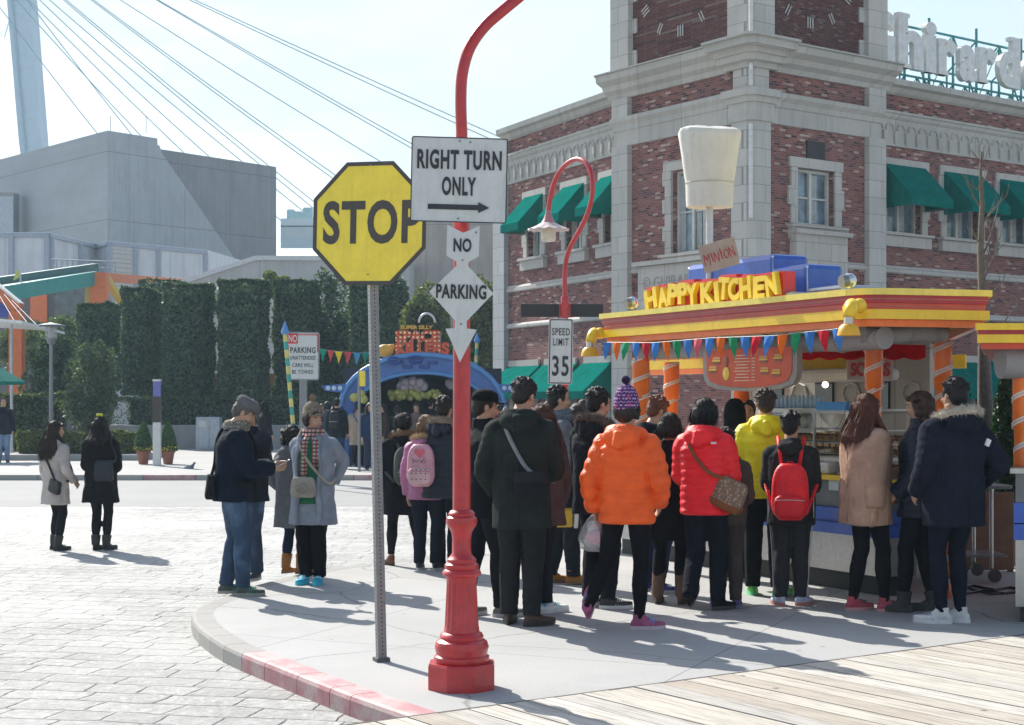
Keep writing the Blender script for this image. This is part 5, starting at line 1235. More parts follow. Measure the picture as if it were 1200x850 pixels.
# HAPPY KITCHEN letters on the roof
MK, LK = wallframe(K1, K2)
hk = empty('kiosk_sign', MK @ Vector((uof(MK, 845), .25, ZT)), 'three-dimensional happy kitchen letters in yellow on red blocks on the kiosk roof', 'shop sign')
Wd = 'HAPPY KITCHEN'; xs_ = [762, 778.5, 790.5, 800, 814, 826, 845, 857, 866, 879, 891, 905, 925]; xs_ = [763, 779, 791.5, 803, 815.5, 826, 829, 845, 851, 862.5, 877.5, 891, 906, 924]
MKs = MK @ Matrix.Translation((0, .28, 0)); rg = random.Random(4); mr = MB()
seq = [('H', 763, 778), ('A', 778.5, 791), ('P', 790, 803), ('P', 802.5, 814), ('Y', 812, 826), ('K', 829, 846), ('I', 845.5, 851), ('T', 850, 863), ('C', 861.5, 875), ('H', 875, 889), ('E', 891, 905), ('N', 905.5, 919)]
for ch, a, b_ in seq:
    ua, ub = uof(MKs, a), uof(MKs, b_); zc = 2.68 + rg.uniform(-.015, .016); h = .205 if ch != 'I' else .20; rot = Matrix.Rotation(R(rg.uniform(-13, 13)), 3, 'Y')
    tm = text_mb(ch, w=(ub - ua) * .95, h=h, bold=.05, depth=.05); shifted(tm, (ua + ub) / 2, -.06, zc + .005, rot); tm.build('letter', paint((.82, .60, .02), .35, coat=.3), hk, M=MKs)
    q = MB(); w_, hh = (ub - ua) * 1.34 / 2, .142; o = [Vector((-w_ * rg.uniform(.95, 1.1), 0, -hh * rg.uniform(.9, 1.02))), Vector((w_ * rg.uniform(.9, 1.1), 0, -hh * rg.uniform(.88, 1.0))), Vector((w_ * rg.uniform(.95, 1.1), 0, hh * rg.uniform(.85, 1.05))), Vector((-w_ * rg.uniform(.9, 1.1), 0, hh * rg.uniform(.85, 1.05)))]
    yy = rg.uniform(-.004, .004); q.prism([((ua + ub) / 2 + v.x, zc + v.z) for v in o], -.03 + yy, .10 + yy); q.build('red_block', paint((.62, .012, .012), .35, coat=.3), hk, M=MKs)
ua, ub = uof(MKs, 763), uof(MKs, 930); m = MB(); m.box(((ua + ub) / 2, .16, ZT + .03), (ub - ua, .36, .055), bev=.01); m.build('sign_base', steel, hk, M=MKs)
# cardboard sign
c = P(842.5, 299.5, 13.75); t = empty('cardboard_sign', c - Vector((0, 0, .15)), 'grey brown cardboard sign with red hand lettering above the happy kitchen letters', 'sign')
M = Matrix.Translation(c) @ Matrix.Rotation(R(-62) + R(40), 4, 'Z') @ Matrix.Rotation(R(-12), 4, 'Y') @ Matrix.Rotation(R(12), 4, 'X')
s = 13.75 / F; m = MB(); m.prism([(-21.5 * s, -17 * s), (21 * s, -15.5 * s), (22 * s, -11 * s), (22.5 * s, 17 * s), (-22 * s, 16 * s)], 0, .012); m.build('board', paint((.42, .33, .29), .8), t, M=M)
sg = merge(*[shifted(text_mb(ch, w=w_ * s, h=hh * s, bold=-.012, depth=.004), x * s, -.003, z * s, Matrix.Rotation(R(rt), 3, 'Y')) for ch, x, z, w_, hh, rt in (('M', -15, -2, 7, 14, 4), ('I', -8.5, 0, 1.0, 11, -5), ('N', -3, -1, 6, 12, 6), ('I', 3, 1, 1.2, 13, -4), ('O', 9, 0, 6, 11, 3), ('N', 16, 1, 6, 13, -6))])
sg.build('hand_lettering', paint((.50, .04, .05), .6), t, M=M)
# blue boxes behind the letters, chef hat on a mast, ball lights
t = empty('blue_roof_plinth', MK @ Vector((uof(MK, 870), .8, ZT)), 'low blue boxes with pale edging on the kiosk roof behind the letters', 'plinth')
MKb = MK @ Matrix.Translation((0, .62, 0))
for a, b_, z1 in ((803, 905, .47), (898, 945, .34)):
    ua, ub = uof(MKb, a), uof(MKb, b_); m = MB(); m.box(((ua + ub) / 2, .22, ZT + z1 / 2), (ub - ua, .42, z1), bev=.05); bb = m.build('box', paint((.03, .11, .50), .35, coat=.3), t, M=MKb)
    m = MB(); m.tube([(ua + .02, .03, ZT + .03), (ua + .02, .03, ZT + z1 - .03), (ub - .02, .03, ZT + z1 - .03), (ub - .02, .03, ZT + .03)], .011, 6); m.build('edging', paint((.6, .68, .75), .4), bb, M=MKb)
ua, ub = uof(MKb, 925), uof(MKb, 985); m = MB(); m.box(((ua + ub) / 2, .25, ZT + .06), (ub - ua, .45, .12), bev=.03); m.build('silver_step', paint((.40, .43, .48), .35, .5), t, M=MKb)
D = 15.2; c = P(831.5, 243, D); s = D / F; t = empty('chef_hat', (c.x, c.y, ZT), 'big white chef hat figure on a mast above the kiosk roof', 'chef hat')
rs = []; m = MB(); prof = [(28, 0), (28.5, 8), (29, 25), (29.5, 31), (31, 38), (33.5, 58), (36.5, 78), (38.0, 85), (36.5, 89), (30, 91.5), (18, 93), (5, 93.3)]
for r, z in prof:
    pl = .0 if z < 32 or z > 90 else .5 * (z - 32) / 50
    rs.append([c + Vector((math.cos(2 * math.pi * j / 64) * (r + pl * math.cos(j * 2 * math.pi / 64 * 11) * 1.2) * s * .97, math.sin(2 * math.pi * j / 64) * (r + pl * math.cos(j * 2 * math.pi / 64 * 11) * 1.2) * s * .8, (z + (2.0 * math.sin(2 * math.pi * j / 64 * 2 + 1) if z > 80 else 0)) * s)) for j in range(64)])
m.rings(rs); m.build('crown', paint((.66, .64, .58), .6, var=.08), t, smooth='auto'); m = MB(); m.tube([c + Vector((math.cos(k * .2618) * 28.6 * s, math.sin(k * .2618) * 24 * s, 28 * s)) for k in range(24)], .006, 5, closed=True); m.build('band_seam', paint((.5, .48, .42)), t)
m = MB(); m.tube([(c.x, c.y, ZT), (c.x, c.y, c.z + .05)], .035, 12); m.lathe((c.x, c.y, ZT), [(.12, 0), (.12, .02), (.05, .04)], 16); m.build('mast', paint((.55, .55, .55), .4, .5), t, smooth='auto')
for px_, py_, d, lab in ((741, 355, 15.6, 'pale round ball spotlight at the left end of the kiosk roof'), (995, 329, 12.7, 'silver ball spotlight near the right front corner of the kiosk roof')):
    c = P(px_, py_, d); c.z = max(c.z, ZT + .09); t = empty('ball_spotlight', (c.x, c.y, ZT), lab, 'spotlight', 'ball spotlights on the kiosk roof'); m = MB(); m.ell(c, .062, n=18, m=12); m.build('ball', paint((.55, .60, .68), .18, .7), t, smooth=True)
    m = MB(); m.tube([(c.x + .03, c.y + .03, ZT - .002), (c.x + .03, c.y + .03, c.z)], .012, 8); m.tube([c, c + Vector((-.07, -.03, -.01))], [.058, .05], 14); m.build('stand', GALV, t)

# second kiosk at the right edge
k2 = empty('second_kiosk', (5.2, 12.4, 0), 'yellow and red striped kiosk corner cut by the right edge of the photo', 'food stall')
D = 11.7; a = P(1143, 0, D).x
for nm, y0, y1, ins, mt in (('top_band', 379, 387, 0, yellow), ('red_band', 387, 392, .03, dkred), ('yellow_band', 392, 402, .02, yellow), ('orange_band', 402, 409, .06, ored)):
    z1, z0 = P(0, y0, D).z, P(0, y1, D).z; m = MB(); m.slab([(a + ins, D + ins), (7.5, D - .2 + ins), (7.5, D + 3), ((a + ins) * (D + 3) / D + .06, D + 3)], z0 + .001, z1); m.build(nm, mt, k2)
rockbeam((a + .28, D + .3, 0), (6.5, D + .25, 0), 1.98, .13, par=k2); column(Vector((P(1197, 0, D + .35).x, D + .35, 0)), 1.86, .06, 1, k2, zb=1.162); column(Vector((5.6, D + .35, 0)), 1.86, .06, 1, k2, zb=1.162)
cx0 = P(1190, 0, 11.6).x
for nm, z0, z1, o, mt in (('toe_kick', 0, .12, -.05, paint((.02, .02, .02), .6)), ('steel_front', .122, .62, 0, steel), ('blue_band', .622, .74, .02, blue), ('blue_band', .75, .90, .02, blue), ('grey_panel', .902, 1.12, 0, paint((.16, .17, .19), .35, .4)), ('counter_top', 1.122, 1.16, .06, steel)):
    y0_, y1_ = 11.6 - o, 12.8; xa = cx0 - o; m = MB(); m.slab([(xa, y0_), (7.5, y0_), (7.5, y1_), (xa * y1_ / y0_ + .06, y1_)], z0, z1); m.build(nm, mt, k2)
# steel trolley and brown board
D = 14.2; s = D / F
a, b_ = P(1102, 571, D), P(1186, 571, D); t = empty('steel_trolley', ((a.x + b_.x) / 2, D + .3, 0), 'stainless steel trolley on castors between the two kiosks', 'trolley')
m = MB(); m.box(((a.x + b_.x) / 2, D + .3, a.z), (b_.x - a.x, .62, .035), bev=.01); m.build('top', steel, t); m = MB(); m.box(((a.x + b_.x) / 2, D + .3, .24), (b_.x - a.x - .06, .55, .02)); m.build('lower_shelf', steel, t)
for x in (a.x + .04, b_.x - .18):
    for y in (D + .03, D + .57):
        m = MB(); m.tube([(x, y, .13), (x, y, a.z)], .017, 10); m.build('leg', paint((.6, .6, .6), .25, .8), t, smooth='auto'); m = MB(); m.tube([(x + .03, y - .018, .06), (x + .03, y + .018, .06)], .06, 16); m.tube([(x, y, .13), (x + .03, y, .06)], .012, 6); m.build('castor', paint((.12, .12, .12), .5), t, smooth='auto')
a, b_ = P(1128, 577, 15.1), P(1188, 640, 15.1); t = empty('brown_board', ((a.x + b_.x) / 2, 15.1, 0), 'brown wooden board standing behind the steel trolley', 'board'); m = MB(); m.box(((a.x + b_.x) / 2, 15.1, (a.z + .02) / 2), (b_.x - a.x, .04, a.z - .02), bev=.01); m.build('panel', paint((.24, .14, .09), .7), t)
m = MB(); m.box((a.x + .03, 15.12, a.z / 2), (.05, .05, a.z)); m.box((b_.x - .03, 15.12, a.z / 2), (.05, .05, a.z)); m.build('frame', paint((.18, .1, .07)), t)
m = MB(); m.tube([G(1110, 694), G(1140, 688), G(1165, 693), G(1185, 690), G(1230, 700)], .012, 6); m.tube([G(1120, 699), G(1150, 694), G(1175, 697), G(1225, 692)], .012, 6); m.tube([G(1135, 691), G(1160, 698), G(1190, 695), G(1225, 697)], .010, 6)
m.v = [(x, y, z + .011) for x, y, z in m.v]; m.build('power_cables', paint((.02, .02, .02), .5), label='black cables trailing on the pavement beside the right kiosk', cat='cable')
# dark conifer and bare tree
D = 15.9; a, b_ = P(1163, 425, D), P(1204, 560, D); t = empty('conifer', ((a.x + b_.x) / 2, D, 0), 'dark narrow conifer right of the bare trunk under the second kiosk', 'tree')
rng = np.random.default_rng(4); n = 15000; h = rng.random(n); th = rng.uniform(0, 6.28, n); rr = (b_.x - a.x) / 2 * np.minimum(1, (1.02 - h) * 2.4) ** .6 * rng.uniform(.7, 1.05, n); p = np.stack([np.cos(th) * rr, np.sin(th) * rr, .3 + h * (a.z - .25)], 1)
leaves('foliage', p, np.stack([np.cos(th), np.sin(th), np.full(n, .6)], 1), .022, leafm((.012, .05, .018), (.04, .11, .03), .3), t, Matrix.Translation(((a.x + b_.x) / 2, D, 0)), jit=.5); m = MB(); m.tube([((a.x + b_.x) / 2, D, 0), ((a.x + b_.x) / 2, D, a.z - .1)], [.06, .015], 8); m.build('trunk', paint((.1, .07, .05)), t)
m = MB(); m.lathe(((a.x + b_.x) / 2, D, 0), [(.2, 0), (.24, .32), (.26, .33), (.2, .33)], 16); m.build('pot', paint((.25, .22, .2)), t)
def bare_tree():
    D = 16.3; B = Vector((P(1156, 0, D).x, D, 0)); t = empty('bare_tree', B, 'leafless young street tree behind the right end of the snack kiosk', 'tree'); rg = random.Random(6)
    s = D / F; bark = paint((.13, .115, .11), .9, var=.35, scale=25, bmp=.6)
    tr = [(1156, 640, 12), (1155, 500, 10), (1153, 400, 7), (1151, 340, 5), (1149, 290, 4), (1151, 240, 3), (1149, 205, 2), (1150, 178, 1)]
    pts = [P(x, y, D + rg.uniform(-.02, .02)) for x, y, r in tr]; pts[0].z = -.02
    m = MB(); m.tube(pts, [r * s * .95 for _, _, r in tr], 10); m.build('trunk', bark, t, smooth=True)
    m = MB()
    def br(p, dr, l, r, k):
        pts = [p]; rr_ = [r]; dd = dr.copy()
        for i in range(4):
            dd = (dd + Vector((rg.uniform(-.35, .35), rg.uniform(-.35, .35), rg.uniform(-.1, .35)))).normalized(); pts.append(pts[-1] + dd * l / 4); rr_.append(r * (1 - .8 * (i + 1) / 4))
        m.tube(pts, rr_, 6)
        if k: 
            for i in (1, 2, 3, 4): br(pts[i], (dd + Vector((rg.uniform(-1, 1), rg.uniform(-1, 1), rg.uniform(-.2, .6)))).normalized(), l * .5, r * .45, k - 1)
    for (x, y), (x2, y2), r in (((1151, 262), (1172, 235), 1.6), ((1151, 245), (1133, 225), 1.6), ((1150, 225), (1131, 218), 1.2), ((1151, 300), (1180, 262), 1.8), ((1150, 285), (1135, 270), 1.2), ((1150, 215), (1165, 195), 1.2), ((1152, 330), (1185, 300), 1.6), ((1150, 190), (1140, 182), 1), ((1150, 188), (1160, 178), 1), ((1153, 352), (1178, 345), 1.4), ((1153, 395), (1190, 360), 1.5)):
        a = P(x, y, D); dv = P(x2, y2, D + rg.uniform(-.15, .15)) - a; br(a, dv.normalized(), dv.length * 1.15, r * s, 1)
    m.build('branches', bark, t)
bare_tree()

# ================================================================ SPACE GAME STALL (far)
def stall():
    D = 40.0; s = D / F; t = empty('game_stall', (P(485, 0, D).x, D + 1.5, 0), 'blue spaceship shaped game stall with orange bulb lettering on top', 'game stall')
    X = lambda x: P(x, 0, D).x; Z = lambda y: P(0, y, D).z; bl = paint((.035, .13, .42), .35, var=.25, coat=.3)
    out_ = []; inn = []
    for k in range(21):
        a = math.pi * k / 20; cx_ = 495; out_.append((X(cx_ - 98 * math.cos(a)), Z(500) + (Z(416) - Z(500)) * math.sin(a) ** .72)); inn.append((X(cx_ - 82 * math.cos(a)), Z(505) + (Z(437) - Z(505)) * math.sin(a) ** .68))
    m = MB(); n = 21; vs = []
    for y in (D, D + 3.0):
        vs += [Vector((p[0], y, p[1])) for p in out_] + [Vector((p[0], y, p[1])) for p in inn]
    fs = []
    for i in range(n - 1): fs += [(i, i + 1, n + i + 1, n + i), (2 * n + i, 3 * n + i, 3 * n + i + 1, 2 * n + i + 1), (i, 2 * n + i, 2 * n + i + 1, i + 1), (n + i, n + i + 1, 3 * n + i + 1, 3 * n + i)]
    m.add(vs, fs); m.build('shell', bl, t, smooth='auto')
    m = MB(); m.tube([Vector((p[0], D - .04, p[1])) for p in out_], .07, 8); m.tube([Vector((p[0], D - .02, p[1])) for p in inn[3:18]], .05, 8); m.build('shell_rim', paint((.10, .28, .60), .35), t, smooth=True)
    m = MB(); 
    for k, (x, y, rx, ry) in enumerate(((462, 423, 7, 3.5), (487, 421, 8, 3))): m.tube([Vector((X(x + rx * math.cos(j * .5236)), D - .1, Z(y + ry * math.sin(j * .5236)))) for j in range(12)], .04, 6, closed=True)
    for k in range(9): m.ell((X(470 + 9 * (k % 5) + k), D - .03, Z(425 + 5 * (k % 2))), (.09, .03, .05), n=8, m=5)
    m.build('portholes', paint((.03, .08, .30), .3), t)
    for sx in (-1, 1):
        m = MB(); cx_ = 495; pts = [(X(cx_ + sx * 118), Z(452)), (X(cx_ + sx * 90), Z(450)), (X(cx_ + sx * 90), Z(461)), (X(cx_ + sx * 114), Z(458))]; m.prism(pts, D - .1, D + .1); f_ = m.build('fin', bl, t); m = MB()
        for k in range(3): m.ell((X(cx_ + sx * (96 + 7 * k)), D - .11, Z(455)), (.06, .02, .06), n=10, m=6)
        m.build('fin_lights', paint((.5, .65, .8)), f_)
    for x in (403, 587): m = MB(); m.box((X(x), D + 1.5, .5), (.3, 2.6, 1.05), bev=.05); m.build('side_wall', bl, t)
    m = MB(); m.box((X(487), D + 3.1, 1.3), (4.4, .1, 2.6)); m.build('back_wall', paint((.02, .022, .04), .7), t); m = MB(); m.box((X(487), D + .5, .5), (3.9, .5, 1.0), bev=.03); m.build('counter', paint((.04, .10, .30)), t)
    m = MB(); rg = random.Random(3)
    for k in range(24): m.ell((X(467 + k * 1.5 * .8), D + .9 + rg.uniform(-.2, .2), Z(452 + rg.uniform(-6, 6))), (.13, .12, .14), n=9, m=6)
    for k in range(6): m.ell((X(525 + k * 2), D + .9, Z(448 + rg.uniform(-4, 4))), (.12, .12, .12), n=9, m=6)
    m.build('soft_toys', paint((.66, .58, .66), .8, var=.3, scale=5), t, smooth=True)
    m = MB()
    for k in range(34): m.ell((X(455 + k * 1.75), D + .6 + rg.uniform(-.15, .15), Z(463 + rg.uniform(-3.5, 3.5))), (.085, .08, .09), n=9, m=6)
    for x, y in ((416, 466), (424, 462), (563, 462), (571, 466), (427, 468), (577, 470)): m.ell((X(x), D - .2, Z(y)), (.12, .12, .12), n=9, m=6)
    m.build('prize_balls', paint((.50, .50, .14), .5, var=.3, scale=5), t, smooth=True)
    m = MB(); c = Vector((X(500), D + .2, Z(400)))
    m.tube([Vector((X(500 + 9.5 * math.cos(a)), D + .2, Z(378 - 11 * math.sin(a)))) for a in [math.pi * j / 12 for j in range(13)]], .03, 8); m.build('arch_hoop', paint((.6, .6, .6), .3, .6), t, smooth=True)
    def bulbed():
        def f(n_, b):
            v = coords(n_); q = N(n_, 'ShaderNodeTexVoronoi'); q.inputs['Scale'].default_value = 9; q.inputs['Randomness'].default_value = .15; L(n_, v, q.inputs[0]); c_ = ramp(n_, q.outputs['Distance'], [(.28, (.85, .62, .35)), (.36, (.62, .07, .015))]); L(n_, c_, b.inputs['Base Color']); b.inputs['Roughness'].default_value = .4
        return node_mat('bulbed', f)
    m1 = shifted(text_mb('SPACE', w=52 * s, h=13.5 * s, bold=.055, depth=.15), X(489), D + .1, Z(394)); m2 = shifted(text_mb('KILLERS', w=63 * s, h=14.5 * s, bold=.055, depth=.15), X(495), D + .05, Z(408.5))
    m1.build('space_lettering', bulbed(), t); m2.build('killers_lettering', bulbed(), t); shifted(text_mb('SUPER SILLY', w=38 * s, h=4.5 * s, bold=.03, depth=.08), X(488), D + .1, Z(383.5)).build('small_lettering', paint((.70, .42, .05)), t)
    m = MB(); m.box((X(492), D + .28, Z(400)), (64 * s, .1, 30 * s)); 
    m = MB(); 
    for x in (466, 490, 515): m.box((X(x), D + .25, Z(405)), (.06, .06, 34 * s))
    m.build('letter_supports', GALV, t); m = MB(); m.ell((X(451), D + .1, Z(411)), (.22, .15, .17), n=12, m=8); m.tube([(X(453), D + .1, Z(410)), (X(462), D + .1, Z(405))], [.14, .05], 10); m.build('yellow_rocket', paint((.70, .38, .05), .4), t, smooth=True)
stall()
a = P(372, 410, 36); b_ = P(446, 415, 38)
bunting([P(374, 409, 36), P(395, 412, 36.5), P(420, 414, 37), P(444, 412, 37.5)], 7, [(.02, .32, .22), (.65, .12, .10), (.78, .60, .05), (.65, .08, .10), (.06, .30, .60), (.02, .25, .2), (.65, .1, .1)], .24, .30, 'string of pennants between the towing sign and the blue game stall')
# pigeon on the road
g = G(222, 555, RZ); g.z = RZ; t = empty('pigeon', g, 'grey pigeon standing on the road beside the far kerb', 'pigeon')
m = MB(); z = .14
m.tube([g + Vector((-.17, 0, .10)), g + Vector((-.08, 0, .12)), g + Vector((.0, 0, .14)), g + Vector((.07, 0, .17)), g + Vector((.10, 0, .22)), g + Vector((.12, 0, .255))], [.012, .045, .065, .055, .03, .027], 12); m.ell(g + Vector((.125, 0, .262)), (.032, .026, .026), n=12, m=8); m.tube([g + Vector((.15, 0, .258)), g + Vector((.175, 0, .25))], [.009, .002], 6)
for y in (-.02, .02): m.tube([g + Vector((0, y, .1)), g + Vector((.005, y, 0.01)), g + Vector((.03, y, .004))], [.008, .005, .004], 6)
m.build('body', paint((.16, .18, .23), .6, var=.4, scale=20), t, smooth=True)
m = MB(); m.ell(g + Vector((-.03, -.045, .145)), (.10, .02, .04), n=10, m=7); m.build('wing', paint((.24, .26, .31), .6), t, smooth=True); m = MB(); m.ell(g + Vector((-.03, .045, .145)), (.10, .02, .04), n=10, m=7); m.build('wing', paint((.24, .26, .31), .6), t, smooth=True)
# ================================================================ PEOPLE
def ik(a, b_, l1, l2, pole):
    d = b_ - a; L_ = d.length; L2 = min(L_, (l1 + l2) * .999); u = d.normalized()
    x = (l1 * l1 - l2 * l2 + L2 * L2) / (2 * L2); h = math.sqrt(max(0, l1 * l1 - x * x)); p = Vector(pole); p = p - u * p.dot(u)
    if p.length < 1e-6: p = Vector((0, 1, 0))
    return a + u * x + p.normalized() * h, a + u * L2
def remeshed(o, vox, disp=0, dsize=.12, smooth=2):
    r = o.modifiers.new('r', 'REMESH'); r.mode = 'VOXEL'; r.voxel_size = vox; r.use_smooth_shade = True
    s_ = o.modifiers.new('s', 'SMOOTH'); s_.iterations = smooth; s_.factor = .5
    if disp:
        key = 'folds%.3f' % dsize; tx = bpy.data.textures.get(key) or bpy.data.textures.new(key, 'CLOUDS'); tx.noise_scale = dsize; tx.noise_depth = 3
        d = o.modifiers.new('d', 'DISPLACE'); d.texture = tx; d.strength = disp; d.mid_level = .5; d.texture_coords = 'LOCAL'
    return o
SK = (.50, .29, .19)
def person(px, py, H, yaw, label, z0=0.0, loc=None, group=None, lod=1, lean=0, twist=0, head=(0, 0), feet=None, hands=(None, None), poles=(None, None),
           coat=None, under=None, legs=None, shoes=None, hair=None, hat=None, scarf=None, face=False, build_=1.0, sk=SK, fat=1.0):
    """px, py: where the feet stand in the photo; yaw: 0 = back to the camera, positive turns to the left"""
    base = loc if loc is not None else G(px, py, z0); base = Vector(base); base.z = z0
    M = Matrix.Translation(base) @ Matrix.Rotation(R(yaw), 4, 'Z')
    vox = (.0065 if lod == 1 else .014) ; rot = Matrix.Rotation(R(-lean), 3, 'X') @ Matrix.Rotation(R(twist), 3, 'Z')
    hipc = Vector((0, 0, .52))
    def T(p):
        p = Vector(p)
        if p.z <= .5: return p * H
        k = min(1, (p.z - .5) / .12); Rk = Matrix.Rotation(R(-lean) * k, 3, 'X') @ Matrix.Rotation(R(twist) * k, 3, 'Z'); return (hipc + Rk @ (p - hipc)) * H
    nb = T((0, .0, .86)); hM3 = (Matrix.Rotation(R(head[0]), 3, 'Z') @ Matrix.Rotation(R(-head[1] - lean * .5), 3, 'X'))
    hs = 1.0 / H * (H * .6 + 1.66 * .4)      # heads vary less than heights
    def HD(p): p = Vector(p); return nb + hM3 @ ((p - Vector((0, 0, .86))) * H * hs)
    # ---- legs
    ft = feet or ((-.055, 0, 0, 0, 8), (.055, 0, 0, 0, -8)); hips = [T((-.05, 0, .525)), T((.05, 0, .525))]; kn = []; an = []
    for k in (0, 1):
        x, y, z, pitch, fy = ft[k]; a = Vector((x, y, .048 + z)) * H; kk, aa = ik(hips[k], a, .245 * H, .238 * H, (0, 1, 0.05)); kn.append(kk); an.append(aa)
    # ---- arms
    sh = [T((-.099, -.003, .792)), T((.099, -.003, .792))]; el = []; wr = []
    for k in (0, 1):
        s_ = -1 if k == 0 else 1
        h = hands[k]
        if h is None: h = (s_ * .134, .03, .482)
        elif h == 'pocket': h = (s_ * .118, .085, .535)
        elif h == 'front': h = (s_ * .05, .15, .62)
        hv = T(h) if len(h) == 3 else T(h[:3]); pl = poles[k] or (s_ * .6, -1, -.2)
        e, w_ = ik(sh[k], hv, .172 * H, .150 * H, pl); el.append(e); wr.append(w_)
    # ---- body: one continuous skin surface
    b = MB(); h_ = H * fat
    b.rings([[T((math.cos(t) * rx, math.sin(t) * ry + cy, z)) for t in [2 * math.pi * j / 14 for j in range(14)]] for z, rx, ry, cy in ((.50, .062, .05, 0), (.56, .075, .054, 0), (.62, .066, .048, 0), (.70, .075, .054, 0), (.77, .085, .052, 0), (.81, .07, .04, 0), (.835, .035, .033, 0))])
    b.tube([T((0, -.008, .80)), HD((0, -.008, .86)), HD((0, .004, .895))], [.036 * H, .034 * H, .034 * H], 12)
    for k in (0, 1):
        b.tube([hips[k] + Vector((0, 0, .01)) * H, (hips[k] + kn[k]) / 2, kn[k], (kn[k] * .6 + an[k] * .4), an[k]], [.044 * H, .038 * H, .028 * H, .027 * H, .019 * H], 10)
        b.tube([T((0, 0, .79)), sh[k], (sh[k] + el[k]) / 2, el[k], wr[k]], [.03 * H, .026 * H, .024 * H, .020 * H, .0135 * H], 10)
        x, y, z, pitch, fy = ft[k]; FM = Matrix.Rotation(R(fy), 3, 'Z') @ Matrix.Rotation(R(-pitch), 3, 'X'); b.tube([an[k], an[k] + FM @ Vector((0, .04, -.028)) * H, an[k] + FM @ Vector((0, .085, -.034)) * H], [.018 * H, .018 * H, .012 * H], 8)
        # hand: palm, four fingers, thumb
        f = (wr[k] - el[k]).normalized(); s_ = -1 if k == 0 else 1
        inw = Vector((-s_, 0, 0)); 
        side = f.cross(inw); side = side.normalized() if side.length > .1 else Vector((0, 1, 0)); pn = side.cross(f).normalized()
        curl = .6
        pm = Matrix((side, pn, f)).transposed(); b.ell(wr[k] + f * .026 * H, (.0225 * H, .0095 * H, .032 * H), pm, n=12, m=8)
        for q, (o, l) in enumerate(((-.0165, .036), (-.0055, .041), (.0055, .039), (.0165, .031))):
            r0 = wr[k] + f * .050 * H + side * o * H; d1_ = (f * math.cos(.25) + pn * -0 + inw * math.sin(.25) * 1).normalized() if False else (f + inw * .3).normalized()
            d2 = (f + inw * (.3 + curl)).normalized(); d3 = (f * .5 + inw * (.5 + curl)).normalized()
            b.tube([r0 - f * .01 * H, r0 + d1_ * l * .4 * H, r0 + d1_ * l * .4 * H + d2 * l * .33 * H, r0 + d1_ * l * .4 * H + d2 * l * .33 * H + d3 * l * .3 * H], [.0052 * H, .005 * H, .0046 * H, .0036 * H], 7)
        ts = side * (1 if (side.y > 0 or side.z > .5) else -1); t0 = wr[k] + f * .012 * H + ts * .017 * H; dt = (f * .8 + ts * .7 + inw * .3).normalized(); b.tube([t0, t0 + dt * .02 * H, t0 + dt * .02 * H + (f + inw * .5).normalized() * .018 * H], [.0068 * H, .0062 * H, .0045 * H], 7)
    b.ell(HD((0, -.006, .948)), (.0435 * H * hs, .054 * H * hs, .050 * H * hs), hM3, 18, 12)
    b.ell(HD((0, .013, .915)), (.034 * H * hs, .036 * H * hs, .046 * H * hs), hM3, 14, 10)
    b.ell(HD((0, .022, .885)), (.020 * H * hs, .024 * H * hs, .017 * H * hs), hM3, 12, 8)
    b.tube([HD((0, .044, .935)), HD((0, .054, .917)), HD((0, .050, .911))], [.0045 * H, .0078 * H, .005 * H], 8)
    for s_ in (-1, 1):
        b.ell(HD((s_ * .044, -.004, .926)), (.004 * H, .010 * H, .017 * H), hM3, 10, 7); b.ell(HD((s_ * .02, .035, .914)), (.012 * H, .013 * H, .012 * H), hM3, 8, 6)
        b.tube([HD((s_ * .024, .041, .942)), HD((0, .047, .942))], .0042 * H, 6)
    body = b.build('person', skin(sk), None, M=M, smooth=True); remeshed(body, vox, 0, smooth=2)
    body['label'] = label; body['category'] = 'person'
    if group: body['group'] = group
    def ch(mb, name, mat, **k): return mb.build(name, mat, body, M=M, **k)
    if face:
        for s_ in (-1, 1):
            m = MB(); m.ell(HD((s_ * .0185, .0415, .932)), (.0075 * H, .0045 * H, .0036 * H), hM3, 10, 7); ch(m, 'eye', paint((.55, .52, .50), .3), smooth=True)
            m = MB(); m.ell(HD((s_ * .0185, .0445, .932)), (.0036 * H, .0022 * H, .0034 * H), hM3, 10, 7); ch(m, 'iris', paint((.02, .012, .01), .2), smooth=True)
            m = MB(); m.tube([HD((s_ * .008, .0475, .944)), HD((s_ * .018, .0465, .947)), HD((s_ * .030, .037, .944))], [.0018 * H, .0024 * H, .0012 * H], 6); ch(m, 'eyebrow', hairm((.03, .02, .018)))
        m = MB(); m.tube([HD((-.014, .0455, .8985)), HD((0, .0505, .899)), HD((.014, .0455, .8985))], [.0016 * H, .0036 * H, .0016 * H], 8); ch(m, 'lips', paint((.42, .13, .11), .4), smooth=True)
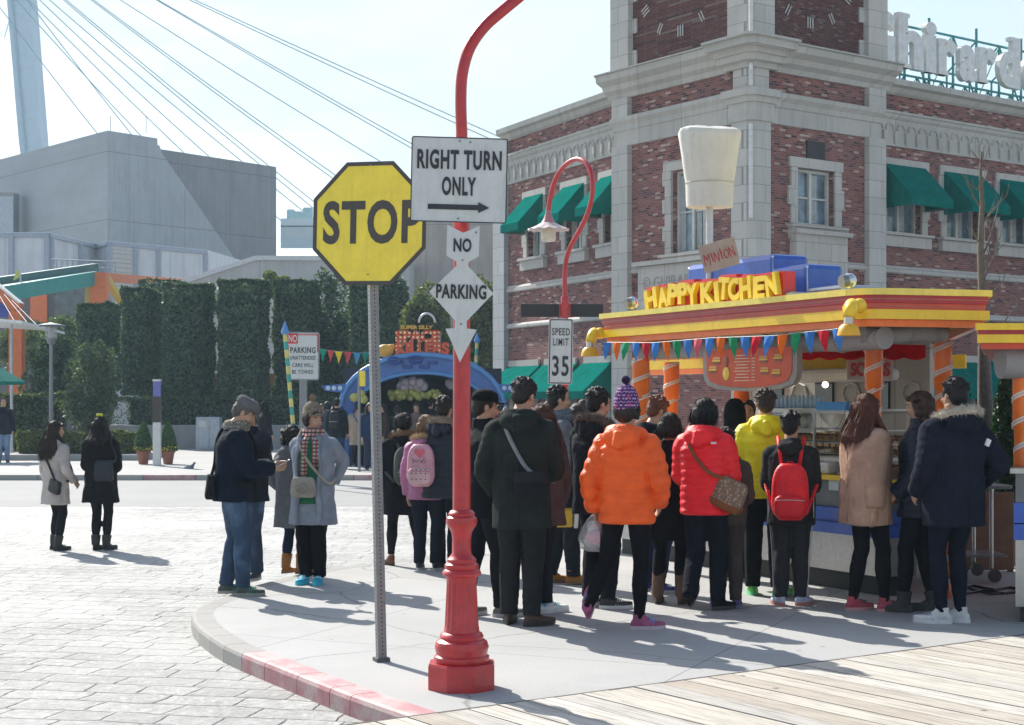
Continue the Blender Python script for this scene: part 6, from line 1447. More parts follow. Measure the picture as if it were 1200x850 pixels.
    # ---- trousers
    if legs:
        kw = dict(col=(.02, .02, .025), slim=0, kind='wool', end=.058); kw.update(legs); q = kw['slim']; m = MB()
        r1, r2, r3, r4 = (.060, .045, .040, .036) if not q else (.054, .036, .031, .024)
        m.rings([[T((math.cos(t) * rx, math.sin(t) * ry, z)) for t in [2 * math.pi * j / 14 for j in range(14)]] for z, rx, ry in ((.475, .05, .045), (.50, .094, .064), (.54, .10, .068), (.58, .094, .064), (.60, .088, .06))])
        for k in (0, 1):
            end = kn[k].lerp(an[k], 1 - .0) + Vector((0, 0, (kw['end'] - .058) * H))
            pts = []; rr_ = []
            for u, r in ((0, r1), (.5, (r1 + r2) / 2 + .002), (.9, r2 + .001), (1, r2)): pts.append(hips[k].lerp(kn[k], u)); rr_.append(r * H)
            cv = [(.15, r2 * .98), (.4, (r2 + r3) / 2 + (.004 if q else 0)), (.7, r3 - (.002 if q else 0)), (.92, r4), (1.03, r4 * (1.03 if not q else .95))]
            for u, r in cv: pts.append(kn[k].lerp(end, u) + (Vector((0, -.004 * H, 0)) if u < .5 else Vector())); rr_.append(r * H)
            pts2 = []; r2_ = []                         # stacked creases at the ankle
            for i in range(len(pts) - 1):
                n_ = 6
                for j in range(n_):
                    u = j / n_; pts2.append(pts[i].lerp(pts[i + 1], u)); w_ = (rr_[i] * (1 - u) + rr_[i + 1] * u); cr_ = .035 if i >= len(pts) - 3 else (.022 if i == 3 else .008); r2_.append(w_ * (1 + cr_ * math.sin((i * n_ + j) * 2.1 + k)))
            pts2.append(pts[-1]); r2_.append(rr_[-1]); m.tube(pts2, r2_, 14, up=(0, 1, 0))
        o = ch(m, 'trousers' if not kw.get('name') else kw['name'], cloth(kw['col'], kw['kind'])); remeshed(o, vox * 1.5, .016 * (1 if not q else .6), .10)
        if kw.get('stripe'):
            for k in (0, 1):
                s_ = -1 if k == 0 else 1; m = MB(); m.tube([hips[k] + Vector((s_ * (r1 + .002) * H, 0, -.08 * H)), kn[k] + Vector((s_ * (r2 + .004) * H, 0, 0)), an[k] + Vector((s_ * (r4 + .003) * H, 0, .02 * H))], .0035 * H, 6); ch(m, 'piping', paint(kw['stripe']))
    # ---- shoes
    sd = dict(col=(.03, .03, .03), sole=(.5, .5, .5), kind='sneaker', top=0); sd.update(shoes or {})
    for k in (0, 1):
        x, y, z, pitch, fy = ft[k]; FM = Matrix.Rotation(R(fy), 3, 'Z') @ Matrix.Rotation(R(-pitch), 3, 'X'); o_ = an[k] - (FM @ Vector((0, 0, .048)) * H if pitch else Vector((0, 0, .048 * H)))
        def A(p): return o_ + FM @ (Vector(p) * H)
        def ring(z, s_, dz=0, xs=1.0):
            pts = []
            for j in range(20):
                t = 2 * math.pi * j / 20; yy = math.sin(t); xx = math.cos(t); wd = .0265 * (1 - .10 * (yy < 0)) * (1 + .14 * math.sin(yy * 1.9 + .3)) * s_ * xs; pts.append(A((xx * wd, .037 + yy * .078 * (s_ * .25 + .75), z + dz * max(0, yy))))
            return pts
        m = MB()
        if sd['kind'] == 'boot' or sd['kind'] == 'ugg': prof = [ring(.004, 1.03), ring(.02, 1.03)]; m.rings(prof)
        else: m.rings([ring(.0, 1.0), ring(.003, 1.04), ring(.015, 1.04, .002)])
        so__ = ch(m, 'sole', paint(sd['sole'], .6), smooth='auto')
        m = MB(); m.rings([ring(.014, .98), ring(.026, .98), ring(.037, .80, -.006, 1.02)])
        def oval(z, cy, rx, ry): return [A((math.cos(t) * rx, cy + math.sin(t) * ry, z)) for t in [2 * math.pi * j / 20 for j in range(20)]]
        m.rings([oval(.026, .018, .024, .050), oval(.042, .010, .0225, .040), oval(.056, .0, .0215, .028), oval(.066 + sd['top'] * .0, -.002, .0215, .027)])
        if sd['top'] > 0: m.tube([A((0, 0, .04)), A((0, 0, .05)) * .0 + (an[k].lerp(kn[k], .12)), an[k].lerp(kn[k], sd['top'])], [.030 * H, .033 * H, .037 * H], 14)
        o = ch(m, 'boot' if sd['top'] > 0 else 'shoe', paint(sd['col'], .55, bmp=.3, var=.25, scale=14) if sd['kind'] != 'ugg' else cloth(sd['col'])); remeshed(o, vox * .8, .004, .03)
        if sd.get('accent') and lod == 1:
            m = MB()
            for sx in (-1, 1):
                for q in range(3): m.tube([A((sx * .0265, .03 + q * .012, .014)), A((sx * .0225, .040 + q * .010, .034)), A((sx * .012, .044 + q * .009, .044))], .0022 * H, 5)
            for q in range(4): m.tube([A((-.013, .035 + q * .011, .050 - q * .003)), A((.013, .035 + q * .011, .050 - q * .003))], .0018 * H, 5)
            ch(m, 'shoe_trim', paint(sd['accent'], .5))
    # ---- coat or jacket
    def garment(g, name):
        th = g.get('th', .012) ; hem = g.get('hem', .46); kind = g.get('kind', 'wool'); fl = g.get('flare', .10); wd = g.get('w', 1.0) * build_; puff = g.get('puff', 0); per = g.get('per', .042); m = MB()
        def prof(z):
            keys = [(.50, .095, .070), (.56, .096, .070), (.62, .090, .066), (.70, .096, .071), (.75, .101, .069), (.778, .098, .062), (.800, .086, .053), (.820, .066, .047), (.842, .048, .042), (.862, .042, .040)]
            if z < .5: return .095 + fl * (.5 - z), .070 + fl * .85 * (.5 - z)
            for (z0_, a0, b0), (z1_, a1, b1) in zip(keys, keys[1:]):
                if z <= z1_: u = (z - z0_) / (z1_ - z0_); return a0 + (a1 - a0) * u, b0 + (b1 - b0) * u
            return keys[-1][1:]
        top = g.get('top', .862); n_ = int((top - hem) / .007); rs = []
        for i in range(n_ + 1):
            z = hem + (top - hem) * i / n_; rx, ry = prof(z); kk = min(1, max(0, (.86 - z) / .08)); tt = th * kk + .004
            pf = puff * (abs(math.sin(math.pi * (z - hem) / per)) ** .6 - .6) * (1 if z < .80 else .3)
            if i == 0 and puff: pf = -puff * .6
            ring = []
            for j in range(28):
                t = 2 * math.pi * j / 28; c, s_ = math.cos(t), math.sin(t); e = 2.5; k_ = (abs(c) ** e + abs(s_) ** e) ** (-1 / e)
                fold = .0035 * math.sin(5 * t + 1.3 * math.sin(3 * t)) * (1 if z < .6 else .3) * (1 if kind != 'puffer' else .2)
                ring.append(T((c * k_ * ((rx) * wd + tt + pf + fold), s_ * k_ * ((ry) * wd + tt + pf + fold) - .004, z)))
            rs.append(ring)
        m.rings(rs)
        sr = g.get('sleeve', 1.0)
        if not g.get('sleeveless'):
            for k in (0, 1):
                pts = []; rr_ = []; pp = [T((0, 0, .79)) * .35 + sh[k] * .65, sh[k], el[k], wr[k].lerp(el[k], .06)]; n1 = 16
                for a, b_, r0, r1, nn_ in ((pp[0], pp[1], .040, .043, 3), (pp[1], pp[2], .043, .0355, n1), (pp[2], pp[3], .0355, .0285, n1)):
                    for i in range(nn_): u = i / nn_; pts.append(a.lerp(b_, u)); rr_.append((r0 * (1 - u) + r1 * u) * sr + th * .35 + (puff * (abs(math.sin(math.pi * (a.lerp(b_, u) - pp[0]).length / H / per)) ** .6 - .5) if nn_ > 3 else 0))
                pts.append(pp[3]); rr_.append(.0285 * sr + th * .35)
                # round the elbow
                for _ in range(2): pts = [pts[0]] + [(pts[i - 1] + pts[i] * 2 + pts[i + 1]) / 4 for i in range(1, len(pts) - 1)] + [pts[-1]]
                rr_ = [r * (1 + (.03 * math.sin(i * 1.9 + k) if not puff else 0)) for i, r in enumerate(rr_)]
                m.tube(pts, [r * H for r in rr_], 16)
        if g.get('hood'):
            hh = g['hood']
            m.ell(T((0, -.060 - th, .824)), (.074 * H * hh, .040 * H * hh, .046 * H * hh), rot, 18, 12); pts = []
            for j in range(15): t = math.pi * (-.18 + 1.36 * j / 14); pts.append(T((math.cos(t) * .060 * hh, -math.sin(t) * .064 * hh - .004 - th * .5, .842 + .016 * math.sin(t)))); 
            m.tube(pts, [.021 * H * hh] * 15, 10); m.tube([T((0, -.055, .79)), T((0, -.095 * hh - th, .80)), T((0, -.085 * hh - th, .85))], [.03 * H, .026 * H * hh, .02 * H], 10)
        if g.get('hoodup'): pass
        if g.get('collar'): m.rings([[T((math.cos(t) * r, math.sin(t) * r - .006, z)) for t in [2 * math.pi * j / 18 for j in range(18)]] for r, z in ((.056, .83), (.052, .855), (.050, .878))])
        o = ch(m, name, cloth(g['col'], kind, g.get('col2'))); remeshed(o, vox * 1.35, g.get('fold', .024 if not puff else .012), g.get('fs', .14), smooth=1 if puff else 2)
        if g.get('fur'):
            rg = np.random.default_rng(int(abs(px) * 7 + 3)); m = MB(); hh = g.get('hood') or 1.1; n_ = 2600 if lod == 1 else 900; P_ = []; Nn = []
            cl = []
            for j in range(24): t = math.pi * (-.22 + 1.44 * j / 23); cl.append(T((math.cos(t) * .072 * hh, -math.sin(t) * .082 * hh - .010 - th * .6, .846 + .024 * math.sin(t))))
            k = rg.integers(0, 23, n_); u = rg.random(n_); v = rg.normal(size=(n_, 3)); v /= np.linalg.norm(v, axis=1)[:, None]; a = np.array([c[:] for c in cl]); c = a[k] * (1 - u)[:, None] + a[k + 1] * u[:, None]
            ln = (.022 + .016 * rg.random(n_)) * H; tip = c + v * ln[:, None] + rg.normal(0, .003, (n_, 3)); s2 = np.cross(v, rg.normal(size=(n_, 3))); s2 /= np.linalg.norm(s2, axis=1)[:, None]; s2 *= .0028 * H; c2 = c + v * .008 * H
            vs = np.stack([c2 - s2, c2 + s2, tip], 1).reshape(-1, 3); m.v = [tuple(x) for x in vs]; m.f = [(3 * i, 3 * i + 1, 3 * i + 2) for i in range(n_)]; m.mi = [0] * n_; kk = len(m.v)
            m.tube(cl, .016 * H, 8); fo = ch(m, 'fur_trim', cloth(g['fur']))
        if g.get('stripe'):
            for s_ in (-1, 1): m = MB(); m.bar(T((s_ * .113, -.045, .46)), T((s_ * .113, -.045, .60)), .012 * H, .004 * H); ch(m, 'side_stripe', paint((.6, .6, .6)))
        if g.get('seam'):
            m = MB(); q = [];
            for i in range(14): z = hem + .01 + (.78 - hem) * i / 13; rx, ry = prof(z); q.append(T((.002, -(ry * wd + th * .92 + .0045) - .004, z)))
            m.tube(q, .0016 * H, 5); ch(m, 'back_seam', cloth(sc(g['col'], .45)))
        if g.get('tag'): m = MB(); q = T(g['tag']); m.box(q, (.022 * H, .008 * H, .030 * H), Matrix.Rotation(R(25), 3, 'Y'), .003); ch(m, 'sleeve_tag', paint((.75, .75, .75), .5))
        if g.get('logo'): m = MB(); q = T(g['logo']); m.box(q, (.026 * H, .006 * H, .009 * H)); ch(m, 'logo', paint((.75, .75, .75), .5))
        if g.get('open'):                       # front opening with lapels and what is worn below
            u_ = g['open']; m = MB(); rs = []
            for i in range(22):
                z = max(hem + .04, .46) + (.83 - max(hem + .04, .46)) * i / 21; rx, ry = prof(z); y0 = ry * wd + th * .9; w_ = .056 if z < .75 else .040
                rs.append([T((sx * w_, y0 * (1 - .10 * abs(sx) ** 2) + (.010 if d_ else -.03), z)) for sx, d_ in ((-1, 0), (-1, 1), (-.5, 1), (0, 1), (.5, 1), (1, 1), (1, 0))])
            m.rings(rs); ch(m, 'sweater', cloth(u_), smooth=True)
            for s_ in (-1, 1):
                m = MB(); pts = []; 
                for i in range(16): z = hem + .005 + (.84 - hem) * i / 15; rx, ry = prof(min(z, .86)); pts.append(T((s_ * (.064 + (.008 * math.sin(i * .8))), ry * wd * .97 + th * .8 + .006, z)))
                m.tube(pts, [.013 * H * (1 + .3 * math.sin(i * .45)) for i in range(16)], 8, flat=1.0); lo = ch(m, 'lapel', cloth(g['col'], kind), smooth=True)
        return o
    if under: garment(under, 'trunk_wear')
    if coat: garment(coat, coat.get('name', 'coat'))
    # ---- scarf
    if scarf:
        m = MB()
        for z, r, rr_ in ((.848, .052, .020), (.866, .047, .019)): m.tube([T((math.cos(t) * r, math.sin(t) * r - .002, z + .006 * math.sin(t + z * 50))) for t in [2 * math.pi * j / 18 for j in range(18)]], rr_ * H, 10, closed=True)
        if scarf.get('tails'):
            for x, zz in ((-.046, .70), (.020, .61)):
                m.tube([T((x * .5, .05, .85)), T((x, .088, .80)), T((x, .098, .72)), T((x * 1.1, .10, zz))], [.016 * H, .019 * H, .018 * H, .020 * H], 10)
                q = T((x * 1.1, .10, zz)); 
                for j in range(7): m.tube([q + Vector(((j - 3) * .006 * H, 0, 0)), q + Vector(((j - 3) * .007 * H, .004, -.035 * H))], .0018 * H, 4)
        o = ch(m, 'scarf', cloth(scarf['col'], scarf.get('kind', 'wool'), scarf.get('col2')), smooth=True)
    # ---- hair
    if hair:
        curt = []; st = hair.get('style', 'short'); hc = hair.get('col', (.02, .016, .014)); m = MB(); rg = random.Random(int(abs(px) * 3 + py)); e = H * hs
        capd = bool(hat); kt = .955 if capd else 1.0; m.ell(HD((0, -.014, .956 if not capd else .950)), (.0490 * e * kt, .0555 * e * kt, (.048 if not capd else .040) * e), hM3, 18, 12)
        if st in ('short',): 
            m.ell(HD((0, -.032, .932)), (.043 * e, .036 * e, .046 * e), hM3, 14, 10)
            for s_ in (-1, 1): m.ell(HD((s_ * .040, .006, .944)), (.008 * e, .018 * e, .022 * e), hM3, 8, 6)
            for k in range(0 if capd else (90 if lod == 1 else 20)):
                a = rg.uniform(0, 6.28); ph = rg.uniform(.15, 1.5); d = Vector((math.cos(a) * math.cos(ph), math.sin(a) * math.cos(ph), math.sin(ph))); 
                if d.y > .75 and d.z < .45: continue
                p = Vector((0, -.014, .956)) + Vector((d.x * .045, d.y * .051, d.z * .045)); dd = (d + Vector((rg.uniform(-.8, .8), rg.uniform(-.2, 1.0), rg.uniform(-.5, .3)))).normalized()
                m.tube([HD(p), HD(p + d * .0035 + dd * .008), HD(p + d * .001 + dd * .018)], [.0075 * e, .006 * e, .002 * e], 6)
        if st in ('bob', 'long', 'bun', 'curly', 'low'):
            m.ell(HD((0, -.028, .935)), (.051 * e, .042 * e, .052 * e), hM3, 16, 10)
            for s_ in (-1, 1): m.tube([HD((s_ * .038, .012, .97)), HD((s_ * .050, .004, .935)), HD((s_ * .048, -.004, .900))], [.014 * e, .013 * e, .012 * e], 8)
            m.tube([HD((-.034, .034, .968)), HD((-.01, .043, .975)), HD((.014, .043, .973)), HD((.036, .032, .966))], [.010 * e, .012 * e, .012 * e, .010 * e], 8)
        if st == 'bob':
            for k in range(26): a = math.pi * (1 + k / 25); x, y = math.cos(a) * .050, math.sin(a) * .050 - .008; curt.append([HD((x * 1.08, y * 1.05, .945)), HD((x * 1.18, y * 1.15, .905)), HD((x * 1.06, y * 1.05, .872))]); m.tube([HD((x, y, .945)), HD((x * 1.10, y * 1.08, .905)), HD((x * .98, y * .96, .875 + rg.uniform(-.006, .006)))], [.013 * e, .012 * e, .004 * e], 7)
        if st == 'curly':
            for k in range(60): a = rg.uniform(-.3, 3.44) + math.pi; z = rg.uniform(.865, .97); m.ell(HD((math.cos(a) * rg.uniform(.045, .062), math.sin(a) * rg.uniform(.045, .062) - .01, z)), rg.uniform(.010, .018) * e, hM3, 8, 6)
        if st == 'long':
            bot = hair.get('len', .72); w_ = hair.get('wide', 1.0); n_ = 34; th_ = coat.get('th', .012) if coat else .01; ho = .05 if coat and coat.get('hood') else 0
            for k in range(n_):
                a = math.pi * (-.06 + 1.12 * k / (n_ - 1)); x, y = math.cos(a) * .051, -math.sin(a) * .047 - .012
                spread = w_ * (1 + .28 * rg.random()); back = min(y, -.02) ; zb = bot + rg.uniform(-.012, .025) + (.03 if abs(x) > .045 else 0)
                yb = -(.070 + th_ + ho * .6) * abs(math.sin(a)) ** .6 - .012 if abs(math.sin(a)) > .2 else .01 + .03
                p3 = T((x * 1.25 * spread, yb, (.83 + bot) / 2 + .01)); p4 = T((x * 1.15 * spread + rg.uniform(-.006, .006), yb - .004, zb))
                curt.append([HD((x * 1.0, y * 1.05, .955)), HD((x * 1.1, y * 1.1, .905)), HD((x * 1.12, y * 1.15, .87)).lerp(T((x * 1.2 * spread, yb, .84)), .5), p3, p4])
                m.tube([HD((x * .9, y, .955)), HD((x * 1.06, y * 1.04, .905)), HD((x * 1.12, y * 1.1, .87)).lerp(T((x * 1.2 * spread, yb, .84)), .5), p3, p4], [.015 * e, .0145 * e, .014 * e, .014 * e, .004 * e], 7)
        if st == 'bun': m.ell(HD((0, -.072, .955)), .022 * e, hM3, 12, 8)
        o = ch(m, 'hair', hairm(hc)); remeshed(o, vox * 1.0, .007, .022, smooth=1)
        if hair.get('bow'): m = MB(); m.ell(HD((-.012, -.02, 1.012)), (.016 * e, .01 * e, .013 * e), hM3, 10, 7); m.ell(HD((.012, -.02, 1.012)), (.016 * e, .01 * e, .013 * e), hM3, 10, 7); ch(m, 'hair_bow', cloth((.62, .66, .10)), smooth=True)
    if hair and lod == 1:                      # loose strands over the mass of hair
        m = MB(); rg = random.Random(int(abs(px)) + 11); cwn = Vector((0, -.35, .94)); lg = hair.get('style', 'short') != 'short'
        def strand(pts, w_):
            n_ = len(pts); sd_ = (pts[-1] - pts[0]).cross(Vector((rg.gauss(0, 1), rg.gauss(0, 1), rg.gauss(0, 1)))); 
            if sd_.length < 1e-6: return
            sd_.normalize(); vs_ = []
            for i, q in enumerate(pts): ww = w_ * (1 - .8 * i / (n_ - 1)); vs_ += [q - sd_ * ww, q + sd_ * ww]
            m.add(vs_, [(2 * i, 2 * i + 1, 2 * i + 3, 2 * i + 2) for i in range(n_ - 1)])
        for k in range(520 if not hat else 120):
            d = Vector((rg.gauss(0, 1), rg.gauss(0, 1), rg.gauss(0, 1) + .25)).normalized()
            if d.z < -.55 or (d.y > .45 and d.z < .45) or (hat and d.z > .1): continue
            p = Vector((0, -.014, .956)); S3 = (.0495, .0560, .0485); fl = (d - cwn * d.dot(cwn)); fl = fl.normalized() if fl.length > .01 else Vector((1, 0, 0)); fl = (fl + Vector((rg.gauss(0, .3), rg.gauss(0, .3), rg.gauss(0, .25)))).normalized()
            if d.z < 0: p = p + Vector((0, -.012, -.012))
            l_ = rg.uniform(.012, .024) * (1.7 if lg else 1); q = []
            for i in range(4):
                u = i / 3; dd = (d + fl * u * l_ / .05).normalized(); o_ = 1.0 + .02 + .07 * u * rg.random(); q.append(HD(p + Vector((dd.x * S3[0] * o_, dd.y * S3[1] * o_, dd.z * S3[2] * o_))))
            strand(q, .0011 * H)
        for ln in curt:
            for k in range(14):
                j = rg.uniform(0, .5); o_ = Vector((rg.gauss(0, .009), -abs(rg.gauss(0, .011)), 0)) * H; q = []
                for i in range(5): u = (j + (1.04 - j) * i / 4) * (len(ln) - 1); a_ = min(int(u), len(ln) - 2); q.append(ln[a_].lerp(ln[a_ + 1], u - a_) + o_ * (1 + .3 * i / 4))
                strand(q, .0014 * H)
        if m.f: m.build('hair_strands', hairm(hair.get('col', (.02, .016, .014))), o, M=M)
    # ---- headwear
    if hat:
        e = H * hs; k_ = hat['kind']; m = MB()
        def hr(z, rx, ry, cy=-.008, n_=24, tilt=0): return [HD((math.cos(t) * rx, math.sin(t) * ry + cy, z + tilt * math.sin(t))) for t in [2 * math.pi * j / n_ for j in range(n_)]]
        if k_ == 'beanie':
            tl = hat.get('tall', 1.0); m.rings([hr(.948, .051, .060, tilt=.006), hr(.952, .055, .064, tilt=.006), hr(.972, .055, .064, tilt=.004), hr(.975, .052, .061), hr(.975 + .018 * tl, .049, .057), hr(.975 + .034 * tl, .036, .043), hr(.975 + .044 * tl, .016, .02), hr(.975 + .047 * tl, .003, .003)])
            o = ch(m, 'beanie', cloth(hat['col'], hat.get('pat', 'knit'), hat.get('col2')), smooth=True)
            rg = np.random.default_rng(5); n_ = 900; v = rg.normal(size=(n_, 3)); v /= np.linalg.norm(v, axis=1)[:, None]; c = np.array(HD((0, -.012, .975 + .047 * tl + .014))[:]); r_ = .021 * e * rg.uniform(.8, 1.1, n_); s2 = np.cross(v, rg.normal(size=(n_, 3))); s2 /= np.linalg.norm(s2, axis=1)[:, None]
            p = MB(); vs = np.stack([c + v * .008 - s2 * .004, c + v * .008 + s2 * .004, c + v * r_[:, None]], 1).reshape(-1, 3); p.v = [tuple(x) for x in vs]; p.f = [(3 * i, 3 * i + 1, 3 * i + 2) for i in range(n_)]; p.mi = [0] * n_; p.ell(Vector(c), .016 * e, None, 12, 8); po = p.build('pompom', cloth(hat.get('pom', hat['col'])), o, M=M)
        if k_ == 'flat':
            m.rings([hr(.956, .050, .061, -.006, tilt=-.006), hr(.962, .053, .066, -.004, tilt=-.006), hr(.985, .055, .068, -.002, tilt=-.004), hr(1.001, .047, .058, -.006), hr(1.009, .028, .036, -.012), hr(1.011, .004, .006, -.012)])
            m.rings([[HD((math.cos(t) * .040, .045 + math.sin(t) * .038, z + .0 - .012 * max(0, math.sin(t)) )) for t in [2 * math.pi * j / 16 for j in range(16)]] for z in (.958, .964)]); ch(m, 'flat_cap', cloth(hat['col']), smooth=True)
        if k_ == 'cap':
            m.rings([hr(.955, .051, .061), hr(.975, .052, .062), hr(.995, .046, .055), hr(1.008, .028, .034), hr(1.013, .004, .004)]); m.rings([[HD((math.cos(t) * .042, .050 + math.sin(t) * .048, z - .008 * max(0, math.sin(t)) - .010 * abs(math.cos(t)))) for t in [2 * math.pi * j / 18 for j in range(18)]] for z in (.962, .966)]); ch(m, 'cap', cloth(hat['col']), smooth=True)
        if k_ == 'hood':
            m.rings([[HD((math.cos(t) * rx, math.sin(t) * ry + cy, z)) for t in [2 * math.pi * j / 20 for j in range(20)]] for z, rx, ry, cy in ((.855, .062, .062, -.012), (.90, .064, .066, -.018), (.95, .062, .068, -.020), (.99, .050, .056, -.018), (1.015, .026, .03, -.018), (1.02, .004, .004, -.018))]); o = ch(m, 'hood', cloth(hat['col'])); remeshed(o, vox * 1.4, .01, .06)
    return dict(M=M, H=H, T=T, HD=HD, wr=wr, el=el, sh=sh, body=body, th=(coat or {}).get('th', .012), an=an, kn=kn)

# ---- things people carry: top-level objects of their own
def carried(p, name, anchor, label, cat, group=None):
    q = p['M'] @ anchor; return empty(name, q, label, cat, group)
def backpack(p, col, label, w_=.15, h=.24, d=.075, zc=.70, back=.0, patch=None, strap=None, kind='puffer'):
    H, T, M = p['H'], p['T'], p['M']; y0 = -(.078 + p['th']) - d * .52 - back; t = carried(p, 'backpack', T((0, y0, zc - h / 2)), label, 'backpack'); m = MB()
    rs = []; n = 14
    for i in range(n + 1):
        u = i / n; z = zc - h / 2 + h * u; k = (1 - abs(2 * u - 1) ** 4 * .45) * (1 - .12 * u); dd = d / 2 * (1.12 - .35 * u) * (1 - abs(2 * u - 1) ** 6 * .5)
        rs.append([T((math.copysign(abs(math.cos(a)) ** .62, math.cos(a)) * w_ / 2 * k, y0 + math.copysign(abs(math.sin(a)) ** .62, math.sin(a)) * dd, z)) for a in [2 * math.pi * j / 24 for j in range(24)]])
    m.rings(rs); o = m.build('bag_body', cloth(col, kind), t, M=M, smooth=True)
    m = MB(); zz = zc - h * .24; rs = []
    for i in range(9): u = i / 8; z = zz - h * .20 + h * .38 * u; k = 1 - abs(2 * u - 1) ** 4 * .3; rs.append([T((math.copysign(abs(math.cos(a)) ** .6, math.cos(a)) * w_ * .40 * k, y0 - d * .55 + math.copysign(abs(math.sin(a)) ** .6, math.sin(a)) * d * .22 * k, z)) for a in [2 * math.pi * j / 20 for j in range(20)]])
    m.rings(rs); m.build('front_pocket', cloth(patch or sc(col, .85), kind), t, M=M, smooth=True)
    m = MB(); m.tube([T((-w_ * .38, y0 - d * .74, zz + h * .10)), T((0, y0 - d * .80, zz + h * .11)), T((w_ * .38, y0 - d * .74, zz + h * .10))], .0022 * H, 5); m.build('zip', paint(strap or (.6, .6, .6), .5), t, M=M)
    for s_ in (-1, 1):
        o_ = .008 + p['th']; m = MB(); m.tube([T((s_ * .045, y0 + d * .4, zc + h * .42)), T((s_ * .060, -.045 - o_, .845)), T((s_ * .066, -.0, .858 + o_ * .8)), T((s_ * .068, .050 + o_, .825)), T((s_ * .075, .078 + o_ * 1.1, .76)), T((s_ * .10, .055 + o_, .69)), T((s_ * (.118 + o_), -.0, .65)), T((s_ * .08, y0 + d * .3, zc - h * .40))], .010 * H, 8, flat=1.0); m.build('shoulder_strap', cloth(sc(col, .9), kind), t, M=M, smooth=True)
    m = MB(); m.tube([T((-.02, y0 + d * .2, zc + h * .45)), T((-.012, y0 + d * .2, zc + h * .53)), T((.012, y0 + d * .2, zc + h * .53)), T((.02, y0 + d * .2, zc + h * .45))], .004 * H, 6); m.build('grab_handle', cloth(sc(col, .7)), t, M=M, smooth=True)
    return t
def shoulder_bag(p, side, c, size, col, label, strapcol=None, kind='wool', col2=None, cross=True, base_col=None, flap=True, tilt=0):
    """c = bag centre (units of height), side = hip it hangs at; the strap crosses to the other shoulder"""
    H, T, M = p['H'], p['T'], p['M']; c = Vector(c); w_, d, h = size; t = carried(p, 'shoulder_bag', T((c.x, c.y, c.z - h / 2)), label, 'bag'); rs = []
    rt = Matrix.Rotation(R(tilt), 3, 'Y')
    for i in range(13):
        u = i / 12; k = 1 - abs(2 * u - 1) ** 5 * .25; k *= (1 - .12 * u); dd = (1.1 - .5 * u) * (1 - abs(2 * u - 1) ** 6 * .3); rs.append([T(c + rt @ Vector((math.copysign(abs(math.cos(a)) ** .6, math.cos(a)) * w_ / 2 * k, math.copysign(abs(math.sin(a)) ** .6, math.sin(a)) * d / 2 * dd, (u - .5) * h))) for a in [2 * math.pi * j / 24 for j in range(24)]])
    m = MB(); m.rings(rs); m.build('bag_body', cloth(col, kind, col2), t, M=M, smooth=True)
    if base_col: 
        m = MB(); m.rings([[T(c + rt @ Vector((math.copysign(abs(math.cos(a)) ** .6, math.cos(a)) * w_ / 2 * k * 1.03, math.copysign(abs(math.sin(a)) ** .6, math.sin(a)) * d / 2 * k * 1.1, (u - .5) * h))) for a in [2 * math.pi * j / 24 for j in range(24)]] for u, k in ((-.01, .8), (.06, .97), (.16, 1.02), (.24, 1.02))]); m.build('leather_base', cloth(base_col, 'leather'), t, M=M, smooth=True)
    if flap: m = MB(); m.rings([[T(c + rt @ Vector((math.copysign(abs(math.cos(a)) ** .5, math.cos(a)) * w_ / 2 * k * 1.02, math.copysign(abs(math.sin(a)) ** .5, math.sin(a)) * d / 2 * k * .85, (u - .5) * h))) for a in [2 * math.pi * j / 20 for j in range(20)]] for u, k in ((.50, .90), (.72, .93), (.95, .88), (1.01, .8))]); m.build('flap', cloth(sc(col, 1.5) if base_col is None else base_col, kind if base_col is None else 'leather'), t, M=M, smooth=True)
    s_ = -side if cross else side; o_ = p['th'] + .010
    if cross: pts = [c + Vector((0, 0, h * .48)), Vector((c.x * .35, -(.071 + o_), .66)), Vector((s_ * .035, -(.068 + o_), .76)), Vector((s_ * .062, -.041 - o_, .832)), Vector((s_ * .064, .0, .853 + o_)), Vector((s_ * .058, .05 + o_, .81)), Vector((s_ * .0, .083 + o_, .71)), Vector((side * (.10 + o_ * .5), .055 + o_, .58)), Vector((side * (.112 + o_), 0, c.z + h * .4))]
    else: pts = [c + Vector((0, -d * .3, h * .45)), Vector((s_ * (.112 + o_), -.05, .68)), Vector((s_ * .100, -.035 - o_ * .4, .805)), Vector((s_ * .090, 0, .835 + o_)), Vector((s_ * .100, .035 + o_ * .6, .80)), Vector((s_ * (.112 + o_), .05, .68)), c + Vector((0, d * .3, h * .45))]
    m = MB(); q = []
    for i in range(len(pts) - 1):
        p0, p1, p2, p3 = [pts[max(0, min(len(pts) - 1, i + k))] for k in (-1, 0, 1, 2)]
        for j in range(5): u = j / 5; q.append(T(.5 * ((2 * p1) + (p2 - p0) * u + (2 * p0 - 5 * p1 + 4 * p2 - p3) * u * u + (-p0 + 3 * p1 - 3 * p2 + p3) * u ** 3)))
    q.append(T(pts[-1])); m.tube(q, .0085 * H, 8); m.build('strap', cloth(strapcol or col, kind if kind != 'check' else 'leather'), t, M=M, smooth=True)
    return t
BLK = (.020, .020, .025); DRK = dict(col=BLK)
def hands_down(): return (None, None)
walkR = ((-.05, .13, 0, 0, 4), (.05, -.15, .045, -48, -4))     # left foot leads, right heel lifts
walkL = ((-.05, -.15, .045, -48, 4), (.05, .13, 0, 0, -4))

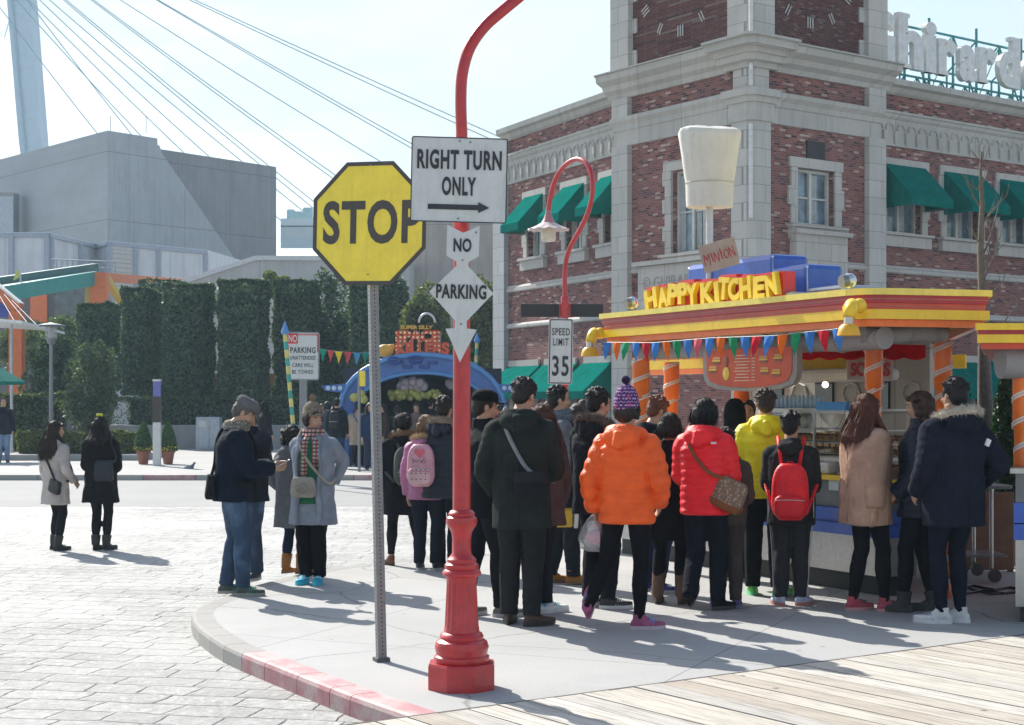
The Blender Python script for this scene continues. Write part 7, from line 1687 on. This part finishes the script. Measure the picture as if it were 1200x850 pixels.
# --- the couple on the cobbles at left
zr = RZ
pA = person(66, 645, 1.54, -38, 'long-haired person in a cream coat with a black crossbody bag, at far left', z0=zr, coat=dict(col=(.50, .45, .42), hem=.36, flare=.12, hood=.9, th=.010), legs=dict(col=BLK, slim=1), shoes=dict(col=(.02, .02, .02), sole=(.02, .02, .02), kind='boot', top=.30), hair=dict(style='long', col=(.035, .020, .016), len=.71, wide=1.1), hands=(None, 'pocket'), head=(-25, 0), feet=((-.045, .01, 0, 0, 5), (.045, -.02, 0, 0, -8)), face=True)
shoulder_bag(pA, 1, (.10, -.085, .50), (.15, .045, .10), (.02, .02, .022), 'slouchy black crossbody bag on the cream coated person at far left', kind='leather', tilt=14)
pB = person(118, 645, 1.60, -8, 'person in a black knee length coat with yellow hair bow, standing on the cobbles', z0=zr, coat=dict(col=(.020, .019, .022), hem=.36, seam=1, flare=.14, hood=1.0, th=.016, w=1.05, kind='wool'), legs=dict(col=BLK, slim=1), shoes=dict(col=(.02, .02, .02), sole=(.02, .02, .02), kind='boot', top=.28), hair=dict(style='long', col=(.02, .013, .012), len=.80, wide=1.15, bow=1), hands=('front', 'front'), feet=((-.04, 0, 0, 0, 0), (.035, .02, 0, 0, -22)))
shoulder_bag(pB, 1, (.075, -.125, .60), (.155, .05, .155), (.03, .034, .045), 'large dark slouch bag on the back of the person with the yellow bow', kind='leather', cross=False, flap=False)
# --- man with the phone and those beside him
pC = person(272, 697, 1.70, -78, 'man in grey flat cap and navy jacket looking down at his phone', coat=dict(col=(.012, .020, .040), hem=.475, th=.016, w=1.06, flare=.0, collar=1, kind='wool', name='jacket', sleeve=1.15), legs=dict(col=(.045, .075, .13), kind='jean'), shoes=dict(col=(.05, .07, .06), sole=(.30, .30, .28), accent=(.05, .45, .30)), hair=dict(style='short', col=(.10, .09, .085)), hat=dict(kind='flat', col=(.13, .13, .14)), scarf=dict(col=(.42, .38, .30), kind='knit', col2=(.12, .11, .10)), hands=((-.02, .20, .665), (.03, .195, .655)), poles=((-.7, -.5, -1), (.7, -.5, -1)), head=(-4, 30), lean=4, face=True, feet=((-.055, -.03, 0, 0, 5), (.06, .05, 0, 0, -14)))
t = empty('smartphone', pC['M'] @ pC['T']((.01, .262, .672)), 'white smartphone held by the man in the flat cap', 'phone'); m = MB(); m.box(pC['T']((.008, .240, .678)), (.072, .145, .009), Matrix.Rotation(R(30), 3, 'X'), .004); m.build('case', paint((.65, .65, .66), .3), t, M=pC['M']); m = MB(); m.box(pC['T']((.008, .237, .6815)), (.062, .125, .003), Matrix.Rotation(R(30), 3, 'X')); m.build('screen', glass((.03, .03, .04)), t, M=pC['M'])
shoulder_bag(pC, 1, (.05, -.108, .545), (.14, .06, .115), (.018, .018, .020), 'black bag on the back hip of the man in the flat cap', kind='wool')
person(292, 679, 1.66, 155, 'older man in open dark jacket and white shirt, behind the man with the phone', coat=dict(col=(.03, .033, .045), hem=.44, open=(.65, .65, .66), name='jacket'), legs=dict(col=(.05, .07, .11), kind='jean'), shoes=dict(col=(.05, .05, .06), sole=(.45, .45, .45)), hair=dict(style='short', col=(.14, .12, .11)), hands=((-.03, .11, .86), None), poles=((-1, .2, -1), None), head=(25, 5), face=True)
pD = person(343, 673, 1.42, -30, 'child in a long grey coat and tan boots behind the person in the pompom hat', coat=dict(col=(.16, .165, .18), hem=.32, flare=.08, w=1.08, th=.012, hood=.9), legs=dict(col=(.02, .03, .07), slim=1), shoes=dict(col=(.36, .17, .06), sole=(.25, .15, .08), kind='ugg', top=.38), hair=dict(style='curly', col=(.02, .015, .013)), hands=('pocket', 'pocket'), face=True, feet=((-.06, 0, 0, 0, -5), (.05, .02, 0, 0, -22)))
pE = person(367, 684, 1.60, 168, 'person in grey coat, plaid scarf and brown pompom beanie looking aside, with bright blue shoes', coat=dict(col=(.27, .30, .36), hem=.34, flare=.12, w=1.08, th=.014, open=(.03, .16, .08), hood=1.0), legs=dict(col=(.012, .012, .015), slim=0), shoes=dict(col=(.03, .50, .68), sole=(.08, .60, .75), accent=(.5, .75, .8)), hair=dict(style='low', col=(.03, .02, .02)), hat=dict(kind='beanie', col=(.34, .28, .21), col2=(.17, .135, .10), tall=1.45, pom=(.36, .28, .20)), scarf=dict(col=(.50, .44, .40), kind='plaid', col2=(.50, .05, .04), tails=1), hands=((-.085, -.10, .56), (.085, -.10, .56)), poles=((-.45, -1, 0), (.45, -1, 0)), head=(58, 2), face=True, feet=((-.04, 0, 0, 0, 6), (.045, 0, 0, 0, -6)))
hb_ = shoulder_bag(pE, -1, (.015, .125, .555), (.155, .05, .115), (.38, .35, .30), 'beige suede handbag with emblem worn in front by the person in the pompom beanie', kind='wool', cross=True, flap=False)
m = MB(); Te = pE['T']; m.tube([Te((.015 + .028 * math.cos(a) * (1 + .25 * math.cos(2 * a)), .1525, .552 + .026 * math.sin(a) * (1 + .2 * math.cos(3 * a)))) for a in [2 * math.pi * j / 26 for j in range(26)]], .003, 5, closed=True); m.tube([Te((-.002, .1525, .534)), Te((.015, .153, .556)), Te((.032, .1525, .534))], .003, 5); m.build('emblem', paint((.20, .17, .14), .6), hb_, M=pE['M'])
# --- parka, pink pack, puffer behind the red lamp
pF = person(472, 663, 1.54, 14, 'person in black parka with brown fur hood and green backpack, brown ankle boots', coat=dict(col=(.020, .022, .030), hem=.34, th=.02, w=1.12, flare=.10, hood=1.1, fur=(.22, .15, .09), name='parka'), legs=dict(col=BLK, slim=1, end=.09), shoes=dict(col=(.16, .06, .03), sole=(.06, .03, .02), top=0), hair=dict(style='bun', col=(.018, .013, .012)), feet=((-.07, .04, 0, 0, 20), (.10, -.14, .04, -40, -10)), head=(20, 0), hands=(None, None))
backpack(pF, (.10, .12, .10), 'dark green grey backpack on the person in the fur hooded black parka', w_=.19, h=.25, d=.10, zc=.66, back=.02, kind='wool')
pG = person(500, 668, 1.52, -10, 'person in a mauve jacket with pale fur hood and a pink heart backpack', coat=dict(col=(.42, .16, .30), hem=.46, th=.018, w=1.0, hood=1.1, fur=(.50, .36, .22), name='jacket', kind='puffer'), legs=dict(col=(.02, .024, .04)), shoes=dict(col=(.03, .03, .03), sole=(.6, .6, .6)), hair=dict(style='bob', col=(.25, .15, .08)), feet=((-.05, 0, 0, 0, 5), (.09, .02, 0, 0, -20)))
bk = backpack(pG, (.70, .36, .42), 'pink child backpack with red heart and spotted pocket', w_=.19, h=.27, d=.09, zc=.685, back=.015, patch=(.72, .45, .48), strap=(.6, .2, .3))
Tg, Mg, Hg = pG['T'], pG['M'], pG['H']; yb = -.222
def heart(cx_, cz_, s_, y):
    o = []
    for k in range(28): a = 2 * math.pi * k / 28; o.append(Tg((cx_ + 16 * math.sin(a) ** 3 * s_ / 16, y, cz_ + (13 * math.cos(a) - 5 * math.cos(2 * a) - 2 * math.cos(3 * a) - math.cos(4 * a)) * s_ / 16)))
    m = MB(); n = len(o); m.add(o + [v + Vector((0, .02, 0)) for v in o], [tuple(range(n))] + [(i, (i + 1) % n, (i + 1) % n + n, i + n) for i in range(n)]); return m
heart(0, .765, .035, yb + .022).build('heart_patch', paint((.68, .14, .18), .5), bk, M=Mg)
m = MB(); q = [(-.05, .715), (-.04, .73), (-.035, .715), (-.045, .70), (-.03, .712), (-.015, .722), (-.02, .705), (0, .72), (.012, .705), (.02, .722), (.015, .70), (.035, .74), (.03, .695), (.05, .72)]; m.tube([Tg((x, yb + .012, z)) for x, z in q], .003, 5); m.build('script_mark', paint((.04, .03, .08)), bk, M=Mg)
m = MB()
for x in (-.045, -.015, .015, .045):
    for z in (.60, .635, .66): m.box(Tg((x, yb - .006, z)), (.012, .006, .010))
m.build('pocket_marks', paint((.05, .03, .06)), bk, M=Mg)
person(521, 669, 1.70, -20, 'person in dark quilted jacket with pale fur hood behind the red street lamp', coat=dict(col=(.022, .028, .045), hem=.42, th=.024, puff=.009, w=1.05, hood=1.1, fur=(.34, .27, .20), kind='puffer', name='jacket'), legs=dict(col=(.018, .022, .035), slim=0), shoes=dict(col=(.03, .03, .03), sole=(.5, .5, .5)), hair=dict(style='short'), hands=('front', 'front'))
person(568, 722, 1.74, -68, 'man in black baseball cap and black jacket half hidden behind the red street lamp', coat=dict(col=(.016, .017, .022), hem=.44, th=.014, collar=1, name='jacket'), legs=dict(col=(.015, .016, .022)), shoes=dict(col=(.14, .14, .14), sole=(.5, .5, .48)), hair=dict(style='short', col=(.02, .016, .014)), hat=dict(kind='cap', col=(.012, .012, .015)), face=True, head=(-8, 5), hands=('front', 'front'), feet=((-.05, -.08, 0, 0, 5), (.05, .06, 0, 0, -5)))
# --- man in the long dark green coat
pH = person(611, 733, 1.83, -8, 'tall man in a long dark green hooded coat seen from behind, grey crossbody strap', coat=dict(col=(.028, .036, .034), hem=.395, seam=1, th=.015, w=1.02, flare=.04, hood=1.05, sleeve=1.08), legs=dict(col=(.030, .030, .032)), shoes=dict(col=(.06, .028, .018), sole=(.02, .015, .012), kind='boot'), hair=dict(style='short', col=(.014, .012, .012)), hands=('pocket', (.07, .14, .60)), head=(-24, 18), feet=((-.055, .03, 0, 0, 2), (.045, -.02, 0, 0, -48)), face=True)
shoulder_bag(pH, 1, (.055, -.120, .575), (.145, .055, .105), (.020, .020, .024), 'black messenger bag on the tall man in the dark green coat', strapcol=(.22, .23, .25), kind='wool')
person(634, 718, 1.64, 40, 'brown-haired person largely hidden behind the tall man in the green coat, white trainers', coat=dict(col=(.10, .06, .055), hem=.42, th=.014), legs=dict(col=(.02, .02, .03)), shoes=dict(col=(.65, .68, .68), sole=(.6, .6, .6), accent=(.05, .40, .55)), hair=dict(style='long', col=(.08, .03, .02), len=.76), feet=((-.05, 0, 0, 0, -110), (.03, .0, 0, 0, -120)))
pI = person(656, 684, 1.80, -82, 'man in grey blazer and scarf in profile, tan work boots, yellow bag at his side', coat=dict(col=(.17, .175, .20), hem=.47, th=.010, w=1.0, collar=0, name='blazer'), legs=dict(col=(.03, .035, .05), slim=0), shoes=dict(col=(.42, .19, .05), sole=(.25, .12, .05), kind='ugg', top=.10), hair=dict(style='short', col=(.014, .012, .012)), scarf=dict(col=(.20, .24, .28), kind='knit', col2=(.1, .12, .15), tails=1), hands=((-.02, .17, .56), (.06, .15, .57)), face=True, head=(0, 0), feet=((-.05, -.04, 0, 0, 5), (.05, .06, 0, 0, -5)))
t = carried(pI, 'shopping_bag', pI['T']((.12, .0, .36)), 'yellow and white paper bag hanging beside the man in the grey blazer', 'bag'); m = MB(); m.box(pI['T']((.15, -.02, .345)), (.09, .20, .16), Matrix.Rotation(R(10), 3, 'Y'), .01); m.build('bag_body', paint((.72, .45, .03), .5), t, M=pI['M']); m = MB(); m.box(pI['T']((.15, .055, .35)), (.085, .04, .20), Matrix.Rotation(R(14), 3, 'Y'), .01); m.build('white_card', paint((.7, .7, .68), .5), t, M=pI['M']); m = MB(); m.tube([pI['T']((.15, -.04, .39)), pI['T']((.15, -.02, .45)), pI['T']((.15, .0, .39))], .006, 6); m.build('handle', paint((.6, .4, .05)), t, M=pI['M'])
person(700, 712, 1.76, -40, 'black-haired man in dark jacket with fur collar between the grey blazer and the orange jacket', coat=dict(col=(.025, .028, .035), hem=.43, th=.016, hood=1.0, fur=(.16, .13, .11), name='jacket'), legs=dict(col=(.015, .016, .022), slim=0), shoes=dict(col=(.02, .02, .022), sole=(.65, .65, .65), accent=(.5, .5, .5)), hair=dict(style='short', col=(.010, .009, .010)), hands=('front', None), head=(-20, 8), face=True, feet=((-.06, .02, 0, 0, -20), (.06, .0, 0, 0, -45)))
# --- orange down jacket
pJ = person(735, 738, 1.70, -22, 'person in a puffy orange down jacket and purple patterned pompom beanie, pink trainers', coat=dict(col=(.95, .115, .012), hem=.455, th=.023, puff=.011, per=.050, w=.95, flare=.04, hood=1.15, kind='puffer', sleeve=1.02, name='down_jacket', fold=.016), legs=dict(col=(.010, .010, .013), slim=1), shoes=dict(col=(.34, .07, .17), sole=(.55, .45, .50), accent=(.20, .28, .62)), hair=dict(style='low', col=(.02, .015, .014)), hat=dict(kind='beanie', col=(.09, .035, .13), pat='fair', tall=1.7, pom=(.05, .02, .09)), hands=((-.155, .03, .50), 'pocket'), feet=((-.135, -.13, .055, -62, 8), (.045, .03, 0, 0, -60)), head=(-10, 0))
t = carried(pJ, 'carrier_bag', pJ['T']((-.17, .05, .32)), 'clear plastic carrier bag with a pink and white soft toy inside', 'bag'); Tj, Mj = pJ['T'], pJ['M']
m = MB(); rs = []
for z, k in ((.325, .6), (.335, .95), (.38, 1.05), (.43, .9), (.47, .45), (.495, .12)): rs.append([Tj((-.16 + math.cos(a) * .075 * k * (1 + .08 * math.sin(3 * a + z * 60)), .06 + math.sin(a) * .055 * k, z)) for a in [2 * math.pi * j / 24 for j in range(24)]])
m.rings(rs)
def film():
    def f(n, b):
        t_ = N(n, 'ShaderNodeBsdfTransparent'); g = N(n, 'ShaderNodeBsdfGlossy'); g.inputs['Roughness'].default_value = .2; d = N(n, 'ShaderNodeBsdfDiffuse'); d.inputs[0].default_value = (.75, .75, .78, 1)
        a = N(n, 'ShaderNodeMixShader'); a.inputs[0].default_value = .28; L(n, t_.outputs[0], a.inputs[1]); L(n, d.outputs[0], a.inputs[2]); q = N(n, 'ShaderNodeMixShader'); q.inputs[0].default_value = .15; L(n, a.outputs[0], q.inputs[1]); L(n, g.outputs[0], q.inputs[2]); L(n, q.outputs[0], n.nodes['Material Output'].inputs[0])
    return node_mat('film', f)
m.build('film', film(), t, M=Mj, smooth=True)
toy = MB(); toy.ell(Tj((-.155, .05, .385)), (.085, .06, .055), None, 16, 10); toy.build('toy', paint((.62, .07, .20), .5, var=.3, scale=20), t, M=Mj, smooth=True); m = MB(); m.ell(Tj((-.175, .06, .43)), (.05, .04, .045), None, 12, 8); m.ell(Tj((-.13, .06, .355)), (.04, .04, .03), None, 12, 8); m.build('toy_trim', paint((.7, .66, .66), .5), t, M=Mj, smooth=True)
# --- between orange and red
person(766, 694, 1.70, -70, 'auburn-haired young man in navy looking down, between the orange and red jackets', coat=dict(col=(.02, .024, .035), hem=.46, th=.014, name='jacket', hood=.9), legs=dict(col=(.025, .035, .09)), shoes=dict(col=(.03, .05, .28), sole=(.6, .6, .62), accent=(.5, .5, .6)), hair=dict(style='short', col=(.16, .05, .025)), face=True, head=(5, 22), hands=('front', 'front'))
person(785, 708, 1.56, -15, 'person in black with tall brown suede boots, hidden behind the red jacket', coat=dict(col=(.014, .014, .018), hem=.34, th=.014), legs=dict(col=(.012, .012, .015), slim=1), shoes=dict(col=(.15, .095, .07), sole=(.06, .04, .03), kind='ugg', top=.72), hair=dict(style='bob'), feet=((-.065, 0, 0, 0, 2), (.06, .0, 0, 0, -6)))
# --- red down jacket
pK = person(826, 716, 1.68, -24, 'person in a glossy red quilted jacket with short black hair and a patterned shoulder bag', coat=dict(col=(.98, .018, .028), hem=.455, th=.020, puff=.008, per=.036, w=.94, flare=.05, hood=1.1, kind='puffer', sleeve=1.08, name='down_jacket', fold=.012, logo=(.075, -.108, .795)), legs=dict(col=(.014, .016, .028), slim=0), shoes=dict(col=(.02, .02, .024), sole=(.05, .05, .05), top=.22, kind='ugg'), hair=dict(style='bob', col=(.010, .009, .010)), hands=('front', (.06, .15, .60)), feet=((-.03, -.15, .04, -50, 0), (.05, .05, 0, 0, -30)), head=(-10, 8))
shoulder_bag(pK, 1, (.135, -.055, .555), (.165, .085, .145), (.42, .33, .24), 'tan monogram slouch bag with brown leather base on the red quilted jacket', kind='check', col2=(.20, .13, .09), base_col=(.24, .075, .025), strapcol=(.22, .08, .03), flap=False, tilt=24)
person(851, 712, 1.42, -8, 'child in a brown jacket behind the patterned bag, facing the kiosk', coat=dict(col=(.075, .055, .045), hem=.47, th=.014, hood=1.0, name='jacket'), legs=dict(col=(.07, .055, .052)), shoes=dict(col=(.10, .07, .22), sole=(.20, .2, .35)), hair=dict(style='short', col=(.012, .010, .010)), hands=('front', 'front'))
person(862, 680, 1.66, -20, 'person in black hat and coat at the counter behind the child in brown', coat=dict(col=(.012, .012, .015), hem=.44), legs=DRK, hair=dict(style='short', col=(.01, .01, .01)), hat=dict(kind='hood', col=(.012, .012, .014)), shoes=dict(col=(.02, .02, .02)))
pL = person(897, 698, 1.76, -6, 'person in a bright yellow hooded jacket at the kiosk counter', coat=dict(col=(.92, .74, .01), hem=.475, th=.018, puff=.004, per=.05, w=1.0, hood=1.05, kind='puffer', name='jacket', sleeve=1.05), legs=dict(col=(.014, .014, .018)), shoes=dict(col=(.10, .45, .08), sole=(.12, .6, .25), accent=(.6, .8, .6)), hair=dict(style='short', col=(.045, .028, .022)), hands=(None, 'front'), feet=((-.06, .02, 0, 0, 0), (.06, .0, 0, 0, -40)), fat=1)
pM = person(927, 709, 1.56, -12, 'boy in a dark grey jacket and track trousers wearing a red backpack', coat=dict(col=(.035, .035, .038), hem=.42, th=.014, w=1.1, flare=.04, hood=.9, name='jacket', stripe=1), legs=dict(col=(.05, .05, .055), stripe=(.5, .5, .5)), shoes=dict(col=(.45, .50, .65), sole=(.55, .2, .15), accent=(.10, .15, .55)), hair=dict(style='short', col=(.010, .009, .010)), hands=('front', 'front'), feet=((-.05, -.03, 0, 0, 25), (.045, .0, 0, 0, -32)), head=(-12, 0))
backpack(pM, (.78, .012, .022), 'bright red backpack on the boy in the dark grey jacket', w_=.20, h=.29, d=.10, zc=.60, back=.01, strap=(.5, .45, .42))
# --- right hand group
person(1016, 716, 1.72, -68, 'long auburn-haired person in a camel coat and pink trainers, hand behind their back', coat=dict(col=(.46, .29, .21), hem=.40, seam=1, th=.022, w=1.12, flare=.02, sleeve=1.2, fs=.2), legs=dict(col=(.014, .014, .018), slim=1), shoes=dict(col=(.45, .06, .09), sole=(.6, .3, .3), accent=(.02, .02, .03)), hair=dict(style='long', col=(.11, .035, .018), len=.755, wide=1.25), hands=('front', (.125, -.045, .475)), feet=((-.04, -.05, 0, 0, 0), (.05, .06, 0, 0, 0)), face=True, head=(18, 4))
person(1078, 717, 1.74, 62, 'brown-haired person in a long navy padded jacket in profile facing left', coat=dict(col=(.014, .020, .042), hem=.43, th=.022, w=1.0, collar=1, kind='puffer', puff=.004, name='padded_jacket', hood=.9), legs=dict(col=(.016, .018, .026), slim=1), shoes=dict(col=(.07, .07, .075), sole=(.04, .04, .04), kind='ugg', top=.20), hair=dict(style='curly', col=(.06, .03, .02)), hands=('pocket', 'pocket'), feet=((-.05, .06, 0, 0, 10), (.05, -.05, 0, 0, 5)), face=True, head=(0, 6))
pN = person(1117, 731, 1.83, 20, 'man in a navy parka with white fur hood and white trainers at far right', coat=dict(col=(.016, .020, .038), hem=.40, seam=1, th=.021, w=1.04, flare=.02, hood=1.1, fur=(.60, .54, .46), name='parka', sleeve=1.12, tag=(.105, -.085, .74)), legs=dict(col=(.012, .016, .032), slim=1), shoes=dict(col=(.62, .62, .62), sole=(.65, .65, .66), accent=(.30, .32, .38)), hair=dict(style='short', col=(.012, .010, .011)), hands=('pocket', (.15, .05, .56)), feet=((-.04, .02, 0, 0, 50), (.05, .02, 0, 0, 38)), head=(8, 0), face=True)
# --- those beyond the road
FG = 'people gathered before the space game stall'
def far(px_, py_, H, yaw, lab, c, l=(.03, .04, .07), hr='short', hcol=(.015, .012, .012), z0=0.0, **k):
    cc = dict(col=c, hem=k.pop('hem', .44), th=.016); cc.update(k.pop('cx', {})); return person(px_, py_, H, yaw, lab, lod=2, z0=z0, coat=cc, legs=dict(col=l), shoes=dict(col=(.03, .03, .03)), hair=dict(style=hr, col=hcol), **k)
far(4, 543, 1.78, -160, 'person in dark jacket and pale jeans cut by the left edge of the photo', (.02, .022, .035), (.20, .28, .40), face=True)
far(311, 547, 1.66, -50, 'distant person in a long black hooded coat walking in front of the hedge wall', (.016, .015, .022), BLK, hem=.25, hat=dict(kind='hood', col=(.016, .015, .022)), feet=walkR)
fp = far(395, 549, 1.76, -10, 'distant person in blue jeans with a black backpack, right of the pompom beanie', (.018, .022, .032), (.03, .06, .12), group=None)
backpack(fp, (.02, .022, .026), 'black backpack on the distant person in blue jeans')
far(403, 540, 1.84, 150, 'distant short-haired person in grey facing the camera over a dark backpack', (.16, .15, .15), face=True)
far(377, 538, 1.62, 170, 'distant dark-haired person in a light top left of the black backpack', (.30, .28, .27), hr='bob', face=True)
bg_ = far(419, 547, 1.64, 5, 'distant person in a beige coat with a blue shoulder bag behind the thin steel post', (.46, .35, .26), BLK, hem=.34)
shoulder_bag(bg_, 1, (.14, -.03, .58), (.13, .06, .12), (.03, .06, .35), 'small blue bag on the distant beige coat', kind='puffer')
crowd = [(434, 552, 1.66, 200, (.02, .04, .10), 'long', 'distant long-haired person in dark blue just left of the stop sign post'), (449, 548, 1.62, 110, (.06, .04, .04), 'curly', 'distant curly-haired person in brown just right of the stop sign post'),
    (459, 534, 1.78, 0, (.03, .03, .035), 'short', 'distant black coated person facing the stall counter, left'), (476, 540, 1.72, 100, (.38, .12, .09), 'curly', 'distant person in a coral top turned left'), (488, 549, 1.64, 170, (.14, .10, .09), 'bob', 'distant person in a brown jacket near the coral top'),
    (497, 536, 1.80, -10, (.02, .022, .03), 'short', 'distant tall person in black facing the stall'), (505, 546, 1.74, -30, (.025, .03, .04), 'short', 'distant person in a dark shiny jacket leaning to the stall'), (513, 543, 1.78, -70, (.02, .025, .04), 'short', 'distant short-haired person in navy in profile before the stall'),
    (524, 549, 1.66, 30, (.05, .05, .06), 'short', 'distant person in charcoal just left of the red street lamp'), (532, 540, 1.70, 10, (.015, .015, .02), 'bob', 'distant person in black beside the red street lamp'), (577, 549, 1.74, -10, (.03, .03, .03), 'short', 'distant person in black right of the red street lamp'), (466, 548, 1.58, -20, (.04, .05, .045), 'bob', 'distant short person in dark green below the coral top')]
crowd += [(441, 540, 1.74, 20, (.03, .03, .04), 'short', 'distant dark jacketed person tight against the stop sign post, facing the stall'), (384, 545, 1.68, -20, (.05, .06, .09), 'bob', 'distant person in slate blue between the light top and the black backpack'),
    (468, 535, 1.76, 15, (.05, .05, .055), 'short', 'distant person in grey at the counter beside the coral top'), (518, 536, 1.72, -5, (.10, .03, .03), 'bob', 'distant person in maroon facing the stall behind the navy jacket'), (540, 536, 1.78, 20, (.02, .03, .05), 'short', 'distant person in dark blue just right of the red street lamp'),
    (549, 545, 1.64, -25, (.20, .18, .16), 'long', 'distant person in taupe right of the red street lamp'), (556, 552, 1.72, 0, (.02, .02, .022), 'short', 'distant person in black beyond the black baseball cap'), (411, 537, 1.74, -15, (.02, .025, .03), 'short', 'distant person in black behind the beige coat'),
    (586, 555, 1.66, 30, (.16, .05, .05), 'bob', 'distant person in dull red left of the tall green coat'), (427, 543, 1.60, 190, (.32, .30, .28), 'bob', 'distant person in pale grey facing the camera beside the stop sign post')]
for x, y, h, yw, c, hr, lab in crowd: far(x, y, h, yw, lab, c, hr=hr, group=FG, face=abs(yw) > 60)
for x, y, h, yw, c, hr, lab, col_ in ((676, 640, 1.64, 10, (.03, .03, .035), 'long', 'dark-haired person behind the man in the grey blazer', (.02, .015, .012)), (684, 600, 1.70, -20, (.20, .17, .15), 'curly', 'person with a pale fur collar far behind the orange jacket', (.03, .02, .015)), (642, 590, 1.68, 20, (.06, .05, .05), 'long', 'brown-haired distant person left of the man in the blazer', (.05, .03, .02)),
        (820, 660, 1.60, -15, (.30, .06, .05), 'short', 'person at the counter behind the red jacket, wearing a red top', (.03, .02, .02)), (877, 655, 1.66, 165, (.5, .5, .5), 'short', 'kiosk worker in a white top behind the counter', (.02, .015, .015))):
    far(x, y, h, yw, lab, c, hr=hr, hcol=col_, face=abs(yw) > 60)
